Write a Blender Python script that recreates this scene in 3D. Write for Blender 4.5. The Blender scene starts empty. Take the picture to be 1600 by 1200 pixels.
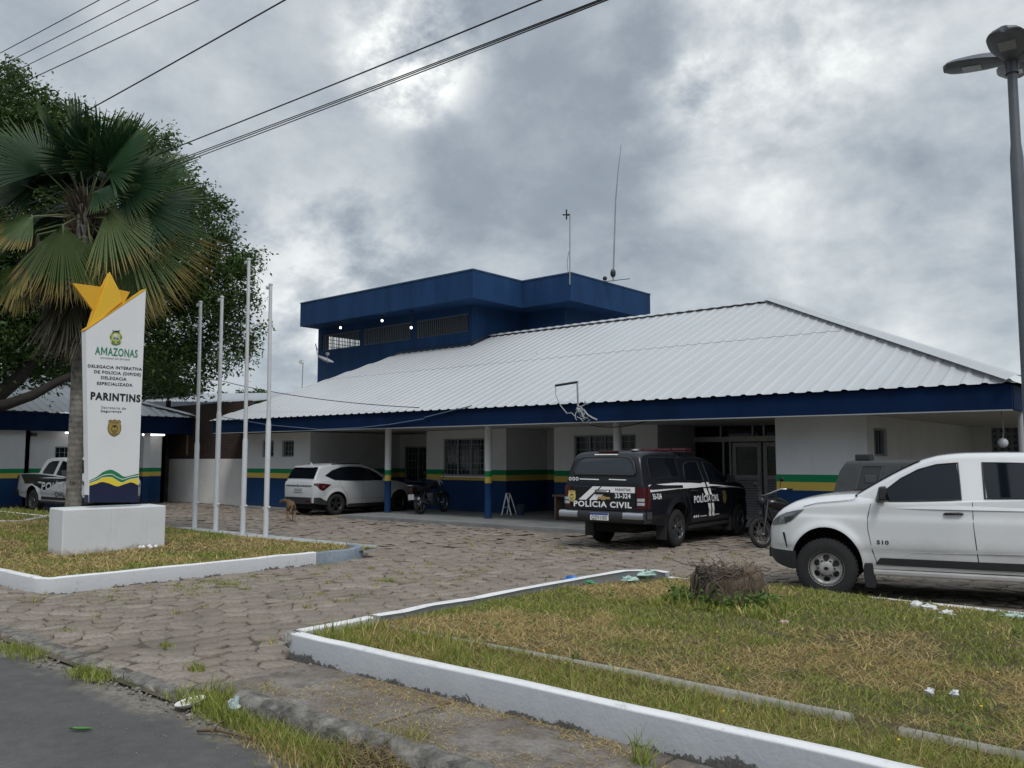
import bpy, bmesh, math, random
import numpy as np
from mathutils import Vector, Matrix
R = math.radians
rng = np.random.default_rng(7)
random.seed(7)
SC = bpy.context.scene
COL = SC.collection

# ---------------------------------------------------------------- camera geometry (world X runs along the station's front, Y into it)
FP, HZ, HC = 1340.0, 719.0, 1.7
PITCH = math.atan((HZ - 600) / FP)
UX, UY = .7585, -.6517
VX, VY = .6517, .7585
def ray(x, y):
    r = x - 800; up = 600 - y
    fw = FP * math.cos(PITCH) - up * math.sin(PITCH); uz = FP * math.sin(PITCH) + up * math.cos(PITCH)
    return np.array([r * UX + fw * UY, r * VX + fw * VY, uz]) / FP
EYE = np.array([0, 0, HC])
def Zp(x, y, z=0):
    d = ray(x, y); return EYE + d * ((z - HC) / d[2])
def Vp(x, y, v):
    d = ray(x, y); return EYE + d * (v / d[1])
def Up(x, y, u):
    d = ray(x, y); return EYE + d * (u / d[0])
def Dp(x, y, d):
    return EYE + ray(x, y) * d

# ---------------------------------------------------------------- materials
def _n(nt, t, **kw):
    n = nt.nodes.new(t)
    for k, v in kw.items(): setattr(n, k, v)
    return n
def M(name, col, rough=.6, metal=0., var=0., vs=4., bump=0., bs=30., spec=.5, coat=0., var2=None, emit=None, detail=6, stretch=None, alpha=None):
    m = bpy.data.materials.new(name); m.use_nodes = True
    nt = m.node_tree; b = nt.nodes['Principled BSDF']
    c = tuple(col) + (1,)
    b.inputs['Base Color'].default_value = c
    b.inputs['Roughness'].default_value = rough; b.inputs['Metallic'].default_value = metal
    b.inputs['Specular IOR Level'].default_value = spec
    b.inputs['Coat Weight'].default_value = coat; b.inputs['Coat Roughness'].default_value = .08
    if emit: b.inputs['Emission Color'].default_value = tuple(emit[:3]) + (1,); b.inputs['Emission Strength'].default_value = emit[3]
    if alpha is not None: b.inputs['Alpha'].default_value = alpha
    L = nt.links
    if var or bump:
        tc = _n(nt, 'ShaderNodeTexCoord'); src = tc.outputs['Object']
        if stretch:
            mp = _n(nt, 'ShaderNodeMapping'); mp.inputs['Scale'].default_value = stretch; L.new(src, mp.inputs[0]); src = mp.outputs[0]
    if var:
        t = _n(nt, 'ShaderNodeTexNoise'); t.inputs['Scale'].default_value = vs; t.inputs['Detail'].default_value = detail; t.inputs['Roughness'].default_value = .65
        L.new(src, t.inputs['Vector'])
        r = _n(nt, 'ShaderNodeValToRGB'); r.color_ramp.elements[0].position = .3; r.color_ramp.elements[1].position = .7
        a = var2 if var2 else tuple(x * (1 - var) for x in col)
        bb = col if var2 else tuple(min(1, x * (1 + var * .6)) for x in col)
        r.color_ramp.elements[0].color = tuple(a) + (1,); r.color_ramp.elements[1].color = tuple(bb) + (1,)
        L.new(t.outputs['Fac'], r.inputs[0]); L.new(r.outputs[0], b.inputs['Base Color'])
    if bump:
        t = _n(nt, 'ShaderNodeTexNoise'); t.inputs['Scale'].default_value = bs; t.inputs['Detail'].default_value = 5
        L.new(src, t.inputs['Vector'])
        bp = _n(nt, 'ShaderNodeBump'); bp.inputs['Strength'].default_value = bump; bp.inputs['Distance'].default_value = .02
        L.new(t.outputs['Fac'], bp.inputs['Height']); L.new(bp.outputs[0], b.inputs['Normal'])
    return m

class NT:
    """small helper for longer node materials"""
    def __init__(s, name):
        s.m = bpy.data.materials.new(name); s.m.use_nodes = True; s.nt = s.m.node_tree; s.b = s.nt.nodes['Principled BSDF']
    def n(s, t, **kw): return _n(s.nt, t, **kw)
    def l(s, a, b): s.nt.links.new(a, b)
    def pos(s):
        g = s.n('ShaderNodeNewGeometry'); return g.outputs['Position']
    def noise(s, vec, scale, detail=6, rough=.6, dist=0):
        t = s.n('ShaderNodeTexNoise'); t.inputs['Scale'].default_value = scale; t.inputs['Detail'].default_value = detail
        t.inputs['Roughness'].default_value = rough; t.inputs['Distortion'].default_value = dist
        if vec is not None: s.l(vec, t.inputs['Vector'])
        return t.outputs['Fac']
    def ramp(s, f, stops):
        r = s.n('ShaderNodeValToRGB'); e = r.color_ramp.elements
        while len(e) < len(stops): e.new(.5)
        for k, (p, c) in enumerate(stops): e[k].position = p; e[k].color = (tuple(c) if hasattr(c, '__len__') else (c, c, c)) + (1,)
        s.l(f, r.inputs[0]); return r.outputs[0]
    def mix(s, f, a, b, mode='MIX'):
        x = s.n('ShaderNodeMix', data_type='RGBA', blend_type=mode)
        for sock, val in ((x.inputs[0], f), (x.inputs[6], a), (x.inputs[7], b)):
            if hasattr(val, 'is_output'): s.l(val, sock)
            else: sock.default_value = val if not hasattr(val, '__len__') else tuple(val) + (1,)
        return x.outputs[2]
    def math(s, op, a, b=None, c=None, clamp=False):
        x = s.n('ShaderNodeMath', operation=op, use_clamp=clamp)
        for k, val in enumerate((a, b, c)):
            if val is None: continue
            if hasattr(val, 'is_output'): s.l(val, x.inputs[k])
            else: x.inputs[k].default_value = val
        return x.outputs[0]
    def sep(s, v):
        x = s.n('ShaderNodeSeparateXYZ'); s.l(v, x.inputs[0]); return x.outputs
    def bump(s, h, st=.5, d=.02):
        bp = s.n('ShaderNodeBump'); bp.inputs['Strength'].default_value = st; bp.inputs['Distance'].default_value = d
        s.l(h, bp.inputs['Height']); s.l(bp.outputs[0], s.b.inputs['Normal'])
    def col(s, c): s.l(c, s.b.inputs['Base Color'])
    def rough(s, r): s.b.inputs['Roughness'].default_value = r

# ---------------------------------------------------------------- mesh builder
class MB:
    def __init__(s): s.v = []; s.f = []; s.m = []
    def add(s, verts, faces, mi=0):
        o = len(s.v); s.v += [tuple(map(float, p)) for p in verts]
        for f in faces: s.f.append([o + i for i in f]); s.m.append(mi)
        return s
    def box(s, x0, x1, y0, y1, z0, z1, mi=0):
        return s.add([(x0,y0,z0),(x1,y0,z0),(x1,y1,z0),(x0,y1,z0),(x0,y0,z1),(x1,y0,z1),(x1,y1,z1),(x0,y1,z1)],
                     [(0,3,2,1),(4,5,6,7),(0,1,5,4),(1,2,6,5),(2,3,7,6),(3,0,4,7)], mi)
    def poly(s, pts, mi=0): return s.add(pts, [tuple(range(len(pts)))], mi)
    def prism(s, pts, vec, mi=0):
        n = len(pts); vec = np.array(vec, float); P = [np.array(p, float) for p in pts]
        return s.add(P + [p + vec for p in P], [tuple(range(n))[::-1], tuple(range(n, 2*n))] + [(i, (i+1) % n, n + (i+1) % n, n + i) for i in range(n)], mi)
    def tube(s, path, r, n=8, mi=0, cap=True):
        P = [np.array(p, float) for p in path]; k = len(P)
        rr = [r] * k if not hasattr(r, '__len__') else r
        vs = []; ref = None
        for i in range(k):
            t = P[min(i+1, k-1)] - P[max(i-1, 0)]; t /= (np.linalg.norm(t) + 1e-9)
            if ref is None:
                ref = np.array([0, 0, 1.]) if abs(t[2]) < .9 else np.array([1., 0, 0])
            a = ref - t * (ref @ t); a /= (np.linalg.norm(a) + 1e-9); ref = a; b = np.cross(t, a)
            for j in range(n):
                an = 2 * math.pi * j / n; vs.append(P[i] + rr[i] * (math.cos(an) * a + math.sin(an) * b))
        fs = [(i*n + j, i*n + (j+1) % n, (i+1)*n + (j+1) % n, (i+1)*n + j) for i in range(k-1) for j in range(n)]
        if cap: fs += [tuple(range(n))[::-1], tuple(range((k-1)*n, k*n))]
        return s.add(vs, fs, mi)
    def lathe(s, prof, c=(0,0,0), axis='z', n=24, mi=0, cap=False):
        """prof: list of (radius, height along axis)"""
        vs = []
        for r, h in prof:
            for j in range(n):
                a = 2*math.pi*j/n; p = (r*math.cos(a), r*math.sin(a), h)
                if axis == 'y': p = (p[0], p[2], p[1])
                if axis == 'x': p = (p[2], p[0], p[1])
                vs.append((p[0]+c[0], p[1]+c[1], p[2]+c[2]))
        k = len(prof)
        fs = [(i*n + j, i*n + (j+1) % n, (i+1)*n + (j+1) % n, (i+1)*n + j) for i in range(k-1) for j in range(n)]
        if cap: fs += [tuple(range(n))[::-1], tuple(range((k-1)*n, k*n))]
        return s.add(vs, fs, mi)
    def grid(s, P, mi=0):
        """P[i][j] grid of points"""
        a, b = len(P), len(P[0]); vs = [p for row in P for p in row]
        return s.add(vs, [(i*b + j, i*b + j+1, (i+1)*b + j+1, (i+1)*b + j) for i in range(a-1) for j in range(b-1)], mi)
    def ball(s, c, r, n=12, mi=0, sq=(1,1,1)):
        k = n // 2; P = [[(c[0]+r*sq[0]*math.sin(math.pi*i/k)*math.cos(2*math.pi*j/n), c[1]+r*sq[1]*math.sin(math.pi*i/k)*math.sin(2*math.pi*j/n), c[2]+r*sq[2]*math.cos(math.pi*i/k)) for j in range(n+1)] for i in range(k+1)]
        return s.grid(P, mi)
    def xf(s, f): s.v = [tuple(f(p)) for p in s.v]; return s
    def build(s, name, mats, parent=None, smooth=None, bevel=0, fix=True):
        me = bpy.data.meshes.new(name); me.from_pydata(s.v, [], s.f)
        mats = mats if isinstance(mats, (list, tuple)) else [mats]
        for m in mats: me.materials.append(m)
        me.polygons.foreach_set('material_index', s.m)
        if fix:
            bm = bmesh.new(); bm.from_mesh(me)
            bmesh.ops.remove_doubles(bm, verts=bm.verts, dist=1e-5); bmesh.ops.recalc_face_normals(bm, faces=bm.faces)
            bm.to_mesh(me); bm.free()
        if smooth:
            me.polygons.foreach_set('use_smooth', [True] * len(me.polygons)); me.set_sharp_from_angle(angle=R(smooth))
        me.update()
        o = bpy.data.objects.new(name, me); COL.objects.link(o); o.parent = parent
        if bevel:
            b = o.modifiers.new('bevel', 'BEVEL'); b.width = bevel; b.segments = 2; b.limit_method = 'ANGLE'; b.angle_limit = R(40)
        return o

def bulk(name, V, F, mats, attrs=None, parent=None, smooth=False):
    """numpy mesh: V (n,3), F (m,k) all faces with k corners"""
    me = bpy.data.meshes.new(name); n, (m, k) = len(V), F.shape
    me.vertices.add(n); me.vertices.foreach_set('co', np.ascontiguousarray(V, np.float32).ravel())
    me.loops.add(m*k); me.loops.foreach_set('vertex_index', np.ascontiguousarray(F, np.int32).ravel())
    me.polygons.add(m); me.polygons.foreach_set('loop_start', np.arange(0, m*k, k, dtype=np.int32))
    if smooth: me.polygons.foreach_set('use_smooth', np.ones(m, bool))
    for a, val in (attrs or {}).items():
        at = me.attributes.new(a, 'FLOAT', 'POINT'); at.data.foreach_set('value', np.ascontiguousarray(val, np.float32))
    me.update(calc_edges=True); me.validate()
    for x in (mats if isinstance(mats, (list, tuple)) else [mats]): me.materials.append(x)
    o = bpy.data.objects.new(name, me); COL.objects.link(o); o.parent = parent
    return o

def tag(o, label=None, cat=None, group=None, kind=None):
    if label: o['label'] = label
    if cat: o['category'] = cat
    if group: o['group'] = group
    if kind: o['kind'] = kind
    return o
def empty(name, loc=(0,0,0), rz=0, label=None, cat=None, group=None, kind=None):
    o = bpy.data.objects.new(name, None); COL.objects.link(o); o.location = loc; o.rotation_euler = (0, 0, rz)
    return tag(o, label, cat, group, kind)

_tc = {}
def text2d(s, bold=0.):
    """flat lettering: (verts (n,2) with cap height 1, faces), left edge at 0, baseline at 0"""
    key = (s, bold)
    if key in _tc: return _tc[key]
    if 'M' in s and bold:            # the offset outline of M fills in, so M is drawn here
        V, F, x = [], [], 0.
        for k, part in enumerate(s.split('M')):
            if k:
                W_, t = .86, .12 + bold*2.4; F.append(tuple(len(V) + i for i in range(12)))
                V += [(x + a, b) for a, b in ((0,0),(0,1),(t,1),(W_/2,.40),(W_-t,1),(W_,1),(W_,0),(W_-t,0),(W_-t,.68),(W_/2,.10),(t,.68),(t,0))]; x += W_ + .10
            if part: v, f = text2d(part, bold); F += [tuple(len(V) + i for i in q) for q in f]; V += [(x + a, b) for a, b in v]; x += v[:,0].max() + .10
        _tc[key] = (np.array(V), F); return _tc[key]
    cu = bpy.data.curves.new('t', 'FONT'); cu.body = s; cu.size = 1; cu.offset = bold; cu.resolution_u = 3; cu.space_character = 1.06 + bold*2
    o = bpy.data.objects.new('t', cu); COL.objects.link(o)
    bpy.context.view_layer.update()
    me = bpy.data.meshes.new_from_object(o.evaluated_get(bpy.context.evaluated_depsgraph_get()))
    V = np.array([v.co[:2] for v in me.vertices]); F = [tuple(p.vertices) for p in me.polygons]
    bpy.data.objects.remove(o); bpy.data.curves.remove(cu); bpy.data.meshes.remove(me)
    V[:, 0] -= V[:, 0].min(); V[:, 1] /= .70
    _tc[key] = (V, F); return V, F
def put_text(mb, s, w, h, fn, mi=0, bold=0., x0=0, y0=0, slant=0):
    """lettering fitted to width w and cap height h; fn maps (x, y) to a 3-D point"""
    V, F = text2d(s, bold); k = w / V[:, 0].max()
    mb.add([fn(x0 + x*k + slant*y*h, y0 + y*h) for x, y in V], F, mi)
def pchip(X, Y):
    X = np.array(X, float); Y = np.array(Y, float); h = np.diff(X); d = np.diff(Y) / h; m = np.zeros_like(Y)
    m[0], m[-1] = d[0], d[-1]
    for i in range(1, len(X)-1):
        if d[i-1]*d[i] > 0: w1 = 2*h[i]+h[i-1]; w2 = h[i]+2*h[i-1]; m[i] = (w1+w2)/(w1/d[i-1]+w2/d[i])
    def f(x):
        x = min(max(x, X[0]), X[-1]); i = min(max(np.searchsorted(X, x) - 1, 0), len(X)-2); t = (x-X[i])/h[i]
        return float((2*t**3-3*t*t+1)*Y[i] + (t**3-2*t*t+t)*h[i]*m[i] + (-2*t**3+3*t*t)*Y[i+1] + (t**3-t*t)*h[i]*m[i+1])
    return f

# ---------------------------------------------------------------- shared materials
WHITE = M('white_paint', (.80,.80,.79), .6, var=.08, vs=1.5, bump=.05, bs=60)
WHITE_METAL = M('white_metal', (.78,.79,.80), .4, var=.06, vs=3)
BLUE = M('blue_paint', (.010,.045,.135), .55, var=.12, vs=1.2, bump=.04, bs=50)
NAVY = M('navy_paint', (.008,.016,.05), .5)
GREY = M('grey_metal', (.32,.33,.34), .45, .3, var=.15, vs=5)
DARKMETAL = M('dark_metal', (.03,.03,.035), .45, .4)
CHROME = M('chrome', (.45,.46,.47), .3, 1.)
ALU = M('aluminium', (.55,.56,.58), .45, .3, var=.1, vs=8)
RUBBER = M('rubber', (.018,.018,.019), .8, var=.25, vs=6, bump=.2, bs=60)
PLASTIC = M('black_plastic', (.02,.021,.023), .55, bump=.05, bs=150)
GLASS = M('dark_glass', (.004,.006,.010), .05, spec=.45)
PANE = M('window_pane', (.012,.022,.028), .08, spec=.6, var=.3, vs=.8)
BLACK = M('black_void', (.006,.006,.007), .9)
REDLAMP = M('red_lamp', (.055,.005,.008), .2, coat=.25)
LAMPWHITE = M('clear_lamp', (.40,.42,.44), .15, coat=.4)
LIT = M('lit_lamp', (.9,.9,.9), .5, emit=(1,.98,.94,3))
CONC = M('concrete', (.27,.26,.24), .9, var=.35, vs=3, bump=.5, bs=25)
INK = M('dark_lettering', (.012,.014,.03), .5)
WOOD = M('worn_wood', (.16,.11,.07), .8, var=.3, vs=6)
YELLOW = M('yellow_paint', (.72,.45,.03), .5, var=.08, vs=3)
GREEN = M('green_paint', (.012,.20,.075), .5)
GOLD = M('gold_badge', (.42,.29,.08), .45, .3)
GOLDDK = M('dark_gold_badge', (.12,.085,.03), .5, .3)
WHITEINK = M('white_lettering', (.82,.82,.83), .5)
# ---------------------------------------------------------------- camera, sky, sun
cam = bpy.data.objects.new('camera', bpy.data.cameras.new('camera')); COL.objects.link(cam); SC.camera = cam
cam.data.sensor_fit = 'HORIZONTAL'; cam.data.sensor_width = 36; cam.data.lens = 36 * FP / 1600
cam.data.clip_start = .05; cam.data.clip_end = 5000
fwd = Vector((UY * math.cos(PITCH), VY * math.cos(PITCH), math.sin(PITCH)))
rgt = Vector((UX, VX, 0)); upv = rgt.cross(fwd)
cam.matrix_world = Matrix(((rgt.x, upv.x, -fwd.x, 0), (rgt.y, upv.y, -fwd.y, 0), (rgt.z, upv.z, -fwd.z, HC), (0, 0, 0, 1)))

SUN_AZ, SUN_EL = R(-38), R(54)           # direction TO the sun, azimuth from +X
w = bpy.data.worlds.new("World"); SC.world = w; w.use_nodes = True
nt = w.node_tree; L = nt.links; bg = nt.nodes['Background']; out = nt.nodes['World Output']
sky = _n(nt, 'ShaderNodeTexSky', sky_type='NISHITA', sun_disc=False, sun_elevation=SUN_EL, sun_rotation=math.pi/2 - SUN_AZ, air_density=1., dust_density=2.)
L.new(sky.outputs[0], bg.inputs[0]); bg.inputs[1].default_value = .07
def WM(op, a, b=None, c=None, clamp=False):
    x = _n(nt, 'ShaderNodeMath', operation=op, use_clamp=clamp)
    for k, val in enumerate((a, b, c)):
        if val is None: continue
        if hasattr(val, 'is_output'): L.new(val, x.inputs[k])
        else: x.inputs[k].default_value = val
    return x.outputs[0]
tc = _n(nt, 'ShaderNodeTexCoord'); sp = _n(nt, 'ShaderNodeSeparateXYZ'); L.new(tc.outputs['Generated'], sp.inputs[0])
zz = WM('MAXIMUM', WM('ADD', sp.outputs[2], .55), .06)
cb = _n(nt, 'ShaderNodeCombineXYZ'); L.new(WM('DIVIDE', sp.outputs[0], zz), cb.inputs[0]); L.new(WM('DIVIDE', sp.outputs[1], zz), cb.inputs[1])
def wnoise(scale, detail, rough, dist, off):
    mp = _n(nt, 'ShaderNodeMapping'); mp.inputs['Location'].default_value = off; L.new(cb.outputs[0], mp.inputs[0])
    t = _n(nt, 'ShaderNodeTexNoise'); t.inputs['Scale'].default_value = scale; t.inputs['Detail'].default_value = detail
    t.inputs['Roughness'].default_value = rough; t.inputs['Distortion'].default_value = dist; L.new(mp.outputs[0], t.inputs['Vector']); return t.outputs['Fac']
n1 = wnoise(1.5, 7, .52, .12, (3.1, 1.7, .4)); n2 = wnoise(4.4, 9, .58, .15, (7.3, 2.2, 1.1)); n3 = wnoise(12., 7, .6, .1, (1.3, 5.2, 2.7))
brk = WM('MULTIPLY', WM('SUBTRACT', WM('ADD', WM('MULTIPLY', n2, .5), WM('MULTIPLY', n3, .5)), .40), 6., clamp=True)      # ragged edges of the breaks
dens = WM('ADD', WM('ADD', WM('MULTIPLY', n1, .50), WM('MULTIPLY', n2, .38)), WM('MULTIPLY', n3, .12))
# thin places in the cloud deck through which the hidden sun glows
for (px, py, a0, st) in ((645, 75, 6, .22), (638, 115, 4, .12), (1092, 138, 3.2, .10), (1130, 120, 10, .06), (1290, 25, 8, .06), (535, 440, 9, .13), (1300, 330, 16, .04), (1250, 20, 9, .05), (1500, 200, 14, .035), (60, 20, 12, -.005), (830, 190, 12, -.05), (930, 60, 7, -.03), (600, 260, 8, -.025), (350, 300, 12, -.035), (250, 60, 9, -.02), (1540, 520, 8, -.03), (980,330,8,-.02)):
    d = ray(px, py); d = d / np.linalg.norm(d)
    vm = _n(nt, 'ShaderNodeVectorMath', operation='DOT_PRODUCT'); L.new(tc.outputs['Generated'], vm.inputs[0]); vm.inputs[1].default_value = tuple(d)
    mr = _n(nt, 'ShaderNodeMapRange', interpolation_type='SMOOTHSTEP'); L.new(vm.outputs['Value'], mr.inputs[0])
    mr.inputs[1].default_value = math.cos(R(a0)); mr.inputs[2].default_value = 1; mr.inputs[3].default_value = 0; mr.inputs[4].default_value = 1
    dens = WM('ADD', dens, WM('MULTIPLY', WM('MULTIPLY', mr.outputs[0], st), brk if st > .05 else WM('ADD', WM('MULTIPLY', n2, 1.6), .2)))
cr = _n(nt, 'ShaderNodeValToRGB'); e = cr.color_ramp.elements
for k, (p, c) in enumerate(((.33, (.215,.250,.300)), (.42, (.270,.310,.36)), (.475, (.350,.394,.44)), (.53, (.455,.498,.53)), (.595, (.60,.635,.65)), (.71, (.92,.94,.92)))):
    if k > 1: e.new(p)
    e[k].position = p; e[k].color = c + (1,)
L.new(dens, cr.inputs[0])
# the deck is brighter overhead and towards the hidden sun, behind the camera
sd = (math.cos(SUN_AZ)*math.cos(SUN_EL), math.sin(SUN_AZ)*math.cos(SUN_EL), math.sin(SUN_EL))
vm = _n(nt, 'ShaderNodeVectorMath', operation='DOT_PRODUCT'); L.new(tc.outputs['Generated'], vm.inputs[0]); vm.inputs[1].default_value = sd
mr = _n(nt, 'ShaderNodeMapRange'); L.new(vm.outputs['Value'], mr.inputs[0]); mr.inputs[1].default_value = .1; mr.inputs[2].default_value = 1; mr.inputs[3].default_value = 1.; mr.inputs[4].default_value = 2.0
hz_ = _n(nt, 'ShaderNodeMapRange'); L.new(sp.outputs[2], hz_.inputs[0]); hz_.inputs[1].default_value = -.02; hz_.inputs[2].default_value = .16; hz_.inputs[3].default_value = 1.12; hz_.inputs[4].default_value = 1.
bg2 = _n(nt, 'ShaderNodeBackground'); L.new(cr.outputs[0], bg2.inputs[0]); vb = _n(nt, 'ShaderNodeVectorMath', operation='DOT_PRODUCT'); L.new(tc.outputs['Generated'], vb.inputs[0]); vb.inputs[1].default_value = (-fwd.x, -fwd.y, 0)
bk = _n(nt, 'ShaderNodeMapRange', interpolation_type='SMOOTHSTEP'); L.new(vb.outputs['Value'], bk.inputs[0]); bk.inputs[1].default_value = -.15; bk.inputs[2].default_value = .35
lowm = _n(nt, 'ShaderNodeMapRange', interpolation_type='SMOOTHSTEP'); L.new(sp.outputs[2], lowm.inputs[0]); lowm.inputs[1].default_value = .08; lowm.inputs[2].default_value = .42; lowm.inputs[3].default_value = .80; lowm.inputs[4].default_value = 0
dim = WM('SUBTRACT', 1., WM('MULTIPLY', bk.outputs[0], lowm.outputs[0]))       # added dimming of the low sky behind the camera, keeps the porch dark
L.new(WM('MULTIPLY', WM('MULTIPLY', mr.outputs[0], hz_.outputs[0]), dim), bg2.inputs[1])
mx = _n(nt, 'ShaderNodeMixShader'); mx.inputs[0].default_value = .93; L.new(bg.outputs[0], mx.inputs[1]); L.new(bg2.outputs[0], mx.inputs[2]); L.new(mx.outputs[0], out.inputs[0])

sl = bpy.data.lights.new('sun', 'SUN'); sl.energy = 1.25; sl.angle = R(16); sl.color = (1, .96, .9)
so = bpy.data.objects.new('sun', sl); COL.objects.link(so)
so.rotation_euler = Vector(sd).to_track_quat('Z', 'Y').to_euler(); so.location = (20, -10, 30)
SC.view_settings.view_transform = 'Standard'; SC.view_settings.look = 'None'; SC.view_settings.gamma = 1; SC.view_settings.exposure = .28
SC.cycles.use_denoising = True; SC.cycles.max_bounces = 6; SC.cycles.diffuse_bounces = 3; SC.cycles.transparent_max_bounces = 8
# ---------------------------------------------------------------- ground, road, paving
def ground_mat():
    t = NT('bare_ground'); p = t.pos(); n = t.noise(p, .7, 8); n2 = t.noise(p, 14, 6)
    t.col(t.mix(n2, t.ramp(n, [(.3, (.10,.085,.055)), (.55, (.09,.10,.04)), (.75, (.16,.13,.09))]), (.06,.05,.035))); t.rough(.95); t.bump(n2, .6, .03); return t.m
def road_mat():
    t = NT('asphalt'); p = t.pos(); s = t.sep(p)
    n = t.noise(p, .9, 7, .65); f = t.noise(p, 120, 3); g = t.noise(p, 9, 6)
    base = t.ramp(n, [(.3, (.074,.072,.069)), (.5, (.098,.095,.091)), (.72, (.128,.124,.118))])
    vo = t.n('ShaderNodeTexVoronoi', feature='F1'); vo.inputs['Scale'].default_value = 95; t.l(p, vo.inputs['Vector'])
    base = t.mix(t.math('MULTIPLY', t.math('LESS_THAN', vo.outputs['Distance'], .22), .6), base, (.19,.185,.175))
    base = t.mix(t.ramp(g, [(.35, 0), (.7, .35)]), base, (.03,.031,.033))
    # washed sand along the edge of the road
    edge = t.math('ADD', s[1], t.math('MULTIPLY', t.math('SUBTRACT', t.noise(p, 2.2, 8, .7), .5), .9))
    sand = t.ramp(edge, [(.0, 0), (1, 1)]); mr = t.n('ShaderNodeMapRange'); t.l(edge, mr.inputs[0]); mr.inputs[1].default_value = 2.93; mr.inputs[2].default_value = 3.12
    base = t.mix(mr.outputs[0], base, t.ramp(t.noise(p, 30, 5), [(.3, (.13,.115,.095)), (.7, (.26,.235,.20))]))
    # a few thin cracks
    vc = t.n('ShaderNodeTexVoronoi', feature='DISTANCE_TO_EDGE'); vc.inputs['Scale'].default_value = .55
    wv = t.n('ShaderNodeVectorMath', operation='ADD'); t.l(p, wv.inputs[0]); 
    nv = t.n('ShaderNodeTexNoise'); nv.inputs['Scale'].default_value = 1.5; nv.inputs['Detail'].default_value = 6; t.l(p, nv.inputs['Vector']); t.l(nv.outputs['Color'], wv.inputs[1]); t.l(wv.outputs[0], vc.inputs['Vector'])
    base = t.mix(t.math('MULTIPLY', t.math('LESS_THAN', vc.outputs['Distance'], .0015), .35), base, (.03,.03,.03))
    t.col(base); t.rough(.85); t.bump(t.math('ADD', f, t.math('MULTIPLY', vo.outputs['Distance'], .8)), .5, .012); return t.m
def paver_mat():
    t = NT('stone_pavers'); p = t.pos(); g = t.n('ShaderNodeNewGeometry'); rnd = g.outputs['Random Per Island']
    n = t.noise(p, 1.1, 7, .65); f = t.noise(p, 24, 7, .65); big = t.noise(p, .25, 4)
    c = t.ramp(rnd, [(0, (.225,.185,.147)), (.35, (.265,.22,.178)), (.7, (.285,.242,.198)), (1, (.335,.29,.24))])
    c = t.mix(t.ramp(f, [(.34, .8), (.56, 0)]), c, (.12,.10,.08))
    c = t.mix(t.ramp(n, [(.46, .0), (.70, .55)]), c, (.15,.13,.105))
    c = t.mix(t.ramp(big, [(.4, 0), (.7, .35)]), c, (.29,.245,.205))
    c = t.mix(t.ramp(t.noise(p, .5, 5, .6, 1.), [(.56, 0), (.68, .5)]), c, (.115,.10,.08)); c = t.mix(t.ramp(t.noise(p, 1.6, 8, .72), [(.60, 0), (.67, .55)]), c, (.095,.097,.052))      # oil, damp and moss
    t.col(c); t.rough(.9); t.bump(f, .7, .02); return t.m
def joint_mat():
    t = NT('dirt_joint'); p = t.pos(); n = t.noise(p, 2.0, 7); f = t.noise(p, 40, 4)
    t.col(t.mix(t.ramp(n, [(.45, 0), (.62, 1)]), t.ramp(f, [(.3, (.07,.055,.042)), (.7, (.15,.122,.094))]), (.05,.055,.02))); t.rough(1); t.bump(f, .8, .02); return t.m
def slab_mat():
    t = NT('sidewalk_slab'); p = t.pos(); n = t.noise(p, 1.6, 8, .7); f = t.noise(p, 45, 5, .7); g = t.noise(p, 5, 7, .7)
    c = t.ramp(n, [(.3, (.12,.098,.078)), (.5, (.20,.172,.145)), (.7, (.30,.28,.26))])
    c = t.mix(t.ramp(g, [(.5, 0), (.66, .75)]), c, (.075,.06,.048)); c = t.mix(t.ramp(f, [(.35, .5), (.55, 0)]), c, (.07,.06,.05))
    t.col(c); t.rough(.92); t.bump(f, .6, .02); return t.m
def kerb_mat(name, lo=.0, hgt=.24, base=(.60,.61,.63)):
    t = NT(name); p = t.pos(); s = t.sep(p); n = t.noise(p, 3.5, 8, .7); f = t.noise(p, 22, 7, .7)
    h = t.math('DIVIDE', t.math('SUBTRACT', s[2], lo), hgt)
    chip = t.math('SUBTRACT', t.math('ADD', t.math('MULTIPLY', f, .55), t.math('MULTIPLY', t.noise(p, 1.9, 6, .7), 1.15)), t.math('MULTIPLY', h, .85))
    up_ = t.ramp(t.sep(t.n('ShaderNodeNewGeometry').outputs['Normal'])[2], [(.45, 0), (.8, 1)]); c = t.mix(up_, base, (.78,.78,.78) if base[0] > .33 else tuple(x*1.15 for x in base))   # upward faces coloured paler: light from above put into the paint
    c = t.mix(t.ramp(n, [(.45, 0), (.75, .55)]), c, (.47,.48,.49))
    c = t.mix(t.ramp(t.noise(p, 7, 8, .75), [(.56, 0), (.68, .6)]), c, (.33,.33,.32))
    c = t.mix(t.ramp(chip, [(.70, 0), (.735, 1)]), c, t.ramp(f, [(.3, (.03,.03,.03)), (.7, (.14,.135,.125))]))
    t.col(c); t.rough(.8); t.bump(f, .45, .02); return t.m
def soil_mat():
    t = NT('lawn_soil'); p = t.pos(); n = t.noise(p, 1.2, 7, .65); f = t.noise(p, 35, 6, .7)
    c = t.ramp(n, [(.35, (.09,.085,.035)), (.52, (.15,.12,.06)), (.68, (.21,.155,.085))])
    c = t.mix(t.ramp(f, [(.35, .8), (.6, 0)]), c, (.03,.026,.016)); t.col(c); t.rough(1); t.bump(f, 1., .04); return t.m
PAVER, JOINT, SLAB, SOIL = paver_mat(), joint_mat(), slab_mat(), soil_mat()
KERBW = kerb_mat('painted_kerb', base=(.35,.365,.39)); KERBOLD = kerb_mat('weathered_kerb', -.05, .5, (.30,.29,.27)); STONE = M('kerb_stone', (.19,.178,.16), .95, var=.75, vs=9, bump=1., bs=35)

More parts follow.
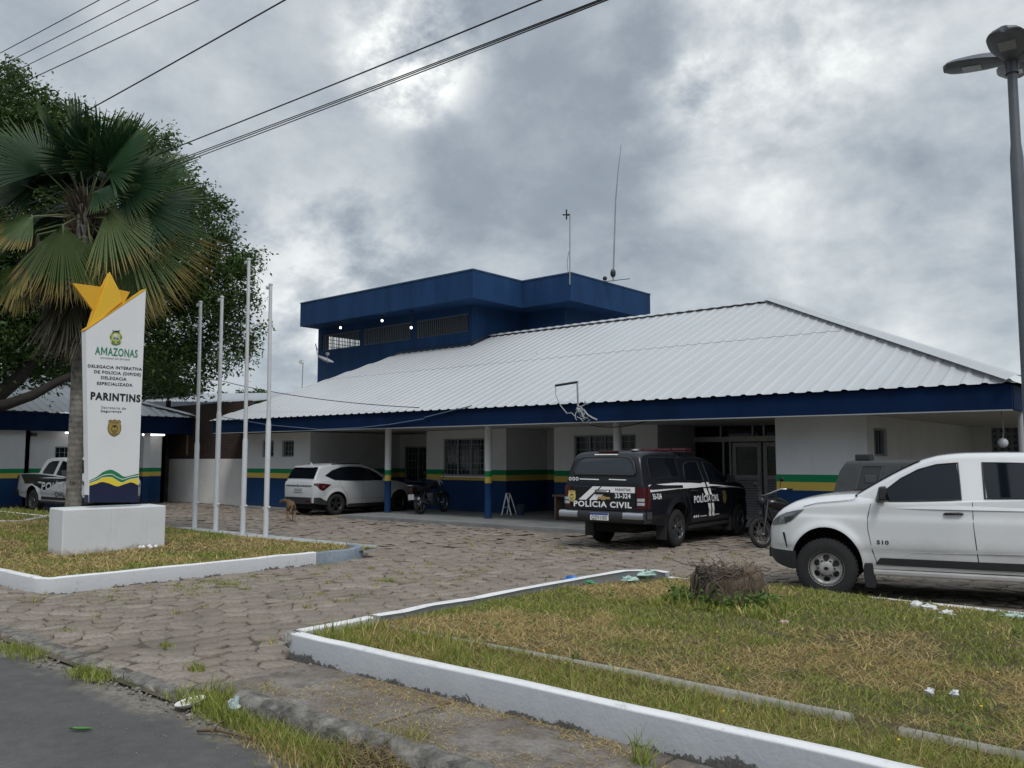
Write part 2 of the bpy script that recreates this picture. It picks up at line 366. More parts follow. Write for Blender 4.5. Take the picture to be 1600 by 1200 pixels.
tag(MB().poly([(-1500,-1500,-.1),(1500,-1500,-.1),(1500,1500,-.1),(-1500,1500,-.1)]).build('ground', ground_mat()), kind='structure')
tag(MB().poly([(-200,-9,-.045),(200,-9,-.045),(200,3.3,-.045),(-200,3.3,-.045)]).build('road', road_mat()), kind='structure')
tag(MB().poly([(-60,3.2,-.02),(40,3.2,-.02),(40,40,-.02),(-60,40,-.02)]).build('driveway', JOINT), kind='structure')

# irregular hexagonal pavers, one sheet of stones with open joints
def pavers():
    s = .172; V = []; F = []; k = 0
    dx = 1.5 * s; dy = math.sqrt(3) * s; J = {}
    for i in range(int(62 / dx)):
        u = -44 + i*dx
        for j in range(int(22 / dy)):
            v = 3.42 + (j + .5*(i % 2)) * dy
            if v > 20.6 or u > 13 or (u < -34 and v < 9): continue
            if -6.35 < u < 13 and 4.5 < v < 10.1: continue
            if -40 < u < -11.95 and 4.6 < v < 10.2: continue
            if -20.1 < u < -11.4 and v > 16.5: continue
            if u > -6.0 and v < 4.6: continue
            if v > 17.9 and (u > -7.9 or u < -24): continue
            far = math.hypot(u, v) > 17
            g = .955 if rng.random() > .05 else .90
            off = np.zeros(2); tz = rng.normal(0, .05, 2); h = rng.normal(-.004, .006)
            pts = []
            for q in range(6):          # corners are shared with the neighbours, each a little out of true
                c_ = (u + s*math.cos(math.pi/3*q), v + s*math.sin(math.pi/3*q)); key = (round(c_[0]*50), round(c_[1]*50))
                if key not in J: J[key] = rng.normal(0, .027, 2)
                pts.append(J[key] + c_)
            pts = np.array(pts); m_ = pts.mean(0); pts = m_ + (pts - m_)*g*(1 + rng.normal(0, .012, (6, 1)))
            c = pts.mean(0); z = lambda P, dh: np.c_[P, h + dh + (P - c) @ tz]
            V += [z(c + (pts - c)*.93, 0), z(pts, -.010), z(c + (pts - c)*1.0, -.04)]
            F += [(k, k+1, k+2, k+3), (k, k+3, k+4, k+5)]
            for q in range(6):
                r = (q+1) % 6; F.append((k+q, k+6+q, k+6+r, k+r))
                if not far: F.append((k+6+q, k+12+q, k+12+r, k+6+r))
            k += 18
    return np.vstack(V), np.array(F)
V_, F_ = pavers()
o = bulk('paving', V_, F_, PAVER); tag(o, kind='structure')

# strip of flush kerb stones where the paving meets the road, then a rounded worn kerb in front of the slab
mb = MB(); u = -40.
while u < -5.75:
    l = rng.uniform(.7, 1.05); h = rng.uniform(-.012, .012); w = rng.uniform(-.02, .02)
    mb.prism([(u+.015, 3.25+w, -.06), (u+.015, 3.27+w, h-.012), (u+.015, 3.30+w, h), (u+.015, 3.42+w, h), (u+.015, 3.45+w, -.06)], (min(l, -5.7-u)-.03, rng.uniform(-.02,.02), 0)); u += l
tag(mb.build('road_kerb', STONE, bevel=.012), kind='structure')
mb = MB(); us = np.linspace(-5.42, 9, 300); prof = [(3.34,-.09),(3.345,.05),(3.36,.095),(3.40,.118),(3.46,.12),(3.52,.09),(3.545,.03),(3.55,-.09)]
mb.grid([[(u, y + .014*math.sin(u*5.3) + rng.normal(0,.009), z*(.85 + .10*math.sin(u*2.1+1)*math.sin(u*5.3)) + (rng.normal(0,.006) if z > 0 else 0)) for y, z in prof] for u in us])
mb.poly([(us[0], y, z) for y, z in prof])
tag(mb.build('pavement_kerb', STONE, smooth=50), kind='structure')
# concrete footpath slabs in front of the right-hand bed
mb = MB(); edges = [-6.02, -4.35, -2.6, -.9, .9, 2.7, 5, 8]
for a, b in zip(edges, edges[1:]):
    j = rng.uniform(-.012, .012); mb.box(a+.008, b-.008, 3.53, 4.56, -.08, .012 + j)
tag(mb.build('footpath', SLAB, bevel=.01), kind='structure')

# ---------------------------------------------------------------- planting beds: kerb walls and soil
def kerb_run(mb, path, w, z0, z1, jit=.008):
    """wall of thickness w to the left of the path"""
    P = [np.array(p, float) for p in path]; n = len(P); A = []
    for i in range(n):
        t = P[min(i+1, n-1)] - P[max(i-1, 0)]; t /= np.linalg.norm(t); nn = np.array([-t[1], t[0]])
        j = rng.normal(0, jit); q = P[i]; zt = z1 + rng.normal(0, jit*.7); e = .018
        A.append([(*(q + nn*0), z0), (*(q + nn*(0+j*.4)), zt - e), (*(q + nn*(e+j*.4)), zt), (*(q + nn*(w-e)), zt + rng.normal(0, jit*.4)), (*(q + nn*w), zt - e), (*(q + nn*w), z0)])
    mb.grid(A); mb.poly(A[0]); mb.poly(A[-1][::-1]); return mb
def dense(path, step=.34):
    out = []
    for a, b in zip(path, path[1:]):
        a = np.array(a); b = np.array(b); n = max(1, int(np.linalg.norm(b-a)/step)); out += [a + (b-a)*i/n for i in range(n)]
    return out + [np.array(path[-1])]
# right bed: front wall, left wall with a knocked-off corner, rounded rear corner, rear wall
arc = [(-6.06 + .5*math.cos(a)-.0, 9.72 + .5*math.sin(a)) for a in np.linspace(math.pi, math.pi/2, 9)]
kr = empty('bed_kerb', (0,0,0), 0, 'long chipped white kerb wall around the right grass bed with the tree stump', 'kerb')
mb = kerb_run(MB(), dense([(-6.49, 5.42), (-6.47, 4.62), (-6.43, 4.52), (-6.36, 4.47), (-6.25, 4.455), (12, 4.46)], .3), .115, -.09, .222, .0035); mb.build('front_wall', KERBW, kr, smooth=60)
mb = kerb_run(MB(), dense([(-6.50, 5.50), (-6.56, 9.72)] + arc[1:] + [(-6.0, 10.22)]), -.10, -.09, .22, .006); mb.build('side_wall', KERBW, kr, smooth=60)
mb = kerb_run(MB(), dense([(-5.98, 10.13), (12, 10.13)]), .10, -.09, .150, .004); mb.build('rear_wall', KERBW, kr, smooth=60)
# broken corner block, bare concrete showing
mb = MB(); mb.ball((-6.37, 4.53, .165), .10, 18, sq=(1.0, .85, .75)); mb.v = [(x + rng.normal(0,.008), y + rng.normal(0,.008), min(z + rng.normal(0,.008), .228)) for x, y, z in mb.v]
mb.build('broken_corner', CONC, kr)
mb = kerb_run(MB(), dense([(-6.1, 5.33), (-5.0, 5.34), (-3.4, 5.36), (-1.9, 5.30)]), .055, -.05, .190, .004)
kerb_run(mb, dense([(-1.62, 5.27), (0, 5.2), (9, 5.1)]), .055, -.05, .178, .004)
tag(mb.build('inner_edging', M('edging_concrete', (.30,.285,.25), .9, var=.4, vs=5, bump=.4, bs=30), smooth=60), 'low bare concrete edging strip running through the right grass bed', 'edging')
def hgt_right(u, v):
    b = .155 + .035*np.sin(u*1.1+.6)*np.sin(v*1.3) + .07*np.exp(-((u+4.4)**2 + (v-8.4)**2)/1.6)
    return b - .06*np.exp(-((u+6.3)**2/.5 + (v-9.6)**2/.6)) - .02*(v < 5.25)
def lawn(name, u0, u1, v0, v1, fn, step=.12):
    us = np.arange(u0, u1 + step, step); vs = np.arange(v0, v1 + step, step)
    U, W = np.meshgrid(np.minimum(us, u1), np.minimum(vs, v1), indexing='ij'); Zz = fn(U, W) + rng.normal(0, .006, U.shape)
    V = np.stack([U, W, Zz], -1).reshape(-1, 3); a, b = U.shape
    I = (np.arange(a-1)[:, None]*b + np.arange(b-1)[None]).ravel()
    return tag(bulk(name, V, np.c_[I, I+1, I+b+1, I+b], SOIL, smooth=True), kind='structure')
lawn('lawn_soil', -6.45, 12, 4.55, 10.15, hgt_right)
# left bed (sign, palm, flagpoles)
kl = empty('bed_kerb', (0,0,0), 0, 'white and grey smeared kerb wall around the left grass bed with the sign', 'kerb')
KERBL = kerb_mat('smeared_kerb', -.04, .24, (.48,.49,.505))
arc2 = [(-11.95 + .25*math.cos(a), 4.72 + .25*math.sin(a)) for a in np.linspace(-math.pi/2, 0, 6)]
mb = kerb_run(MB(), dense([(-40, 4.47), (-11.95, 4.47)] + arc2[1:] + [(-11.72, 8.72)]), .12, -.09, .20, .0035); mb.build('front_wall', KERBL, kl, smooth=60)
mb = kerb_run(MB(), dense([(-11.72, 8.73), (-11.74, 9.5), (-11.95, 9.9), (-12.5, 10.1)]), .12, -.09, .19, .005)
mb.build('grey_end_wall', M('bluegrey_kerb', (.22,.26,.31), .8, var=.3, vs=6, bump=.3), kl, smooth=60)
mb = MB(); mb.box(-19.6, -12.6, 10.12, 10.75, -.05, .10); mb.build('rear_strip', M('bed_strip', (.40,.42,.43), .85, var=.3, vs=3, bump=.3), kl, bevel=.02)
mb = MB(); mb.box(-40, -19.6, 9.9, 10.02, -.05, .14); mb.build('rear_wall', KERBL, kl, bevel=.015)
def hgt_left(u, v): return .125 + .025*np.sin(u*.9)*np.sin(v*1.2+1) 
lawn('lawn_soil', -40, -11.85, 4.57, 10.12, hgt_left, .18)
# third bed by the side building
kf = empty('bed_kerb', (0,0,0), 0, 'dirty unpainted kerb of the shaded grass bed by the side building', 'kerb')
mb = kerb_run(MB(), dense([(-30.2, 6.2), (-24.3, 8.3), (-24.0, 8.6), (-24.2, 8.9), (-26.6, 10.6)], .3), .16, -.05, .16, .01); mb.build('kerb_wall', KERBOLD, kf, smooth=60)
# ---------------------------------------------------------------- police station
def stripe_mat(name, white=(.68,.69,.70)):
    t = NT(name); p = t.pos(); z = t.sep(p)[2]; n = t.noise(p, 1.3, 7, .6); f = t.noise(p, 40, 4)
    def ge(h): return t.math('GREATER_THAN', z, h)
    wv = t.n('ShaderNodeMapping'); wv.inputs['Scale'].default_value = (3, 3, .35); t.l(p, wv.inputs[0])
    streak = t.noise(wv.outputs[0], 2., 6, .7)
    wh = t.mix(t.ramp(n, [(.4, 0), (.75, .5)]), white, tuple(x*.8 for x in white)); wh = t.mix(t.ramp(streak, [(.55, 0), (.75, .3)]), wh, (.5,.49,.46))
    bl = t.mix(t.ramp(n, [(.35, 0), (.7, .6)]), (.009,.045,.135), (.012,.03,.08))
    bl = t.mix(t.ramp(t.math('ADD', z, t.math('MULTIPLY', t.noise(p, 6, 6), .25)), [(.12, .6), (.34, 0)]), bl, (.07,.065,.055))
    c = t.mix(ge(1.07), bl, (.62,.46,.10)); c = t.mix(ge(1.245), c, (.012,.24,.095)); c = t.mix(ge(1.40), c, wh)
    t.col(c); t.rough(.75); t.b.inputs['Specular IOR Level'].default_value = .2; t.bump(f, .08, .01); return t.m
WALL = stripe_mat('striped_wall')
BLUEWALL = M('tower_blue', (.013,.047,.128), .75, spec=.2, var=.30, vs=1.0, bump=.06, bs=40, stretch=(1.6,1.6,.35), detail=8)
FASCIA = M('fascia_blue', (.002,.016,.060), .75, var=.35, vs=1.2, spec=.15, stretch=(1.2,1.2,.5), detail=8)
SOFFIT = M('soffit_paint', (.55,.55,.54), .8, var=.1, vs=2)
def wall(mb, axis, c, a0, a1, z0, z1, holes=(), t=.15, sgn=1, mi=0):
    """axis 'u': wall in the plane v=c running a0..a1 along u; 'v': wall in the plane u=c. Thickness t goes away from the viewer (sgn)."""
    def P(a, z, d): return (a, c + sgn*d, z) if axis == 'u' else (c - sgn*d, a, z)
    A = sorted({a0, a1, *[h[0] for h in holes], *[h[1] for h in holes]}); Zs = sorted({z0, z1, *[h[2] for h in holes], *[h[3] for h in holes]})
    for i in range(len(A)-1):
        for j in range(len(Zs)-1):
            am, zm = (A[i]+A[i+1])/2, (Zs[j]+Zs[j+1])/2
            if any(h[0] < am < h[1] and h[2] < zm < h[3] for h in holes): continue
            for d in (0, t): mb.poly([P(A[i],Zs[j],d), P(A[i+1],Zs[j],d), P(A[i+1],Zs[j+1],d), P(A[i],Zs[j+1],d)], mi)
    for b0, b1, y0, y1 in list(holes) + [(a0, a1, z0, z1)]:
        for q in ([(b0,y0),(b1,y0)], [(b1,y0),(b1,y1)], [(b1,y1),(b0,y1)], [(b0,y1),(b0,y0)]):
            mb.poly([P(*q[0],0), P(*q[1],0), P(*q[1],t), P(*q[0],t)], mi)
    return mb
def window(parent, axis, c, a0, a1, z0, z1, nx=4, ny=0, fr=.045, mat=None, dep=.06, bars=.012, pane=None, panes=1, curtain=False, name='window'):
    def P(a, d, z): return (a, c + d, z) if axis == 'u' else (c - d, a, z)
    def bx(mb, aa, ab, d0, d1, za, zb):
        x = P(aa, d0, za); y = P(ab, d1, zb); mb.box(min(x[0],y[0]), max(x[0],y[0]), min(x[1],y[1]), max(x[1],y[1]), za, zb)
    m = MB()
    bx(m, a0, a1, dep-.03, dep+.04, z0, z0+fr); bx(m, a0, a1, dep-.03, dep+.04, z1-fr, z1)
    bx(m, a0, a0+fr, dep-.03, dep+.04, z0+fr, z1-fr); bx(m, a1-fr, a1, dep-.03, dep+.04, z0+fr, z1-fr)
    for k in range(1, panes): 
        x = a0 + (a1-a0)*k/panes; bx(m, x-.02, x+.02, dep-.02, dep+.04, z0+fr, z1-fr)
    w_ = m.build(name, mat or WHITE_METAL, parent)
    m = MB()
    for k in range(1, nx): x = a0 + (a1-a0)*k/nx; bx(m, x-bars/2, x+bars/2, dep-.045, dep-.045+bars, z0+.01, z1-.01)
    for k in range(1, ny): z = z0 + (z1-z0)*k/ny; bx(m, a0+.01, a1-.01, dep-.047, dep-.047+bars*.8, z-bars/2, z+bars/2)
    if nx > 1 or ny > 1: m.build('grille', mat or WHITE_METAL, w_)
    if pane is not False: m = MB(); bx(m, a0+fr-.005, a1-fr+.005, dep+.035, dep+.05, z0+fr-.005, z1-fr+.005); m.build('pane', pane or PANE, w_)
    return w_

ST = empty('police_station', (-16, 17.6, 0), 0, 'low white and blue police station with a long white corrugated roof and blue upper storey', 'building')
STI = Matrix.Translation((16, -17.6, 0))
def st(o):            # parts are modelled in world coordinates
    o.matrix_parent_inverse = STI; return o
GRILLE = M('grille_paint', (.30,.33,.35), .5, .2, var=.1)
ROOFP = M('old_frame', (.20,.22,.24), .5)
def win(*a, **k):
    w_ = window(ST, *a, **k); st(w_); return w_
def rect(pxa, pxb, pya, pyb, v=None, u=None):
    f = (lambda x, y: Vp(x, y, v)) if v is not None else (lambda x, y: Up(x, y, u))
    A = f(pxa, (pya+pyb)/2); B = f(pxb, (pya+pyb)/2); i = 0 if v is not None else 1
    xm = (pxa+pxb)/2; return A[i], B[i], f(xm, pyb)[2], f(xm, pya)[2]
CEIL = 2.66
# --- walls (one mesh per stretch of wall)
W1, W2 = rect(410, 427.5, 688, 714, v=17.65), rect(440.5, 459, 688, 714, v=17.65)
st(wall(MB(), 'u', 17.65, -28.2, -24.18, 0, CEIL, [W1, W2]).build('wall', WALL, ST))
for h in (W1, W2): win('u', 17.65, *h, nx=4, ny=3, mat=GRILLE, dep=.08)
st(wall(MB(), 'v', -24.18, 17.80, 21.7, 0, CEIL).build('wall', WALL, ST))
D0 = rect(577, 604, 692, 790, v=21.7); D0 = (D0[0], D0[1], .1, 2.25)
W3 = rect(632, 672, 690, 742, v=21.7)
W3 = (W3[0], W3[1], .9, 2.2)
st(wall(MB(), 'u', 21.7, -24.3, -11.7, 0, CEIL, [D0, W3]).build('wall', WALL, ST))
win('u', 21.7, *W3, nx=7, ny=5, mat=GRILLE, panes=2)
mb = MB(); mb.box(D0[0], D0[1], 21.76, 21.80, D0[2], D0[3])
for k in range(8): mb.box(D0[0]+.08, D0[1]-.08, 21.745, 21.765, .25+k*.24, .25+k*.24+.18)
dd = st(mb.build('door', M('dark_door', (.012,.016,.03), .5), ST)); 
m2 = MB().ball((D0[1]-.09, 21.73, 1.1), .03, 8).build('handle', CHROME, dd)
W4 = rect(693, 756.5, 685, 743.5, v=19.7)
st(wall(MB(), 'u', 19.7, -20.65, -17.16, 0, CEIL, [W4]).build('wall', WALL, ST))
win('u', 19.7, *W4, nx=11, ny=6, mat=GRILLE, panes=3)
mb = MB(); mb.box(W4[0]-.06, W4[1]+.06, 19.64, 19.72, W4[2]-.05, W4[2]-.002); st(mb.build('window_sill', WHITE, ST))
st(wall(MB(), 'v', -17.16, 19.85, 21.7, 0, CEIL, t=.15).build('wall', WALL, ST))
st(wall(MB(), 'v', -20.65, 19.85, 21.7, 0, CEIL, t=-.15).build('wall', WALL, ST))
W5 = rect(897, 994, 679, 736, v=19.7)
st(wall(MB(), 'u', 19.7, -15.32, -11.86, 0, CEIL, [W5]).build('wall', WALL, ST))
win('u', 19.7, *W5, nx=9, ny=5, mat=GRILLE, panes=4)
st(wall(MB(), 'v', -15.32, 19.85, 21.7, 0, CEIL, t=-.15).build('wall', WALL, ST))
st(wall(MB(), 'v', -11.86, 19.85, 21.7, 0, CEIL).build('wall', WALL, ST))
# entrance: pier, glazed screen, transom, two louvred half-glazed doors
EV = 21.7
def ex(px): return Vp(px, 720, EV)[0]
pier = rect(1040, 1060, 683, 702, v=EV)
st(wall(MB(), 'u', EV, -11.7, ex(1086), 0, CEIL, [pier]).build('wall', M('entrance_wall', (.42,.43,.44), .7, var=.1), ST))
win('u', EV, *pier, nx=1, mat=ROOFP, pane=BLACK)
mb = MB()
zt0, zt1 = 2.20, 2.34; xa, xb = ex(1086), ex(1222)
mb.box(xa, xb, EV-.05, EV+.05, zt0, zt1)
for px in (1086, 1127.5, 1177.5, 1195): x = ex(px); mb.box(x-.02, x+.02, EV-.03, EV+.03, zt1, CEIL)
for px in (1086, 1131, 1142): x = ex(px); mb.box(x-.025, x+.025, EV-.03, EV+.03, .1, zt0)
scr = st(mb.build('entrance_screen', ALU, ST)); mb = MB()
mb.box(xa+.02, xb, EV+.035, EV+.045, zt1, CEIL-.01); mb.box(xa+.02, ex(1142), EV+.035, EV+.045, .12, zt0)
mb.build('pane', M('screen_glass', (.004,.007,.018), .05, spec=.6), scr)
mb = MB(); mb.box(ex(1170), ex(1213)+.3, EV-.075, EV-.052, zt0+.02, zt1-.02); mb.build('light_tube', M('tube_light', (.7,.68,.6), .4), scr)
DOORM = M('door_aluminium', (.60,.61,.63), .5, .1, var=.1, vs=6)
for a, b in ((ex(1145), ex(1190)), (ex(1193), ex(1238))):
    mb = MB(); z0, zm, z1 = .12, 1.30, 2.17
    mb.box(a, a+.11, EV-.02, EV+.03, z0, z1); mb.box(b-.11, b, EV-.02, EV+.03, z0, z1); mb.box(a+.11, b-.11, EV-.02, EV+.03, z1-.11, z1); mb.box(a+.11, b-.11, EV-.02, EV+.03, zm-.09, zm); mb.box(a+.11, b-.11, EV-.02, EV+.03, z0, z0+.08)
    for k in range(15): z = z0+.085+k*.068; mb.prism([(a+.11, EV-.015, z), (a+.11, EV+.02, z+.055), (a+.11, EV+.028, z+.055), (a+.11, EV-.007, z)], (b-a-.22, 0, 0))
    d_ = st(mb.build('door', DOORM, ST))
    mb = MB(); mb.box(a+.1, b-.1, EV+.005, EV+.012, zm-.01, z1-.1); mb.build('pane', PANE, d_)
    mb = MB(); mb.box(a+.32, a+.62, EV-.006, EV+.003, 1.72, 1.95); mb.build('notice', M('notice_paper', (.22,.24,.26), .6), d_)
    mb = MB(); mb.tube([(b-.05, EV-.06, 1.0), (b-.05, EV-.06, 1.35)], .012); mb.build('handle', CHROME, d_)
# right wing
st(wall(MB(), 'u', 17.65, -7.72, -5.81, 0, CEIL).build('wall', WALL, ST))
st(wall(MB(), 'v', -7.72, 17.80, 21.7, 0, CEIL, t=-.15).build('wall', WALL, ST))
W6 = rect(1366, 1386, 669, 713, u=-5.81)
st(wall(MB(), 'v', -5.81, 17.80, 26, 0, CEIL, [W6]).build('wall', WALL, ST))
win('v', -5.81, *W6, nx=4, mat=GRILLE, dep=.09)
W7 = rect(1549, 1591, 668, 706, v=26)
st(wall(MB(), 'u', 26, -5.95, -1.5, 0, CEIL, [W7]).build('wall', WALL, ST))
w_ = win('u', 26, *W7, nx=4, ny=4, mat=ROOFP, bars=.09, dep=.1, pane=M('block_pane', (.16,.2,.22), .4))
st(wall(MB(), 'u', 31.4, -28.2, -3.2, 0, CEIL, sgn=-1).build('wall', WALL, ST)); st(wall(MB(), 'v', -28.2, 17.8, 31.25, 0, CEIL, sgn=-1).build('wall', WALL, ST))
st(wall(MB(), 'v', -3.2, 26.15, 31.25, 0, CEIL).build('wall', WALL, ST))
# columns with painted bands
for cu in (-20.2, -16.03, -11.76, -3.06):
    st(MB().lathe([(.1, .1), (.1, CEIL)], (cu, 17.65, 0), n=20).build('column', WALL, ST, smooth=40))
mb = MB(); mb.prism([(-20.5, 16.12, -.05), (-11.3, 16.3, -.05), (-11.3, 21.7, -.05), (-20.5, 21.7, -.05)], (0, 0, .15))
mb.box(-28.2, -24.2, 17.2, 17.65, -.05, .06)
st(mb.build('porch_floor', M('porch_concrete', (.20,.205,.205), .8, var=.25, vs=2, bump=.15), ST, bevel=.01))
# --- soffit, fascia, roof
def zt(u): return -(u + 16) * .0046
def strip(v0, v1, za, zb, u0=-28.75, u1=-3.05):
    mb = MB(); us = np.linspace(u0, u1, 8)
    A = [[(u, v0, za+zt(u)), (u, v0, zb+zt(u)), (u, v1, zb+zt(u)), (u, v1, za+zt(u))] for u in us]
    mb.grid([r + [r[0]] for r in A]); mb.poly(A[0]); mb.poly(A[-1]); return mb
RF = MB()
RU0, RU1, RV0, RV1, RZ = -28.9, -2.94, 16.6, 24.31, 6.44
def ze(u): return 3.075 + zt(u)
HL = (RV1-RV0)/3.3            # run of the steep left hip
def vmax(u): return min(RV1, RV0 + (RU1 - u), RV0 + (u - RU0)*(RV1-RV0)/3.3)
def rz(u, v): return ze(u) + (RZ - ze(u))*(v - RV0)/(RV1 - RV0)
pitch_ = .345; prof = [(0,0), (.20,0), (.24,.024), (.30,.024), (.345,0)]
us, hs = [], []
for i in range(int((RU1-RU0)/pitch_)+1):
    for a, h in prof[:-1]:
        x = RU0 + i*pitch_ + a
        if x < RU1: us.append(x); hs.append(h)
us.append(RU1 - .001); hs.append(.0)
us += [-25.6, ]; hs += [0]
order = np.argsort(us); us = [us[k] for k in order]; hs = [hs[k] for k in order]
VS = 20.55                     # overlap of the two courses of sheets
low, high = [], []
for u, h in zip(us, hs):
    ve = max(vmax(u), RV0+.001); a = min(VS+.12, ve)
    low.append([(u, RV0 + (a-RV0)*t, rz(u, RV0 + (a-RV0)*t) + h) for t in (0, .5, 1)])
    b = min(VS, ve); high.append([(u, b + (ve-b)*t, rz(u, b + (ve-b)*t) + h + .008) for t in (0, .5, 1)])
RF.grid(low); RF.grid(high)
BV = 2*RV1 - RV0
RF.poly([(RU1, RV0, ze(RU1)), (RU1, BV, ze(RU1)), (RU1-(RV1-RV0), RV1, RZ)])
RF.poly([(RU0, RV0, ze(RU0)), (RU0, BV, ze(RU0)), (RU0+3.3, RV1, RZ)])
RF.poly([(RU0, BV, ze(RU0)), (RU1, BV, ze(RU1)), (RU1-(RV1-RV0), RV1, RZ), (RU0+3.3, RV1, RZ)])
def roof_mat():
    t = NT('white_roof_sheet'); p = t.pos(); n = t.noise(p, .35, 6, .6)
    mp = t.n('ShaderNodeMapping'); mp.inputs['Scale'].default_value = (6, .35, .35); t.l(p, mp.inputs[0]); s = t.noise(mp.outputs[0], 1.2, 6, .7); f = t.noise(p, 18, 5)
    c = t.mix(t.ramp(n, [(.35, 0), (.7, .6)]), (.54,.56,.575), (.47,.49,.505)); c = t.mix(t.ramp(s, [(.48, 0), (.75, .6)]), c, (.46,.47,.48))
    vo = t.n('ShaderNodeTexVoronoi'); vo.inputs['Scale'].default_value = 1.1; t.l(p, vo.inputs['Vector']); c = t.mix(t.math('LESS_THAN', vo.outputs['Distance'], .028), c, (.12,.12,.12))
    t.col(c); t.rough(.38); t.b.inputs['Metallic'].default_value = .15; t.bump(f, .03, .01); return t.m
ROOF = roof_mat()
rf = st(RF.build('roof', ROOF, ST, fix=False))
# ridge and hip caps (sub-parts of the roof)
def cap(a, b, w=.20, rise=.05, side=None):
    a = np.array(a); b = np.array(b); t = b - a; t /= np.linalg.norm(t); s_ = np.cross(t, [0,0,1.]); s_ /= np.linalg.norm(s_)
    mb = MB(); mb.grid([[p - s_*w - [0,0,.012], p - s_*.06 + [0,0,rise], p + s_*.06 + [0,0,rise], p + s_*w - [0,0,.012]] for p in (a, a+(b-a)*.5, b)]); return mb
zc = .055
cap((RU1+.02, RV0-.02, ze(RU1)+zc), (RU1-(RV1-RV0), RV1, RZ+zc+.02), .22, .07).build('hip_cap', ROOF, rf)
mb = MB(); A = []
for k in range(60):
    u = -22 + (RU1-(RV1-RV0)+.1+22)*k/59; h = .02*(k % 2)
    A.append([(u, RV1-.22, RZ-.02+h), (u, RV1-.05, RZ+.065+h), (u, RV1+.05, RZ+.065+h), (u, RV1+.22, RZ-.02+h)])
mb.grid(A); mb.build('ridge_cap', ROOF, rf)
fa = strip(16.67, 16.75, 2.63, 3.065); fa.box(-3.10, -3.04, 16.76, 31.8, 2.57, 3.0); fa.box(-28.75, -28.68, 16.76, 31.8, 2.69, 3.11); fa.box(-28.6, -3.1, 31.9, 31.98, 2.65, 3.0)
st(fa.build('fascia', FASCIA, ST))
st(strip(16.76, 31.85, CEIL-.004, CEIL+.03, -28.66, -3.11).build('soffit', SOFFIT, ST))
mb = strip(16.66, 16.76, 2.605, 2.626, -28.7, -3.06); st(mb.build('fascia_trim', M('trim_grey', (.33,.35,.36), .6), ST))
# --- blue upper storey
TW = BLUEWALL; TZ0, TZ1 = 2.7, 7.56
WZ = (6.55, 7.255)
TH = [(-31.22, -28.6, *WZ), (-28.385, -25.385, *WZ), (-25.085, -22.19, *WZ)]
SH = [(23.75, 26.6, 6.5, 7.3)]
tw = wall(MB(), 'u', 23.3, -31.5, -22, TZ0, TZ1, TH, t=.16)
wall(tw, 'v', -31.5, 23.46, 30.2, TZ0, TZ1, SH, t=-.16); wall(tw, 'v', -22, 23.46, 26.07, TZ0, TZ1); wall(tw, 'u', 26.07, -22, -19.72, TZ0, TZ1); wall(tw, 'v', -19.72, 26.23, 30.2, TZ0, TZ1); wall(tw, 'u', 30.2, -31.5, -19.72, TZ0, TZ1)
tw.box(-31.3, -22.2, 23.5, 30.1, 6.2, 6.3); tw.box(-27.8, -27.7, 23.5, 30.1, 6.3, 7.5)
st(tw.build('upper_storey_wall', TW, ST))
TG = M('tower_grille', (.12,.14,.16), .5)
for h in TH: win('u', 23.3, *h, nx=int((h[1]-h[0])/.105), mat=TG, bars=.03, dep=.07, fr=.035, pane=False if h[0] < -31 else BLACK)
mb = MB()
for k in range(1, 9): y = 23.75 + 2.85*k/9; mb.box(-31.45, -31.43, y-.01, y+.01, 6.5, 7.3)
for k in range(1, 5): z = 6.5+.8*k/5; mb.box(-31.455, -31.425, 23.75, 26.6, z-.01, z+.01)
st(mb.build('side_grille', TG, ST))
# flat roof slab with deep fascia, stepped in plan
out_ = [(-31.48, 22.3), (-21.03, 22.3), (-21.03, 25.07), (-18.68, 25.07), (-18.68, 30.6), (-31.48, 30.6)]
mb = MB(); mb.prism([(x, y, 7.56) for x, y in out_], (0, 0, 1.03)); st(mb.build('flat_roof', TW, ST))
mb = MB(); n = len(out_)
for i in range(n):
    a = np.array(out_[i]); b = np.array(out_[(i+1) % n]); t = (b-a)/np.linalg.norm(b-a); nn = np.array([t[1], -t[0]])
    mb.prism([(*(a - t*.0), 8.591), (*(b), 8.591), (*(b + nn*.03), 8.591), (*(a + nn*.03), 8.591)], (0, 0, .035))
st(mb.build('coping', M('coping_blue', (.03,.08,.17), .5), ST))
for px, py in ((532, 512), (597, 501), (642.5, 512)):
    p = Vp(px, py, 22.62); z = min(p[2], 7.40)
    mb = MB(); mb.lathe([(.05, 7.555), (.05, 7.50), (.02, 7.49), (.02, z+.06)], (p[0], 22.62, 0), n=10); l_ = st(mb.build('lamp_holder', DARKMETAL, ST))
    MB().ball((p[0], 22.62, z), .05, 10, sq=(1,1,1.1)).build('bulb', LIT, l_, smooth=80)
# flashing where the roof meets the blue wall
mb = MB(); mb.grid([[(-26.2, 23.22, 5.93), (-21.9, 23.22, 5.93)], [(-26.2, 23.22, 6.07), (-21.9, 23.22, 6.07)], [(-26.2, 23.295, 6.10), (-21.9, 23.295, 6.10)]])
mb.grid([[(-21.92, 23.22, 5.98), (-21.92, 24.4, 6.50)], [(-21.99, 23.22, 6.12), (-21.99, 24.4, 6.62)]])
st(mb.build('flashing', M('flashing_dark', (.02,.03,.05), .5), ST))
mb = MB(); q = Vp(496, 547, 23.25); mb.tube([q, q + [-.12, -.02, .25], q + [-.1, -.02, .3]], .02); mb.tube([q + [0,0,-.2], q + [-.1, -.02, .25]], .015); st(mb.build('wall_bracket', GREY, ST))
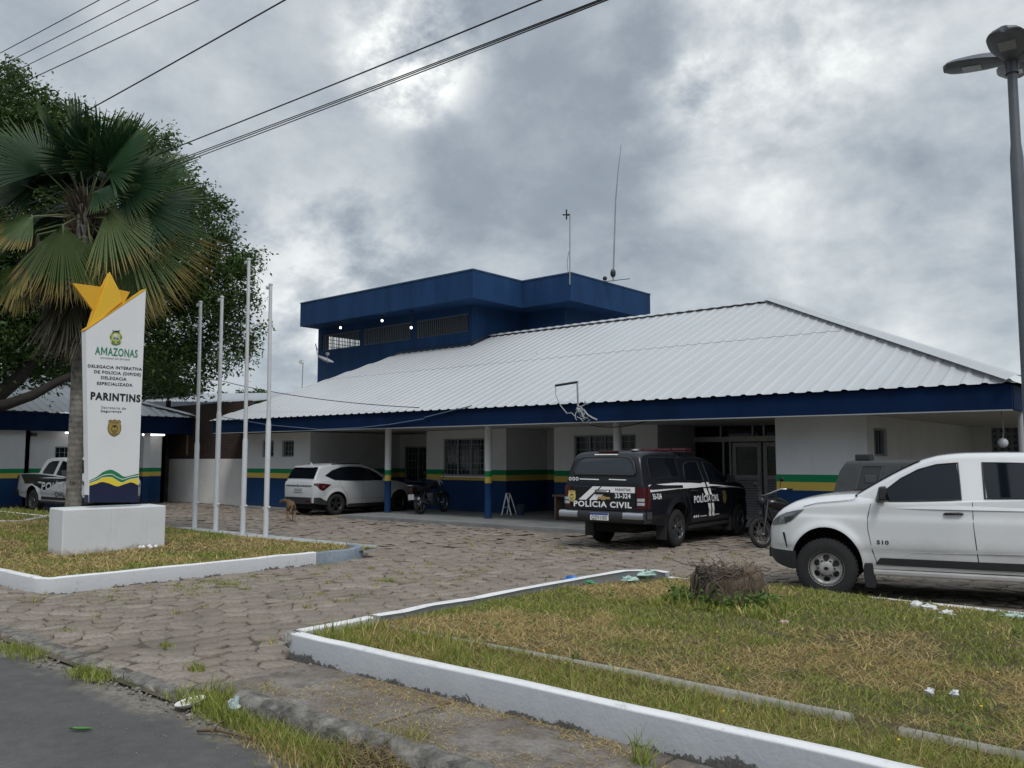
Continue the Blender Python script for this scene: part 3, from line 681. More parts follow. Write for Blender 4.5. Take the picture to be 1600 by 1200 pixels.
# globe lamp at the right end
p = Vp(1567, 692, 17.5); mb = MB().ball(p, .09, 12); l_ = st(mb.build('globe_lamp', M('globe', (.6,.62,.65), .2), ST, smooth=80)); MB().tube([p + [0,0,.08], p + [0,.1,.2], (p[0], 17.5, CEIL)], .012).build('stem', GREY, l_)

# ---------------------------------------------------------------- roof-top things
def onroof(px, py, v): return Vp(px, py, v)
q = Vp(507, 594, 20.6); q = np.array([q[0], 20.6, rz(q[0], 20.6)])
t = empty('satellite_dish', q, 0, 'grey satellite dish on a dark post at the left edge of the white roof', 'dish')
MB().tube([(0,0,-.1),(0,0,.62)], .03).build('post', DARKMETAL, t)
mb = MB().lathe([(.001, .0), (.12, .012), (.24, .045), (.34, .095), (.345, .10)], n=28); Rm = Matrix.Translation((.05, -.05, .72)) @ Matrix.Rotation(R(25), 4, 'Y') @ Matrix.Rotation(R(-8), 4, 'X')
mb.xf(lambda p: Rm @ Vector(p)); d_ = mb.build('reflector', M('dish_grey', (.30,.31,.33), .5, var=.2), t, smooth=50)
mb = MB().tube([(.3,-.1,.62), (.32,-.12,.95)], .012); mb.box(.27,.37,-.17,-.07,.93,1.03); mb.build('receiver', GREY, t)
q = Vp(472, 603, 20.2); q = np.array([q[0], 20.2, 4.4])
t = empty('camera_mast', q, 0, 'thin roof mast with a small white camera, left of the blue storey', 'camera mast')
MB().tube([(0,0,0),(.03,0,1.15)], .016).build('pole', GREY, t); mb = MB(); mb.box(-.14,.06,-.06,.06,1.12,1.26); mb.box(-.2,-.12,-.05,.05,1.15,1.22); mb.build('camera_head', WHITE_METAL, t)
q = Vp(897, 428, 25.3)
t = empty('antenna_mast', (q[0], 25.2, 8.0), 0, 'short mast with a small cross-shaped antenna at the corner of the blue roof', 'antenna')
top = Vp(894.5, 336, 25.2); dz = top[2] - 8.0; dx = top[0]-q[0]
MB().tube([(0,-.17,.15),(0,-.16,.6),(dx,-.16,dz)], .022).build('pole', GREY, t)
mb = MB(); mb.tube([(dx,-.16,dz),(dx-.32,-.16,dz+.02)], .02); mb.tube([(dx-.16,-.16,dz-.17),(dx-.16,-.16,dz+.2)], .03); mb.tube([(dx-.22,-.3,dz),(dx-.1,.0,dz)], .02); mb.build('cross_antenna', DARKMETAL, t)
MB().tube([(-.06,-.17,.5),(-.12,-.17,1.0),(-.03,-.17,1.4)], .008).build('cable', DARKMETAL, t)
q = Vp(958, 441, 27.2)
t = empty('whip_antenna', (q[0], 27.2, 8.55), 0, 'very tall thin leaning whip antenna on the blue roof', 'antenna')
mid = Vp(962, 312, 27.2) - [q[0],27.2,8.55]; top = Vp(970.5, 226, 27.2) - [q[0],27.2,8.55]
MB().tube([(0,0,0), mid*.5 + [-.0,0,0], mid, (mid+top)/2 + [-.02,0,0], top], [.035,.03,.026,.018,.010]).build('rod', GREY, t)
mb = MB().ball((0,0,.32), .11, 10, sq=(1,1,1.6)); mb.ball((-.38,0,.17), .09, 10); mb.tube([(-.42,0,.05),(.62,.2,.05)], .014); mb.build('floodlight', DARKMETAL, t)
# ---------------------------------------------------------------- cables on the station front
def sag(a, b, d, n=14):
    a = np.array(a, float); b = np.array(b, float); return [a + (b-a)*k/n - np.array([0,0,d*4*(k/n)*(1-k/n)]) for k in range(n+1)]
t = empty('cable_bracket', (*Vp(903, 640, 16.58)[:2], 3.0), 0, 'angled metal pole bracket with a tangle of grey cables on the blue fascia', 'bracket')
o_ = np.array(t.location); q = lambda x, y, v=16.5: Vp(x, y, v) - o_
MB().tube([q(903.5, 645), q(902, 597)], .022).build('post', GREY, t); MB().tube([q(902.5, 597), q(868, 602.5)], .03).build('arm', DARKMETAL, t)
mb = MB(); CABLE = M('cable_grey', (.36,.38,.40), .6)
mb.tube([q(868, 603), q(868.5, 618), q(876, 634), q(886, 646), q(893, 645), q(900, 652)], .012, 6)
for k in range(13):
    a = q(906 + rng.normal(0, 4), 641 + rng.normal(0, 5), 16.5 - rng.random()*.12); P = [a]
    for j in range(5): P.append(P[-1] + np.array([rng.normal(.015, .055), rng.normal(0, .03), rng.normal(-.012, .05)]))
    mb.tube(P, .012, 5)
mb.tube([q(912, 640), q(918, 648), q(926, 653), q(933, 656)], .02, 6); mb.build('cable_tangle', CABLE, t, smooth=60)
p1 = Vp(345, 595, 17.0); p2 = Vp(655, 637, 16.55)
tag(MB().tube(sag((p1 - (p2-p1)*.4), p1, .02, 4)[:-1] + sag(p1, p2, .16), .012, 6).build('service_cable', DARKMETAL), 'single thin cable crossing in front of the left part of the white roof', 'cable')
pts = [Vp(*a, 16.62) for a in ((340, 650), (420, 664), (500, 671), (560, 668.5), (610, 663), (662, 654.5), (664, 652), (700, 643), (737, 634))]
tag(MB().tube(pts, .014, 6).build('fascia_cable', M('fascia_cable', (.10,.15,.25), .6)), 'pale cable looping along the left half of the blue fascia', 'cable')
pts = sag(Vp(921, 664, 16.9), Vp(1010, 658, 16.9), .09)
tag(MB().tube(pts, .012, 6).build('porch_cable', DARKMETAL), 'dark cable sagging under the soffit beside the third column', 'cable')

# ---------------------------------------------------------------- side building, brick yard wall, canopy
AX = -33.0
AN = empty('side_building', (AX, 12, 0), 0, 'small blue and white building with a hipped corrugated roof, behind the pickup on the left', 'building')
ANI = Matrix.Translation((-AX, -12, 0))
def an(o): o.matrix_parent_inverse = ANI; return o
Wn = [Up(85, 720, AX-.22)[1], Up(131, 720, AX-.22)[1], 1.55, 2.2]
cu = Up(45, 730, AX)[1]
an(wall(MB(), 'v', AX, 2, cu, 0, 2.8).build('wall', WALL, AN)); an(wall(MB(), 'v', AX-.22, cu-.2, 17.2, 0, 2.8, [Wn]).build('wall', WALL, AN))
an(wall(MB(), 'u', cu, AX-.22, AX, 0, 2.8, sgn=-1).build('wall', WALL, AN)); an(wall(MB(), 'u', 17.2, -42, AX-.22, 0, 2.8, sgn=-1).build('wall', WALL, AN)); an(wall(MB(), 'u', 2, -42, AX, 0, 2.8).build('wall', WALL, AN))
w_ = window(AN, 'v', AX-.22, *Wn, nx=6, ny=3, mat=GRILLE); an(w_)
pv = Up(226, 730, AX)[1]; an(MB().box(AX-.13, AX+.13, pv-.13, pv+.13, 0, 2.74).build('column', WALL, AN))
ev0, ev1, eu, ez = 0.0, 18.2, AX+.45, 3.42
mb = MB(); ys = []; hs_ = []; k = 0
while ev0 + k*.345 < ev1:
    for a, h in prof[:-1]:
        y = ev0 + k*.345 + a
        if y <= ev1: ys.append(y); hs_.append(h)
    k += 1
ys.append(ev1); hs_.append(0); rw = 5.0; sl_ = .36
mb.grid([[(eu - min(rw, ev1 - y + .001)*q, y, ez + sl_*min(rw, ev1 - y + .001)*q + h) for q in (0, .5, 1)] for y, h in zip(ys, hs_)])
mb.poly([(eu, ev1, ez), (eu - rw, ev1 - rw, ez + sl_*rw), (eu - 2*rw, ev1, ez)])
rf2 = an(mb.build('roof', ROOF, AN, fix=False))
cap((eu, ev1, ez+.05), (eu-rw, ev1-rw, ez+sl_*rw+.06), .2, .06).build('hip_cap', ROOF, rf2)
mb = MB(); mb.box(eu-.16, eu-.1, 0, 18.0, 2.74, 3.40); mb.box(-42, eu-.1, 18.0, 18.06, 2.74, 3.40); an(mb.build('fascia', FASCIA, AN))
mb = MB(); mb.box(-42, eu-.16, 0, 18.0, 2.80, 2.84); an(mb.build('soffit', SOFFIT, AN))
for px in (122, 240):
    y = Up(px, 678, AX+.1)[1]; an(MB().tube([(AX+.1, y-.45, 2.70), (AX+.1, y+.45, 2.70)], .03).build('light_tube', LIT, AN))
mb = MB(); q = Up(52, 677, AX); mb.box(AX-.02, AX+.14, q[1]-.1, q[1]+.08, 2.55, 2.68); an(mb.build('wall_lamp', DARKMETAL, AN))
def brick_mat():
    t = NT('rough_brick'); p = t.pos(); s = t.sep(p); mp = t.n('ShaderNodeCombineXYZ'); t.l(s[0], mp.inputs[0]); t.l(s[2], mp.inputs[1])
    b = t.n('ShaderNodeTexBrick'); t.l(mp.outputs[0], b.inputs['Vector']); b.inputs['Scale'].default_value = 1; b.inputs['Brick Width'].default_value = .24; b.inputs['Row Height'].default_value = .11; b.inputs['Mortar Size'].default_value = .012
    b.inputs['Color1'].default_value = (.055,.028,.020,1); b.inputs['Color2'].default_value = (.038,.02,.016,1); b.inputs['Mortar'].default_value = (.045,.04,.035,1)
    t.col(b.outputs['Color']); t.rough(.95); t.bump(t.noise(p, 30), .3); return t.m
bw = empty('yard_wall', (-32.5, 18, 0), 0, 'yard wall with bare dark brick above and white paint below, between the two buildings', 'wall')
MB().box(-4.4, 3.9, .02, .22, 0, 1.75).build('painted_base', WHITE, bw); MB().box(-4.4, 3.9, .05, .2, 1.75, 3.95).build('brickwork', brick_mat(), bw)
mb = MB(); mb.tube([(-.5,.03,1.9),(-.5,.02,2.95)], .05); mb.build('rusty_pipe', M('rusty_pipe', (.2,.13,.08), .8, var=.4), bw)
cn = empty('yard_canopy', (-35, 20, 0), 0, 'grey sheet metal canopy roof above the bare brick yard wall', 'canopy')
mb = MB(); A = []
for k in range(100): x = -9 + 12.6*k/99; A.append([(x, 0, 4.46 - .045*x - .18 + .03*(k % 2)), (x, 4, 4.9 - .045*x + .03*(k % 2))])
mb.grid(A); mb.build('roof', M('canopy_sheet', (.42,.45,.48), .5, .2, var=.2), cn)
mb = MB(); mb.prism([(-9,-.02,4.68),(3.6,-.02,4.11),(3.6,-.02,3.72),(-9,-.02,4.29)], (0,.05,0)); mb.build('fascia', M('canopy_fascia', (.12,.14,.17), .6, var=.2), cn)
mb = MB(); [mb.box(x-.06, x+.06, .1, .22, 0, 4.2) for x in (-8, -3, 2)]; mb.build('post', GREY, cn)

# ---------------------------------------------------------------- the sign
SG = empty('totem_sign', (-15.7, 6.98, .1), 0, 'tall white police sign with a yellow star on a white concrete plinth', 'sign')
SGI = Matrix.Translation((15.7, -6.98, -.1))
def sg(o): o.matrix_parent_inverse = SGI; return o
SW = M('sign_white', (.76,.77,.78), .35, var=.04, vs=2); 
def plinth():
    t = NT('plinth_white'); p = t.pos(); z = t.sep(p)[2]; n = t.noise(p, 5, 8, .7); f = t.noise(p, 14, 6); c = t.mix(t.ramp(t.noise(p, 1.6, 6, .6), [(.4, 0), (.75, .5)]), (.66,.67,.68), (.55,.56,.57))
    mp = t.n('ShaderNodeMapping'); mp.inputs['Scale'].default_value = (5, 5, .7); t.l(p, mp.inputs[0]); c = t.mix(t.ramp(t.noise(mp.outputs[0], 1.6, 6, .7), [(.56, 0), (.72, .35)]), c, (.40,.40,.39))
    c = t.mix(t.ramp(t.math('SUBTRACT', n, t.math('MULTIPLY', t.math('SUBTRACT', z, .12), 2.2)), [(.30, 0), (.5, .75)]), c, (.27,.22,.16)); t.col(c); t.rough(.75); t.bump(f, .18, .02); return t.m
SW2 = plinth()
sg(MB().prism([(-15.11,6.08,.05),(-15.11,7.88,.05),(-15.98,8.0,.05),(-15.98,6.2,.05)], (0,0,.825)).build('plinth', SW2, SG, bevel=.02))
SU = -15.30
def sp_(x, y, e=0): 
    p = Up(x, y, SU); return (SU + e, p[1], p[2])
def outline(pts, e=0): return [sp_(x, y, e) for x, y in pts]
PF = [(138.75, 785), (215.5, 785), (217, 740), (222, 600), (228, 453), (134, 517), (136, 620), (138, 740)]
pn = sg(MB().prism(outline(PF), (-.17, 0, 0)).build('panel', SW, SG))
def band(top, bot, e, name, mat):
    mb = MB(); A = [[sp_(*a, e), sp_(*b, e)] for a, b in zip(top, bot)]; mb.grid(A); mb.build(name, mat, pn)
def crv(pts, n=40):
    X = [p[0] for p in pts]; f = pchip(X, [p[1] for p in pts]); xs = np.linspace(X[0], X[-1], n); return [(x, f(x)) for x in xs]
k_ = 6.1538
def zz_(pts): return crv([(x/k_, 690 + y/k_) for x, y in pts])
gt = zz_([(858,375),(930,338),(1000,288),(1065,270),(1130,298),(1200,338),(1260,325),(1330,308)])
gb = zz_([(858,398),(930,372),(1000,340),(1065,338),(1130,372),(1170,390),(1240,362),(1330,345)])
wt = zz_([(858,402),(930,378),(1000,345),(1065,343),(1130,377),(1170,395),(1240,368),(1330,352)])
yb = zz_([(858,425),(920,408),(980,388),(1040,400),(1130,430),(1200,408),(1260,392),(1330,420)])
l1 = zz_([(858,383),(930,352),(1000,318),(1065,310),(1130,340),(1175,358),(1250,338),(1330,322)]); l2 = [(x, y+1.1) for x, y in l1]
band(gt, gb, .003, 'green_wave', GREEN); band(wt, yb, .003, 'yellow_wave', M('wave_yellow', (.80,.62,.05), .4)); band(l1, l2, .005, 'white_line', SW)
bb = [(x, 785) for x, y in yb]; bb[0] = (139, 785); bb[-1] = (215.4, 785)
mbn = MB(); mbn.grid([[sp_(x, y, .0025), sp_(*q, .0025)] for (x, y), q in zip(yb, bb)])
p0 = sp_(139, 750); pb = sp_(138.75, 785)
mbn.poly([(SU, p0[1]-.003, p0[2]+.0), (SU-.17, p0[1]-.003, p0[2]), (SU-.17, pb[1]-.003, pb[2]), (SU, pb[1]-.003, pb[2])]); mbn.build('navy_base', M('sign_navy', (.010,.014,.05), .4), pn)
# yellow star set on the slanted top
YS = M('star_yellow', (.70,.38,.015), .45, var=.05); YS2 = M('star_yellow_face', (.78,.47,.03), .4, var=.05)
S1 = [(116,441),(163,447),(172,426),(188,453),(207,455),(214,460),(150,512),(138,516),(149,484)]
S1 = [(116,441.5),(162,447.5),(173,425.5),(186,451),(206,455.5),(196,474),(150,506),(139,513),(148,484)]
st_ = sg(MB().prism([(SU-.13, *sp_(*q)[1:]) for q in S1], (.06, 0, 0)).build('star', YS, SG, bevel=.004))
S2 = [(173,424.5),(187,452),(193,470),(146,509),(140,514),(160,462)]
MB().prism([(SU-.068, *sp_(*q)[1:]) for q in S2], (.035, 0, 0)).build('star_face', YS2, st_, bevel=.004)
mb = MB(); a = sp_(134, 517); b = sp_(228, 453); mb.prism([(SU+.004, a[1]-.01, a[2]+.004), (SU+.004, b[1], b[2]+.004), (SU-.174, b[1], b[2]+.004), (SU-.174, a[1]-.01, a[2]+.004)], (0, 0, .02)); mb.build('yellow_edge', YS, st_)
def line(s, x0, y0, x1, y1, cap_, name, mat, bold=0., w=1.):
    a = sp_(x0, y0); b = sp_(x1, y1); h = abs(sp_(x0, y0)[2] - sp_(x0, y0-cap_)[2])
    mb = MB(); put_text(mb, s, b[1]-a[1], h, lambda x, y: (SU+.004, a[1]+x, a[2] + (b[2]-a[2])*x/(b[1]-a[1]) + y), bold=bold); mb.build(name, mat, pn, fix=False)
LG = M('letter_green', (.012,.21,.11), .5); LK = M('letter_black', (.012,.012,.018), .5); LGY = M('letter_grey', (.10,.10,.11), .5)
line('AMAZONAS', 148.2, 553.5, 214.8, 558.7, 12.3, 'lettering', LG, .022); line('GOVERNO DO ESTADO', 156.7, 560.2, 202.8, 563.2, 2.3, 'lettering', LGY, .01)
for s, *q in (('DELEGACIA INTERATIVA', 137, 573.8, 221.6, 579.2), ('DE POLÍCIA (DIP/DE)', 146.8, 582.8, 220, 587.8), ('DELEGACIA', 157.6, 592, 197.6, 594.8), ('ESPECIALIZADA', 151.2, 601, 207, 604)): line(s, *q, 4.6, 'lettering', INK, .028)
line('PARINTINS', 141.2, 623.8, 219.2, 628.2, 11.3, 'lettering', LK, .045)
line('Secretaria de', 158, 638.2, 196.5, 640, 3.9, 'lettering', LGY, .004); line('Segurança', 157.2, 643.9, 189.8, 644.6, 3.7, 'lettering', LK, .014)
# state arms: green wreath, yellow ring, blue field, dark eagle
def disc(mb, cx, cy, rx, ry, e, mi=0, n=20, a0=0, a1=2*math.pi): mb.poly([sp_(cx + rx*math.cos(a), cy + ry*math.sin(a), e) for a in np.linspace(a0, a1, n, endpoint=a1 < 6)], mi)
mb = MB(); disc(mb, 181, 527, 9.2, 9.5, .003, 0); disc(mb, 181, 527, 7.3, 7.6, .0045, 1); disc(mb, 181, 526.5, 5.4, 5.6, .006, 2); disc(mb, 180.2, 524, 2.1, 2.2, .0075, 3); disc(mb, 183, 529.4, 2.4, 1.7, .0075, 4)
disc(mb, 178.6, 528.5, 1.6, 2., .0075, 0)
for k in range(12):
    a = 2*math.pi*k/12; disc(mb, 181 + 8.3*math.cos(a), 527 + 8.6*math.sin(a), 1.7, 1.5, .005, 1 if k % 2 else 0, 8)
mb.poly(outline([(174.5,515.2),(179,517.2),(181,516.4),(183.5,517),(188.5,515),(184.5,518.8),(181.5,519.8),(178.5,518.8)], .007), 5)
mb.poly(outline([(172.5,534.5),(181,537.8),(190,534),(187,538),(181,540),(175,538.2)], .006), 0)
mb.build('state_arms', [M('arms_green', (.10,.20,.05), .5), M('arms_yellow', (.50,.48,.08), .5), M('arms_pale', (.50,.55,.35), .5), M('arms_white', (.7,.7,.65), .5), M('arms_blue', (.08,.22,.42), .5), LK], pn, fix=False)
def badge(mb, f, e=.004):
    """shield outline in unit box, f(x,y,e)->3-D; y up, centre 0"""
    sh = [(-.42,.40),(-.30,.47),(-.15,.43),(0,.5),(.15,.43),(.30,.47),(.42,.40),(.40,.25),(.46,.05),(.44,-.15),(.33,-.34),(.14,-.45),(0,-.5),(-.14,-.45),(-.33,-.34),(-.44,-.15),(-.46,.05),(-.40,.25)]
    mb.poly([f(x, y, e) for x, y in sh], 1); mb.poly([f(x*.9, y*.9, e+.002) for x, y in sh], 0)
    mb.poly([f(.22*math.cos(a), .22*math.sin(a) - .05, e+.004) for a in np.linspace(0, 6.28, 16, endpoint=False)], 1)
    mb.poly([f(.17*math.cos(a), .17*math.sin(a) - .05, e+.005) for a in np.linspace(0, 6.28, 16, endpoint=False)], 0)
    mb.poly([f(x, y, e+.006) for x, y in ((-.16,.17),(-.04,.12),(0,.16),(.04,.12),(.16,.17),(.06,.04),(0,.0),(-.06,.04))], 2)
    mb.poly([f(x, y, e+.006) for x, y in ((-.1,-.12),(.1,-.12),(.0,-.2))], 1)
    put_text(mb, 'POLÍCIA', .56, .085, lambda x, y: f(x-.28, y+.27, e+.004), 2, .02); put_text(mb, 'CIVIL', .36, .085, lambda x, y: f(x-.18, y-.38, e+.004), 2, .02)
c_ = sp_(178.7, 668.7); hw = sp_(190.4, 669)[1] - sp_(167, 669)[1]; hh = sp_(178.7, 655)[2] - sp_(178.7, 682.5)[2]
mb = MB(); badge(mb, lambda x, y, e: (SU+e, c_[1]+x*hw, c_[2]+y*hh)); mb.build('police_badge', [GOLD, GOLDDK, LK], pn, fix=False)
p = Zp(228, 857, .14); mb = MB()
for k in range(5): mb.ball((p[0]+.05+rng.normal(0,.03), p[1]+rng.normal(0,.06), .16+rng.random()*.02), .035, 8)
tag(mb.build('paper_scrap', WHITE), 'small white scrap lying at the foot of the sign plinth', 'litter')

# ---------------------------------------------------------------- flagpoles
FLAB = ['leftmost of the four white flagpoles, about as tall as its right neighbour', 'second white flagpole from the left, slightly taller than the leftmost', 'tallest of the four white flagpoles, third from the left', 'rightmost white flagpole, standing nearest the grey end of the kerb']
POLE = M('pole_white', (.62,.64,.66), .4, .1, var=.12, vs=2)
for k, (bx, by, tx, ty, sy) in enumerate(((303.5,836,313.5,473,696), (336.5,838,347,465,648), (379,842,389,406,690), (415,844,420,446,664))):
    u = Vp(bx, by, 10.42)[0]; zt_ = Vp(tx, ty, 10.42)[2]; zs = Vp(bx, sy, 10.42)[2]
    t = empty('flagpole', (u, 10.42, .06), 0, FLAB[k], 'flagpole', 'four white flagpoles beside the sign')
    MB().lathe([(.056,0),(.056,zs-.06),(.044,zs+.02)], n=16).build('lower_pole', POLE, t, smooth=40)
    dx = Vp(tx, ty, 10.42)[0] - u; dx = np.sign(dx)*min(abs(dx), .05)
    MB().tube([(0,0,zs),(dx,0,zt_-.06)], [.044,.036], 14).build('upper_pole', POLE, t, smooth=40)
    mb = MB().ball((dx,0,zt_-.05), .05, 10, sq=(1,1,.7)); mb.lathe([(.001,-.02),(.04,-.02),(.04,.02),(.001,.02)], (dx-.085, -.02, zt_-.11), axis='y', n=10); mb.tube([(dx,0,zt_-.11),(dx-.09,-.02,zt_-.11)], .012, 6); mb.build('pulley', POLE, t)
    mb = MB(); mb.tube([(-.11,-.0,.62),(.11,0,.66)], .014, 6); mb.ball((-.11,0,.62), .025, 8); mb.ball((.11,0,.66), .025, 8); mb.build('cleat', POLE, t)

# ---------------------------------------------------------------- street lamp with four heads
LP = empty('street_lamp', (-1.645, 9.83, .15), 0, 'tall grey street lamp with four flat lamp heads at the right edge', 'street lamp')
LM = M('lamp_grey', (.13,.142,.16), .45, .3, var=.12, vs=4)
zt2 = 5.62
MB().lathe([(.09,0),(.09,.05),(.066,.06),(.062,4.62),(.048,4.78),(.046,zt2)], n=18).build('pole', LM, LP, smooth=40)
mb = MB().lathe([(.062,zt2-.10),(.066,zt2),(.066,zt2+.16),(.05,zt2+.2),(.001,zt2+.2)], n=16); mb.build('hub', LM, LP, smooth=40)
HW = pchip([0,.15,.4,.7,.88,.96,1.], [.085,.12,.165,.175,.15,.11,.05]); HT = pchip([0,.3,.8,1.], [.085,.085,.06,.03])
for k, az in enumerate((-139, -49, 41, 131)):
    a = R(az - 36)
    Lh = .60; mb = MB(); A = []
    for i in range(13):
        x = i/12; wd = HW(x); th = HT(x)
        A.append([(x*Lh+.03, y*wd, (th*(1 - abs(y)**3.5) if s_ else -.035*(1-abs(y)**5)) + .06 + .06*x) for s_, y in [(1, q) for q in np.linspace(-1, 1, 9)] + [(0, q) for q in np.linspace(1, -1, 9)[1:-1]]])
    A = [r + [r[0]] for r in A]; mb.grid(A); mb.poly(A[-1][:-1]); mb.poly(A[0][:-1])
    rot = Matrix.Translation((0, 0, zt2)) @ Matrix.Rotation(a, 4, 'Z'); mb.xf(lambda p: rot @ Vector(p))
    h_ = mb.build('lamp_head', LM, LP, smooth=45)
    mb = MB(); mb.box(.27, .45, -.075, .075, .04, .062); mb.xf(lambda p: rot @ (Vector(p) + Vector((0,0,.06*(p[0]-.03)/Lh - .022)))); mb.build('lens', M('lamp_lens', (.30,.32,.34), .2), h_, bevel=.006)
mb = MB().lathe([(.05,zt2+.22),(.05,zt2+.31),(.03,zt2+.35),(.001,zt2+.355)], (.075,.10,0), n=14); mb.tube([(0,0,zt2+.15),(.075,.10,zt2+.22)], .02); mb.build('photocell', M('photocell_blue', (.01,.14,.30), .3), LP, smooth=40)

# ---------------------------------------------------------------- overhead lines along the street
WIRE = M('wire_dark', (.022,.022,.026), .6)
for (qa, qb, z, lab, r) in (((155,0),(0,83),9.2,'outermost overhead line in the top left corner of the sky',.010), ((202,0),(0,103),9.1,'second overhead line from the top left corner of the sky',.010), ((247,0),(12,117),9.0,'third overhead line from the top left corner of the sky',.010), ((310,0),(38,128),8.9,'fourth overhead line from the top left corner, skimming the tree top',.012), ((445,0),(165,157),8.4,'thick overhead line running into the palm crown',.016),
                       ((845,0),(250,240),7.6,'single overhead line just above the bundle of three',.016), ((936,0),(285,247),7.25,'uppermost line of the bundle of three overhead lines',.012), ((942,0),(285,250),7.2,'middle line of the bundle of three overhead lines',.012), ((949,0),(285,254),7.14,'lowest line of the bundle of three overhead lines',.012)):
    A = Zp(*qa, z); v = A[1]
    B = Vp(*qb, v); du = B[0]-A[0]; dz = B[2]-z
    # parabola through both points with the lowest point far to the left
    c = dz/du; pts = [(u, v, z + c*(u-A[0]) + .0006*(u-A[0])*(u-B[0])) for u in np.linspace(-70, 20, 60)]
    tag(MB().tube(pts, r*.78, 6).build('power_line', WIRE, smooth=60), lab, 'power line', 'overhead lines along the street')
# ---------------------------------------------------------------- vehicles (local frame: x forward, y left, z up, origin on the ground under the rear axle)
def paint(name, col, rough=.3, coat=.6, dirt=.0):
    t = NT(name); g = t.n('ShaderNodeTexCoord').outputs['Object']; n = t.noise(g, 2.2, 6, .65); s = t.sep(g)
    low = t.math('MULTIPLY', t.ramp(t.math('ADD', s[2], t.math('MULTIPLY', n, .5)), [(.55, 1), (1.0, 0)]), dirt)
    t.col(t.mix(low, t.mix(t.ramp(n, [(.4, 0), (.7, .25)]), col, tuple(x*.85 for x in col)), (.16,.13,.10)))
    t.rough(rough); t.b.inputs['Coat Weight'].default_value = coat; t.b.inputs['Coat Roughness'].default_value = .04; return t.m
WPAINT = paint('white_car_paint', (.72,.73,.74), .4, .9, .6); KPAINT = paint('black_car_paint', (.005,.006,.010), .35, .12, .06); WPAINT2 = paint('pearl_car_paint', (.50,.52,.54), .35, .5, .3); GPAINT = paint('dark_grey_paint', (.045,.048,.052), .6, .0, .4)
STEEL = M('steel_wheel', (.40,.39,.38), .5, .4, var=.35, vs=9); ALLOY = M('alloy_wheel', (.20,.205,.215), .35, .8); ALLOYD = M('dark_alloy', (.09,.09,.10), .35, .8); GAP = M('panel_gap', (.03,.032,.035), .8)

def wheel(parent, x, y, r, wd, style, side):
    """side: +1 left, -1 right (outer face towards +-y)"""
    rr = r*(.565 if style == 'steel' else .63); mb = MB(); o = wd/2
    prof_ = [(rr-.01,-o*.8),(rr+.01,-o*.96),(rr+.05,-o),(r-.045,-o*.97),(r-.012,-o*.82),(r,-o*.6),(r-.001,-.03),(r-.009,-.027),(r-.009,-.017),(r,-.014),(r,.014),(r-.009,.017),(r-.009,.027),(r-.001,.03),(r,o*.6),(r-.012,o*.82),(r-.045,o*.97),(rr+.05,o),(rr+.01,o*.96),(rr-.01,o*.8)]
    mb.lathe(prof_, axis='y', n=40)
    for k in range(44):        # shoulder blocks
        a = 2*math.pi*k/44; c, s = math.cos(a), math.sin(a)
        for sg_ in (-1, 1): mb.add([((r+dr)*math.cos(a+da), sg_*yy, (r+dr)*math.sin(a+da)) for dr, da, yy in ((-.03,-.035,o*.93),(-.03,.035,o*.93),(.004,.035,o*.74),(.004,-.035,o*.74),(.004,.03,o*.30),(.004,-.03,o*.30))], [(0,1,2,3),(3,2,4,5)])
    w_ = mb.build('wheel', RUBBER, parent, smooth=35, fix=False); w_.location = (x, y, r)
    mb = MB(); yo = side*(o-.02)
    L_ = lambda pr, n=32, mi=0, **k: mb.lathe([(a, side*h) for a, h in pr], axis='y', n=n, mi=mi, **k)
    L_([(rr-.012,-o*.8),(rr-.02,o*.6),(rr+.004,o*.92),(rr+.012,o*.95),(rr+.012,o*.85)]); L_([(rr-.015,-.02),(.001,-.02)], mi=1)
    if style == 'steel':
        L_([(rr-.02,o*.72),(rr-.05,o*.55),(rr-.085,o*.55),(.11,o*.78),(.09,o*.80),(.085,o*1.0),(.07,o*1.06),(.001,o*1.07)])
        for k in range(6):
            a = 2*math.pi*(k+.5)/6; P = []
            for q in np.linspace(0, 2*math.pi, 14, endpoint=False):
                aa = a + .30*math.cos(q); ra = rr - .078 + .034*math.sin(q); h = o*(.55 + (.78-.55)*max(0, (rr-.085-ra)/(rr-.195))) + .005
                P.append((ra*math.cos(aa), side*h, ra*math.sin(aa)))
            mb.poly(P, 1)
        for k in range(6):
            a = 2*math.pi*k/6; mb.ball((.098*math.cos(a), side*o*.83, .098*math.sin(a)), .012, 6, 1)
        mb.poly([(.022*math.cos(a)*1.3, side*(o*1.075), .022*math.sin(a)) for a in np.linspace(0, 6.28, 12, endpoint=False)], 1)
    else:
        ns = 6 if style == 'alloy6' else 5
        L_([(.075,o*.62),(.07,o*.72),(.001,o*.74)])
        for k in range(ns):
            for da in ((-.13, .13) if style == 'alloy6' else (0,)):
                a = 2*math.pi*k/ns + math.pi/2; wv = .022 if style == 'alloy6' else .028
                t0 = np.array([math.cos(a+da*.4), 0, math.sin(a+da*.4)]); t1 = np.array([math.cos(a+da*1.25), 0, math.sin(a+da*1.25)]); nn = np.array([-math.sin(a), 0, math.cos(a)])
                p0, p1 = t0*.06, t1*(rr-.01)
                mb.prism([p0 - nn*wv + [0, side*o*.66, 0], p0 + nn*wv + [0, side*o*.66, 0], p1 + nn*wv*1.15 + [0, side*o*.82, 0], p1 - nn*wv*1.15 + [0, side*o*.82, 0]], (0, -side*.035, 0))
    rm = mb.build('rim', [STEEL if style == 'steel' else (ALLOY if style == 'alloy6' else ALLOYD), BLACK], w_, smooth=30, fix=False)
    return w_

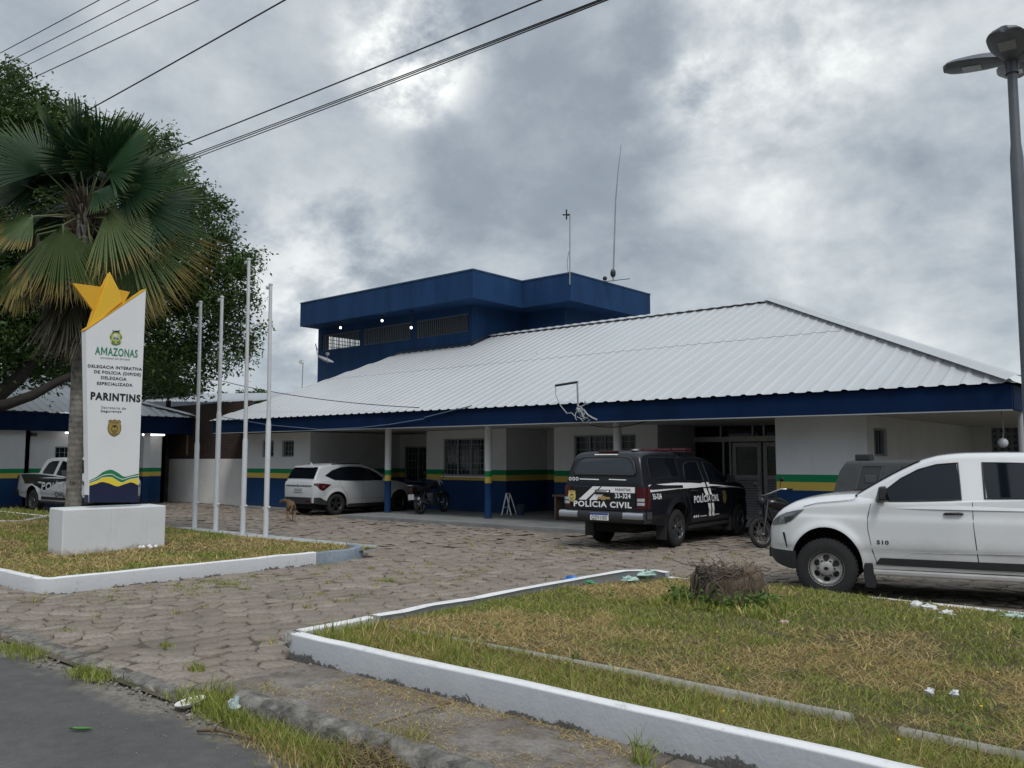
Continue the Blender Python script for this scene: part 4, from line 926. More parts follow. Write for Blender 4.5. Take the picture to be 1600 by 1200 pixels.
class Body:
    """lofted car body: tables against x for shoulder height, centre height, half width, sill height"""
    def __init__(s, x0, x1, zsh, zc, w, sill, axles, arch_r, prof, crown=(.02,.10,.30)):
        s.x0, s.x1 = x0, x1; s.zsh = pchip(*zip(*zsh)); s.zc = pchip(*zip(*zc)); s.w = pchip(*zip(*w)); s.sill = pchip(*zip(*sill)); s.axles = axles; s.ar = arch_r; s.pf = pchip(*zip(*prof)); s.crown = crown
    def zb(s, x):
        z = s.sill(x)
        for ax, az in s.axles:
            d = abs(x - ax)
            if d < s.ar: z = max(z, az + math.sqrt(s.ar**2 - d*d))
        return z
    def flare(s, x, z):
        return max(0, max(.034*math.exp(-((math.hypot(x-ax, z-az) - s.ar)/.07)**2) for ax, az in s.axles))
    def y(s, x, z): return s.w(x)*s.pf(z) + s.flare(x, z)*min(1, s.w(x)/.85)
    def section(s, x):
        zb, zs, zc = s.zb(x), s.zsh(x), s.zc(x); zs = max(zs, zb+.05); P = [(0, zb)]
        for t in np.linspace(0, 1, 24): z = zb + (zs-.0 - zb)*t; P.append((s.y(x, z), z))
        yy = P[-1][0]; h = max(zc - zs, .004); c = s.crown
        for dy, k in ((c[0]*.35, .12), (c[0], .35), (c[1]*.6, .6), (c[1], .78), (c[2], .95)): P.append((max(yy - dy, yy*.5), zs + h*k))
        P.append((yy*.3, zs + h*.99))
        P.append((0, zs + h)); return P
    def stations(s, n=64):
        X = list(np.linspace(s.x0, s.x1, n))
        for ax, az in s.axles:
            zz = s.sill(ax); dd = math.sqrt(max(0, s.ar**2 - max(0, zz-az)**2)); X += [ax + dd*math.sin(a) for a in np.linspace(-math.pi/2, math.pi/2, 29)] + [ax - dd - .004, ax + dd + .004]
        X += [s.x0 + q for q in (.012, .03, .06)] + [s.x1 - q for q in (.008, .02, .04, .07)]
        return sorted(set(round(x, 4) for x in X if s.x0 <= x <= s.x1))
    def mesh(s, mats, name, parent):
        mb = MB(); A = []
        for x in s.stations():
            h = s.section(x); A.append([(x, y, z) for y, z in h] + [(x, -y, z) for y, z in h[::-1][1:-1]])
        A = [r + [r[0]] for r in A]; nb = len(A[0])
        mb.grid(A); mb.m = [1 if (i % (nb-1)) in (0, nb-2) else 0 for i in range(len(mb.f))]
        mb.poly(A[0][:-1], 0); mb.poly(A[-1][:-1], 0); return mb.build(name, mats, parent, smooth=32)
    # details lying on the flanks
    def P(s, x, z, side, off=.004): return (x, side*(s.y(x, z) + off), z)
    def seam(s, mb, path, side, r=.0055, mi=0):
        Q = []
        for a, b in zip(path, path[1:]):
            n = max(1, int(math.hypot(b[0]-a[0], b[1]-a[1])/.06)); Q += [(a[0]+(b[0]-a[0])*k/n, a[1]+(b[1]-a[1])*k/n) for k in range(n)]
        Q.append(path[-1]); mb.tube([s.P(x, z, side, -r*.35) for x, z in Q], r, 6, mi)
    def patch(s, mb, top, bot, side, off=.004, mi=0, n=14, k=4):
        """ribbon between two (x,z) lines"""
        ft = pchip(*zip(*top)) if len(top) > 2 else None
        def at(line, t):
            i = min(int(t*(len(line)-1)), len(line)-2); q = t*(len(line)-1) - i; return (line[i][0]+(line[i+1][0]-line[i][0])*q, line[i][1]+(line[i+1][1]-line[i][1])*q)
        G = []
        for i in range(n+1):
            a = at(top, i/n); b = at(bot, i/n); G.append([s.P(a[0]+(b[0]-a[0])*j/k, a[1]+(b[1]-a[1])*j/k, side, off) for j in range(k+1)])
        mb.grid(G, mi)
    def liners(s, parent, wd=.30):
        for ax, az in s.axles:
            for sd in (-1, 1):
                A = []; mb = MB()
                for a in np.linspace(-.15, math.pi+.15, 22):
                    r = s.ar - .004; x = ax + r*math.cos(a); z = az + r*math.sin(a); yo = s.y(x, max(z, .3)) - .012; A.append([(x, sd*yo, z), (x, sd*(yo-wd), z)])
                mb.grid(A); mb.poly([r[1] for r in A]); mb.build('arch_liner', BLACK, parent, smooth=60)
    def lips(s, mb, side, r=.012, mi=0):
        for ax, az in s.axles:
            mb.tube([s.P(ax + s.ar*math.cos(a), az + s.ar*math.sin(a), side, -.006) for a in np.linspace(-.05, math.pi+.05, 30)], r, 6, mi)

class Cabin:
    """greenhouse loft; zr roof profile against x"""
    def __init__(s, x0, x1, zr, base, y0, zy0, tumble, round_=.085, ynar=None): s.x0, s.x1, s.zr, s.base, s.y0, s.zy0, s.tb, s.rd = x0, x1, pchip(*zip(*zr)), base, y0, zy0, tumble, round_; s.nar = pchip(*zip(*ynar)) if ynar else (lambda x: 1.)
    def y(s, x, z): return (s.y0 - (z - s.zy0)*s.tb)*s.nar(x)
    def section(s, x):
        zr = s.zr(x); b = min(s.base, zr-.02); e = max(b+.01, zr - s.rd); P = []
        for t in np.linspace(0, 1, 7): z = b + (e-b)*t; P.append((s.y(x, z), z))
        ye = P[-1][0]; h = zr - e
        for dy, k in ((.008,.30),(.025,.56),(.06,.78),(.13,.92),(.28,.985)): P.append((ye - dy*min(1, h/.07), e + h*k))
        P.append((0, zr + .008)); return P
    def mesh(s, mats, name, parent, n=46):
        mb = MB(); A = []
        for x in sorted(set(list(np.linspace(s.x0, s.x1, n)) + [s.x0+.01, s.x0+.02, s.x0+.04, s.x0 + .06])):
            h = s.section(x); A.append([(x, y, z) for y, z in h] + [(x, -y, z) for y, z in h[::-1][1:]])
        mb.grid(A); mb.poly(A[0]); mb.poly(A[-1]); return mb.build(name, mats, parent, smooth=32)
    def P(s, x, z, side, off=.006): return (x, side*(s.y(x, z) + off), z)
    def glass(s, parent, pts, side, name='side_window', frame=.022, mat=None):
        mb = MB(); n = len(pts); X = [p[0] for p in pts]; G = []
        for x in np.linspace(min(X)+1e-4, max(X)-1e-4, 30):
            zs = []
            for a, b in zip(pts, pts[1:] + pts[:1]):
                if (a[0]-x)*(b[0]-x) <= 0 and a[0] != b[0]: zs.append(a[1] + (b[1]-a[1])*(x-a[0])/(b[0]-a[0]))
            lo, hi = min(zs), max(zs); G.append([s.P(x, lo + (hi-lo)*k/5, side, .008) for k in range(6)])
        mb.grid(G); g = mb.build(name, mat or GLASS, parent, fix=False, smooth=60)
        mb = MB(); Q = []
        for a, b in zip(pts, pts[1:] + pts[:1]):
            k_n = max(1, int(math.hypot(b[0]-a[0], b[1]-a[1])/.12)); Q += [s.P(a[0]+(b[0]-a[0])*k/k_n, a[1]+(b[1]-a[1])*k/k_n, side, .006) for k in range(k_n)]
        mb.tube(Q + Q[:2], frame*.42, 6); mb.build('window_trim', PLASTIC, g, smooth=60); return g
    def screen(s, parent, xa, xb, name, inset=.07, n=10, mat=None):
        mb = MB(); A = []
        for x in np.linspace(xa, xb, n+1):
            ym = s.section(x)[6][0] - inset; A.append([(x, ym*t, s.zr(x) + .012 - .012*abs(t)**3) for t in np.linspace(-1, 1, 9)])
        mb.grid(A); return mb.build(name, mat or GLASS, parent, smooth=60)

PROF = [(.2,.93),(.34,.95),(.5,.968),(.60,.974),(.645,.994),(.75,1.),(.90,1.),(.985,.996),(1.03,.981),(1.12,.974),(1.22,.960),(1.35,.93)]
def pickup(name, loc, heading, body_mat, label, group, style, canopy=None, cab_mat=None, left_detail=False):
    T = empty(name, loc, heading, label, 'pickup', group)
    B = Body(-1.32, 3.93,
        [(-1.32,1.19),(-1.24,1.24),(0,1.265),(.6,1.25),(1.4,1.205),(2.45,1.165),(2.9,1.14),(3.3,1.11),(3.55,1.065),(3.70,1.02),(3.80,.96),(3.87,.87),(3.93,.74)],
        [(-1.32,1.195),(-1.24,1.245),(0,1.27),(.6,1.27),(2.3,1.27),(2.72,1.285),(3.0,1.27),(3.3,1.23),(3.5,1.185),(3.66,1.115),(3.78,1.03),(3.87,.92),(3.93,.78)],
        [(-1.32,.875),(-1.27,.90),(-1.1,.918),(0,.925),(2.9,.928),(3.35,.922),(3.52,.905),(3.64,.87),(3.74,.81),(3.83,.72),(3.90,.60),(3.93,.48)],
        [(-1.32,.55),(-.7,.46),(0,.42),(.6,.40),(2.5,.39),(3.4,.37),(3.55,.37),(3.8,.42),(3.93,.52)],
        [(0,.40),(3.096,.40)], .475, PROF)
    PL = PLASTIC
    B.mesh([body_mat, BLACK], 'body', T); B.liners(T)
    cm = cab_mat or body_mat
    C = Cabin(.24, 2.74, [(.24,1.24),(.27,1.50),(.31,1.66),(.38,1.745),(.55,1.782),(.9,1.795),(1.3,1.79),(1.6,1.765),(1.85,1.705),(2.1,1.60),(2.4,1.445),(2.74,1.255)], 1.12, .885, 1.2, .40, ynar=[(.2,.985),(1.5,1.),(2.3,.985),(2.74,.93)])
    cab = C.mesh([cm], 'cab', T)
    for sd in (-1, 1):
        C.glass(cab, [(2.44,1.19),(2.36,1.30),(2.12,1.475),(1.90,1.585),(1.68,1.645),(1.42,1.668),(1.40,1.24),(1.9,1.213)], sd)
        C.glass(cab, [(1.165,1.255),(1.17,1.672),(.80,1.662),(.62,1.60),(.50,1.34),(.53,1.275)], sd)
    C.screen(cab, 1.88, 2.68, 'windscreen', .05)
    mb = MB(); mb.poly([(.25,-.62,1.34),(.25,.62,1.34),(.292,.56,1.63),(.292,-.56,1.63)]); mb.xf(lambda p: (p[0]-.012, p[1], p[2])); mb.build('rear_window', GLASS, cab)
    dark = PL; 
    # doors: gaps, handles, mirrors, sills
    for sd in (-1, 1):
        mb = MB()
        B.seam(mb, [(2.50,1.17),(2.545,1.0),(2.545,.85),(2.50,.62),(2.44,.44)], sd); B.seam(mb, [(1.275,1.21),(1.275,.95),(1.25,.6),(1.235,.44)], sd)
        B.seam(mb, [(.42,1.25),(.43,1.05),(.50,.9),(.58,.72),(.60,.44)], sd); B.seam(mb, [(.30,1.26),(.30,.42)], sd, .004)
        B.seam(mb, [(2.44,.44),(.60,.44)], sd, .004)
        mb.build('panel_gaps', GAP, T, smooth=60)
    for sd in (-1, 1):
        for hx in (1.50, .70):
            mb = MB(); mb.tube([B.P(hx-.11,1.075,sd,.004), B.P(hx-.09,1.078,sd,.03), B.P(hx+.09,1.072,sd,.03), B.P(hx+.11,1.068,sd,.004)], [.012,.016,.016,.012], 8); mb.build('door_handle', PL, T, smooth=60)
        mb = MB(); y0 = .885; mb.prism([(2.36, sd*(y0+.02), 1.21),(2.30, sd*(y0+.03), 1.39),(2.28, sd*(y0+.21), 1.385),(2.30, sd*(y0+.22), 1.23),(2.33, sd*(y0+.12), 1.195)], (.09,0,-.01)); mb.prism([(2.40, sd*(y0-.03), 1.19),(2.40, sd*(y0-.03), 1.27),(2.36, sd*(y0+.06), 1.26),(2.36, sd*(y0+.06), 1.2)], (-.06,0,0))
        mb.build('mirror', PL, T, bevel=.018, smooth=50)
        mb = MB(); B.patch(mb, [(2.40,.525),(1.3,.525),(.60,.53)], [(2.47,.45),(1.3,.44),(.58,.44)], sd, .012, n=20); B.patch(mb, [(2.40,.525),(1.3,.525),(.60,.53)], [(2.40,.52),(1.3,.52),(.60,.525)], sd, .0, n=20); mb.build('door_moulding', PL, T, smooth=60)
        mb = MB(); mb.box(.52, 2.56, sd*.80 if sd < 0 else .80-.0, sd*.93 if sd > 0 else -.80+.0, .31, .40) if False else mb.box(.50, 2.60, min(sd*.78, sd*.905), max(sd*.78, sd*.905), .315, .385); mb.build('side_step', body_mat if style == 'steel' else PL, T, bevel=.02)
        mb = MB(); mb.prism([(2.50, sd*.925, .46),(2.63, sd*.925, .46),(2.60, sd*.915, .16),(2.47, sd*.915, .16)], (0, -sd*.2, 0)); mb.build('mudflap', PL, T, bevel=.01); mb = MB(); mb.box(-.53, -.50, min(sd*.70, sd*.92), max(sd*.70, sd*.92), .17, .46); mb.build('mudflap', PL, T, bevel=.01)
        # headlamp wrapping round the corner
        mb = MB(); top = [(3.36,1.088),(3.50,1.065),(3.62,1.04),(3.72,1.0),(3.80,.95),(3.86,.90)]; bot = [(3.38,1.078),(3.48,.99),(3.56,.93),(3.66,.895),(3.77,.875),(3.86,.86)]
        B.patch(mb, top, bot, sd, .006, n=20); hl = mb.build('headlamp', M('headlamp_glass', (.16,.17,.18), .08, .2, coat=.8), T, smooth=60)
        mb = MB(); B.patch(mb, [(3.44,1.05),(3.56,1.0),(3.66,.975)], [(3.47,1.02),(3.56,.945),(3.64,.91)], sd, .009, n=10); mb.build('lamp_mask', M('lamp_mask', (.03,.032,.035), .1, coat=.7), hl, smooth=60)
        mb = MB(); B.patch(mb, [(3.655,.785),(3.69,.79)], [(3.62,.60),(3.635,.60)], sd, .006); mb.build('bumper_slot', BLACK, T)
    mb = MB()
    for sd in (-1, 1):
        X = np.linspace(3.50, 3.93, 16); mb.grid([[B.P(x, z, sd, o_) for z, o_ in ((.565, -.002), (.56, .012), (.47, .014), (B.sill(x)-.03, .0))] for x in X])
    mb.box(3.89, 3.945, -.50, .50, .44, .56); mb.build('front_valance', PL, T, smooth=50)
    mb = MB(); mb.box(3.91, 3.945, -.44, .44, .62, .78); mb.build('grille', BLACK, T)
    # rear end: tailgate, lamps, bumper
    mb = MB(); mb.box(-1.335, -1.30, -.70, .70, .74, 1.20); tg_ = mb.build('tailgate', body_mat, T, bevel=.012)
    mb = MB(); mb.tube([(-1.338,-.13,1.10),(-1.36,-.12,1.10),(-1.36,.12,1.10),(-1.338,.13,1.10)], .022, 8); mb.build('handle', CHROME, tg_, smooth=60)
    for sd in (-1, 1):
        mb = MB(); mb.prism([(-1.345, sd*.725, .80),(-1.345, sd*.725, 1.17),(-1.345, sd*.87, 1.18),(-1.28, sd*.912, 1.18),(-1.20, sd*.928, 1.17),(-1.16, sd*.93, 1.0),(-1.20, sd*.93, .80),(-1.30, sd*.90, .80)], (0,0,0))
        mb = MB(); ring = [(-1.342,.725),(-1.338,.84),(-1.30,.897),(-1.24,.916),(-1.17,.928)]
        mb.grid([[(x, sd*(y+.006), z) for x, y in ring] for z in (.79,.80,1.0,1.18,1.19)]); l_ = mb.build('tail_lamp', REDLAMP, T, smooth=50)
        mb = MB(); ring2 = [(-1.349,.745),(-1.344,.835),(-1.315,.885)]
        for za, zb_ in ((.93,.985),(.855,.91)): mb.grid([[(x, sd*(y+.006), z) for x, y in ring2] for z in (za, zb_)])
        mb.build('clear_lens', LAMPWHITE, l_)
    mb = MB(); mb.grid([[(-1.30 - b, y, z) for z, b in ((.73,.0),(.725,.13),(.68,.16),(.56,.15),(.52,.10),(.52,0))] for y in np.linspace(-.92, .92, 9)]); mb.grid([[(-1.1, sd*.925, z), (-1.30-(.12 if z < .72 else .1), sd*.92, z)] for sd in (1,) for z in (.52,.72)]); mb.grid([[(-1.1, -.925, z), (-1.42, -.92, z)] for z in (.52,.72)])
    bp = mb.build('rear_bumper', PL, T, smooth=50)
    for sd in (-1, 1):
        mb = MB(); mb.grid([[(-1.30 - b, sd*y, z) for z, b in ((.735,.02),(.725,.138),(.69,.168),(.605,.160),(.585,.11))] for y in np.linspace(.50, .93, 5)]); mb.poly([(-1.30-b, sd*.93, z) for z, b in ((.735,.02),(.725,.138),(.69,.168),(.605,.160),(.585,.11))]); mb.grid([[(-1.30, sd*.935, z), (-1.12, sd*.94, z)] for z in (.735,.60)]); mb.build('chrome_corner', CHROME, bp, smooth=50)
    mb = MB(); mb.box(-1.48,-1.462,-.20,.20,.565,.70); pl_ = mb.build('number_plate', M('plate_white', (.7,.71,.72), .4), bp)
    mb = MB(); mb.box(-1.484,-1.479,-.198,.198,.665,.698); mb.build('plate_band', M('plate_blue', (.01,.05,.28), .4), pl_)
    if canopy: mb = MB(); put_text(mb, canopy, .34, .07, lambda x, y: (-1.4825, .17-x, .578+y), bold=.012); mb.build('plate_lettering', LK, pl_, fix=False)
    mb = MB(); mb.box(-.9, 3.6, -.45, .45, .30, .50); mb.tube([(0,-.7,.37),(0,.7,.37)], .055); mb.tube([(3.096,-.7,.37),(3.096,.7,.37)], .05); mb.ball((0,.05,.37), .15, 10); mb.tube([(-1.2,-.45,.40),(2,-.45,.38)], .035); mb.build('chassis', BLACK, T)
    for ax in (0, 3.096):
        for sd in (-1, 1): wheel(T, ax, sd*.80, .366, .24, style, sd)
    return T, B, C

def finish(T):
    """true up the cab and bonnet lengths between the axles (all parts but the wheels)"""
    def walk(o):
        if o.name.startswith('wheel'): return
        if o.type == 'MESH':
            for v in o.data.vertices: v.co.x = float(np.interp(v.co.x, [-2,.475,1.267,2.74,3.096,3.93,4.2], [-2,.475,1.459,2.777,3.096,3.83,4.1]))
        for c in o.children: walk(c)
    walk(T)
# --- white pickup at the right, nose to the left
T, B, C = pickup('parked_pickup', (-1.30, 12.36, 0), R(194.5), WPAINT, 'white double cab pickup with steel wheels parked behind the right grass bed', 'pickups parked at the station', 'steel')
mb = MB()
def leftmap(x0, z0): return lambda x, y: B.P(x0 - x, z0 + y, 1, .005)
put_text(mb, 'S10', .15, .045, leftmap(2.44, .69), bold=.03); mb.build('model_lettering', INK, T, fix=False)
mb = MB(); B.seam(mb, [(2.10,.56),(2.0,.60),(1.6,.61),(.62,.635)], 1, .006); mb.build('door_crease', M('crease_shade', (.50,.51,.52), .4), T, smooth=60)
mb = MB(); B.seam(mb, [(2.66,1.255),(2.72,1.215),(2.95,1.19),(3.2,1.165),(3.38,1.12)], 1, .004); mb.build('bonnet_gap', M('bonnet_gap', (.25,.26,.27), .6), T, smooth=60)
mb = MB(); mb.tube([(2.69,.82,1.262),(2.62,.45,1.296),(2.6,.0,1.305)], .012, 6); mb.tube([(2.56,.3,1.35),(2.66,.75,1.275)], .009, 6); mb.build('wiper', PLASTIC, T)
mb = MB(); mb.tube([B.P(1.39,1.082,1,.004), B.P(1.40,1.085,1,.035), B.P(1.43,1.085,1,.035)], .01, 6); mb.build('door_lock', CHROME, T)

finish(T)
# --- black police pickup seen from behind
T, B, C = pickup('parked_pickup', (-9.57, 15.05, 0), R(93.5), KPAINT, 'black police pickup with white stripes, canopy and red light bar in front of the entrance', 'pickups parked at the station', 'alloy6', canopy='QZV1I05')
K = Cabin(-1.31, .27, [(-1.31,1.24),(-1.285,1.38),(-1.245,1.60),(-1.20,1.75),(-1.12,1.84),(-.95,1.875),(-.4,1.89),(.27,1.88)], 1.15, .885, 1.24, .27, .12, ynar=[(-1.31,.965),(-1.2,.985),(-.9,1),(.3,1)])
cp = K.mesh([KPAINT], 'canopy', T)
for sd in (-1, 1):
    K.glass(cp, [(-1.02,1.36),(-.98,1.70),(-.88,1.755),(.18,1.755),(.22,1.36)], sd, 'canopy_window', .015)
def xr(z):      # rear face of the canopy
    lo, hi = -1.31, -.95
    for _ in range(30):
        m_ = (lo+hi)/2
        if K.zr(m_) < z: lo = m_
        else: hi = m_
    return lo
ol = [(-.64,1.42),(.64,1.42),(.67,1.46),(.60,1.66),(.52,1.735),(.40,1.755),(-.40,1.755),(-.52,1.735),(-.60,1.66),(-.67,1.46)]
rg = MB().poly([(xr(z)-.022, y, z) for y, z in ol]).build('rear_glass', M('rear_glass', (.02,.028,.035), .08, spec=.6), cp, fix=False)
MB().tube([(xr(z)-.012, y*1.03, z) for y, z in ol + ol[:2]], .022, 8).build('glass_trim', PLASTIC, rg, smooth=60)
MB().tube([(xr(1.80)-.03,-.26,1.805),(xr(1.80)-.03,.26,1.805)], .013, 6).build('light_strip', WHITEINK, cp)
mb = MB(); mb.box(-1.17,-1.05,-.21,.21,1.845,1.885); mb.build('brake_lamp', M('brake_lamp', (.045,.006,.008), .3), cp, bevel=.01)
mb = MB(); mb.ball((-.9,-.5,1.885), .10, 10, sq=(1.6,.7,.35)); mb.build('roof_aerial', CHROME, cp, smooth=60)
# light bar on the cab
lb = MB(); lb.box(.78,1.08,-.66,.66,1.86,1.885); lb.box(.83,.87,-.5,-.42,1.79,1.86); lb.box(.83,.87,.42,.5,1.79,1.86); lb = lb.build('light_bar', PLASTIC, T, bevel=.008)
mb = MB(); [mb.box(.80,1.06,a,b,1.885,1.945) for a, b in ((-.66,-.34),(-.32,.0),(.02,.32),(.34,.66))]; mb.build('red_lens', M('beacon_red', (.07,.008,.012), .3, coat=.2), lb, bevel=.02)
# livery on the right flank and the tailgate
def rmap(x0, z0, off=.005): return lambda x, y: B.P(x0 + x, z0 + y, -1, off)
mb = MB()
B.patch(mb, [(-1.14,1.235),(0,1.255),(.6,1.24),(1.45,1.19),(2.5,1.135)], [(-1.10,1.10),(0,1.13),(.6,1.135),(1.45,1.12),(2.5,1.105)], -1, .004, n=34)
B.patch(mb, [(2.5,1.135),(3.05,1.10),(3.45,1.05)], [(2.5,1.105),(3.05,1.085),(3.45,1.045)], -1, .004, n=12)
sv = mb.build('belt_stripe', WHITEINK, T, smooth=60, fix=False)
mb = MB()
for a in (1.02, 1.20): B.patch(mb, [(a,1.235),(a+.12,1.235)], [(a+.30,.46),(a+.42,.46)], -1, .0065, n=3, k=16)
mb.build('door_stripes', WHITEINK, T, smooth=60, fix=False)
mb = MB(); B.patch(mb, [(1.14,1.235),(1.20,1.235)], [(1.44,.46),(1.50,.46)], -1, .0055, n=3, k=16); B.patch(mb, [(.60,1.01),(1.95,1.01)], [(.60,.80),(1.95,.80)], -1, .0075, n=24); mb.build('lettering_field', KPAINT, T, smooth=60, fix=False)
mb = MB(); put_text(mb, 'POLÍCIA CIVIL', 1.12, .135, rmap(.66, .835, .010), bold=.03); put_text(mb, '33-324', .34, .10, rmap(-1.03, .965), bold=.03)
put_text(mb, '000', .17, .07, rmap(.66, .52, .012), bold=.012) if False else None
for k in range(3): mb.poly([B.P(.70+.075*k + .026*math.cos(a) + .006*math.sin(a)*2, .545 + .034*math.sin(a), -1, .008) for a in np.linspace(0, 6.28, 12, endpoint=False)])
B.patch(mb, [(.93,.552),(1.18,.552)], [(.93,.538),(1.18,.538)], -1, .008); B.patch(mb, [(1.62,.552),(1.86,.552)], [(1.62,.538),(1.86,.538)], -1, .008)
mb.build('side_lettering', WHITEINK, T, fix=False)
mb = MB(); put_text(mb, 'PARINTINS', .36, .055, rmap(-1.02, 1.145, .008), bold=.02); mb.build('town_lettering', INK, T, fix=False)
mb = MB(); badge(mb, lambda x, y, e: B.P(2.12 + x*.24, .90 + y*.30, -1, .006 + e)); mb.build('door_badge', [M('badge_dim', (.16,.12,.04), .5), GOLDDK, LK], T, fix=False)
mb = MB(); XT = -1.3375
def tmap(e=0): return lambda x, y, z=0: (XT - e, -x, y)
mb = MB(); f = lambda y, z, e=.0: (XT - e, -y, z)
mb.poly([f(-.30,1.195),(f(-.08,1.195)),f(-.42,.86),f(-.66,.86)] if False else [f(*q) for q in ((-.22,1.195),(-.05,1.195),(-.38,.935),(-.55,.935))]); mb.poly([f(*q) for q in ((-.02,1.195),(.70,1.195),(.70,1.085),(.07,1.085),(-.13,.935),(-.31,.935))])
mb.build('tailgate_stripes', WHITEINK, T, fix=False)
mb = MB(); mb.box(XT-.012, XT+.002, -.17, .17, 1.045, 1.135); mb.build('handle_plate', PLASTIC, T, bevel=.01)
mb = MB(); put_text(mb, 'POLÍCIA CIVIL', 1.29, .105, lambda x, y: f(-.66 + x, .805 + y, .003), bold=.03)
mb.build('tailgate_lettering', WHITEINK, T, fix=False); mb = MB(); put_text(mb, '33-324', .34, .085, lambda x, y: f(.27 + x, .985 + y, .003), bold=.03); mb.build('number_lettering', WHITEINK, T, fix=False); mb = MB()
for k in range(3): mb.poly([(xr(1.335)-.016, .76 - .08*k + .034*math.cos(a), 1.335 + .036*math.sin(a)) for a in np.linspace(0, 6.28, 14, endpoint=False)])
mb.build('ring_marks', WHITEINK, T, fix=False)
for a, b in ((.54,.10),(-.12,-.50)): mb = MB(); mb.add([(xr(1.33)-.014, a, 1.325),(xr(1.33)-.014, b, 1.318),(xr(1.34)-.014, b, 1.336),(xr(1.34)-.014, a, 1.343)], [(0,1,2,3)]); mb.build('thin_stripe', WHITEINK, T, fix=False)
mb = MB()
for k in range(3): mb.poly([(xr(1.335)-.019, .76 - .08*k + .017*math.cos(a), 1.335 + .02*math.sin(a)) for a in np.linspace(0, 6.28, 10, endpoint=False)])
put_text(mb, 'PARINTINS', .33, .05, lambda x, y: f(.28 + x, 1.118 + y, .003), bold=.012); mb.build('dark_lettering', INK, T, fix=False)
mb = MB(); badge(mb, lambda x, y, e: f(-.70 + x*.21, 1.0 + y*.25, .002 + e)); mb.build('tailgate_badge', [M('badge_bright', (.62,.50,.16), .5), GOLDDK, LK], T, fix=False)
mb = MB(); mb.prism([f(*q) for q in ((-.10,1.0),(-.03,1.0),(-.03,1.018),(.06,1.018),(.06,1.0),(.15,1.0),(.165,.957),(.06,.957),(.06,.94),(-.03,.94),(-.03,.957),(-.12,.957))], (-.008,0,0)); mb.build('gold_emblem', M('gold_emblem', (.5,.36,.16), .35, .4), T)

finish(T)
# --- white and black police pickup backed up to the side building
T, B, C = pickup('parked_pickup', (-30.57, 12.22, 0), R(2), WPAINT2, 'white and black police pickup half hidden behind the palm trunk and the sign', 'pickups parked at the station', 'alloy6')
mb = MB(); B.patch(mb, [(-1.05,1.225),(0,1.25),(.6,1.235),(1.0,1.21)], [(-.62,.92),(0,.93),(.48,.80),(.80,.74)], -1, .004, n=30); B.patch(mb, [(1.0,1.21),(1.6,1.17),(2.6,1.12)], [(.80,.74),(1.6,1.0),(2.6,1.08)], -1, .004, n=20)
mb.build('livery', KPAINT, T, smooth=60, fix=False)
mb = MB(); put_text(mb, 'POLÍCIA', 1.75, .25, rmap(.62, .74, .008), bold=.02, slant=.15); mb.build('lettering', M('silver_lettering', (.60,.61,.63), .4), T, fix=False)
mb = MB(); put_text(mb, 'CIVIL', .80, .14, rmap(1.40, .55, .008), bold=.03, slant=.15); mb.build('lettering', INK, T, fix=False); finish(T)

# --- white SUV under the left end of the porch roof
T = empty('parked_suv', (-22.52, 16.82, 0), R(90.5), 'white SUV with dark glass parked beside the brown dog and the first column', 'car')
B = Body(-.80, 3.50,
    [(-.80,.86),(-.77,.98),(-.70,1.04),(-.3,1.06),(.3,1.035),(1.5,1.0),(2.3,.97),(2.7,.93),(3.0,.875),(3.25,.79),(3.4,.69),(3.5,.58)],
    [(-.80,.90),(-.77,1.03),(-.70,1.06),(-.3,1.07),(1.5,1.06),(2.1,1.07),(2.4,1.05),(2.8,.99),(3.1,.90),(3.35,.77),(3.5,.62)],
    [(-.80,.66),(-.78,.74),(-.72,.80),(-.6,.845),(-.3,.872),(.2,.885),(2.3,.885),(2.8,.875),(3.1,.83),(3.3,.74),(3.43,.58),(3.5,.42)],
    [(-.80,.40),(-.5,.36),(0,.33),(.6,.30),(2.0,.30),(2.9,.28),(3.2,.28),(3.5,.38)], [(0,.34),(2.61,.34)], .395, [(.2,.94),(.4,.97),(.55,.985),(.75,1.),(.88,.995),(1.0,.97),(1.1,.93)])
B.mesh([WPAINT2, BLACK], 'body', T); B.liners(T, .26)
C = Cabin(-.78, 2.35, [(-.78,1.0),(-.70,1.16),(-.60,1.33),(-.52,1.445),(-.44,1.515),(-.2,1.56),(.2,1.595),(.7,1.605),(1.1,1.59),(1.4,1.54),(1.75,1.40),(2.1,1.20),(2.35,1.06)], .93, .845, 1.0, .40, .09, ynar=[(-.78,.84),(-.5,.93),(0,.985),(.5,1),(1.8,1),(2.35,.93)])
cab = C.mesh([WPAINT2], 'cab', T)
for sd in (-1, 1):
    C.glass(cab, [(2.02,1.05),(1.75,1.255),(1.45,1.405),(1.1,1.478),(.7,1.495),(.3,1.47),(-.05,1.38),(-.34,1.22),(-.02,1.085),(.6,1.058)], sd)
C.screen(cab, 1.46, 2.28, 'windscreen', .05)
mb = MB(); A = []
for x in np.linspace(-.715, -.49, 8): ym = C.section(x)[6][0] - .045; A.append([(x-.016, ym*t, C.zr(x)+.004) for t in np.linspace(-1, 1, 7)])
mb.grid(A); mb.build('rear_window', GLASS, cab, smooth=60)
mb = MB(); mb.prism([(-.50,-.53,1.50),(-.62,-.50,1.462),(-.62,.50,1.462),(-.50,.53,1.50)], (0,0,.03)); mb.build('roof_spoiler', WPAINT2, cab, bevel=.012)
mb = MB(); mb.prism([(-.36,0,1.53),(-.24,0,1.56),(-.34,0,1.645)], (0,.03,0)); mb.build('shark_fin_aerial', WPAINT2, cab, bevel=.008)
mb = MB(); [MB().tube([(.0,sd*.60,1.575),(.6,sd*.61,1.60),(1.1,sd*.61,1.585)], .016, 6).build('roof_rail', PLASTIC, cab) for sd in (-1,1)]
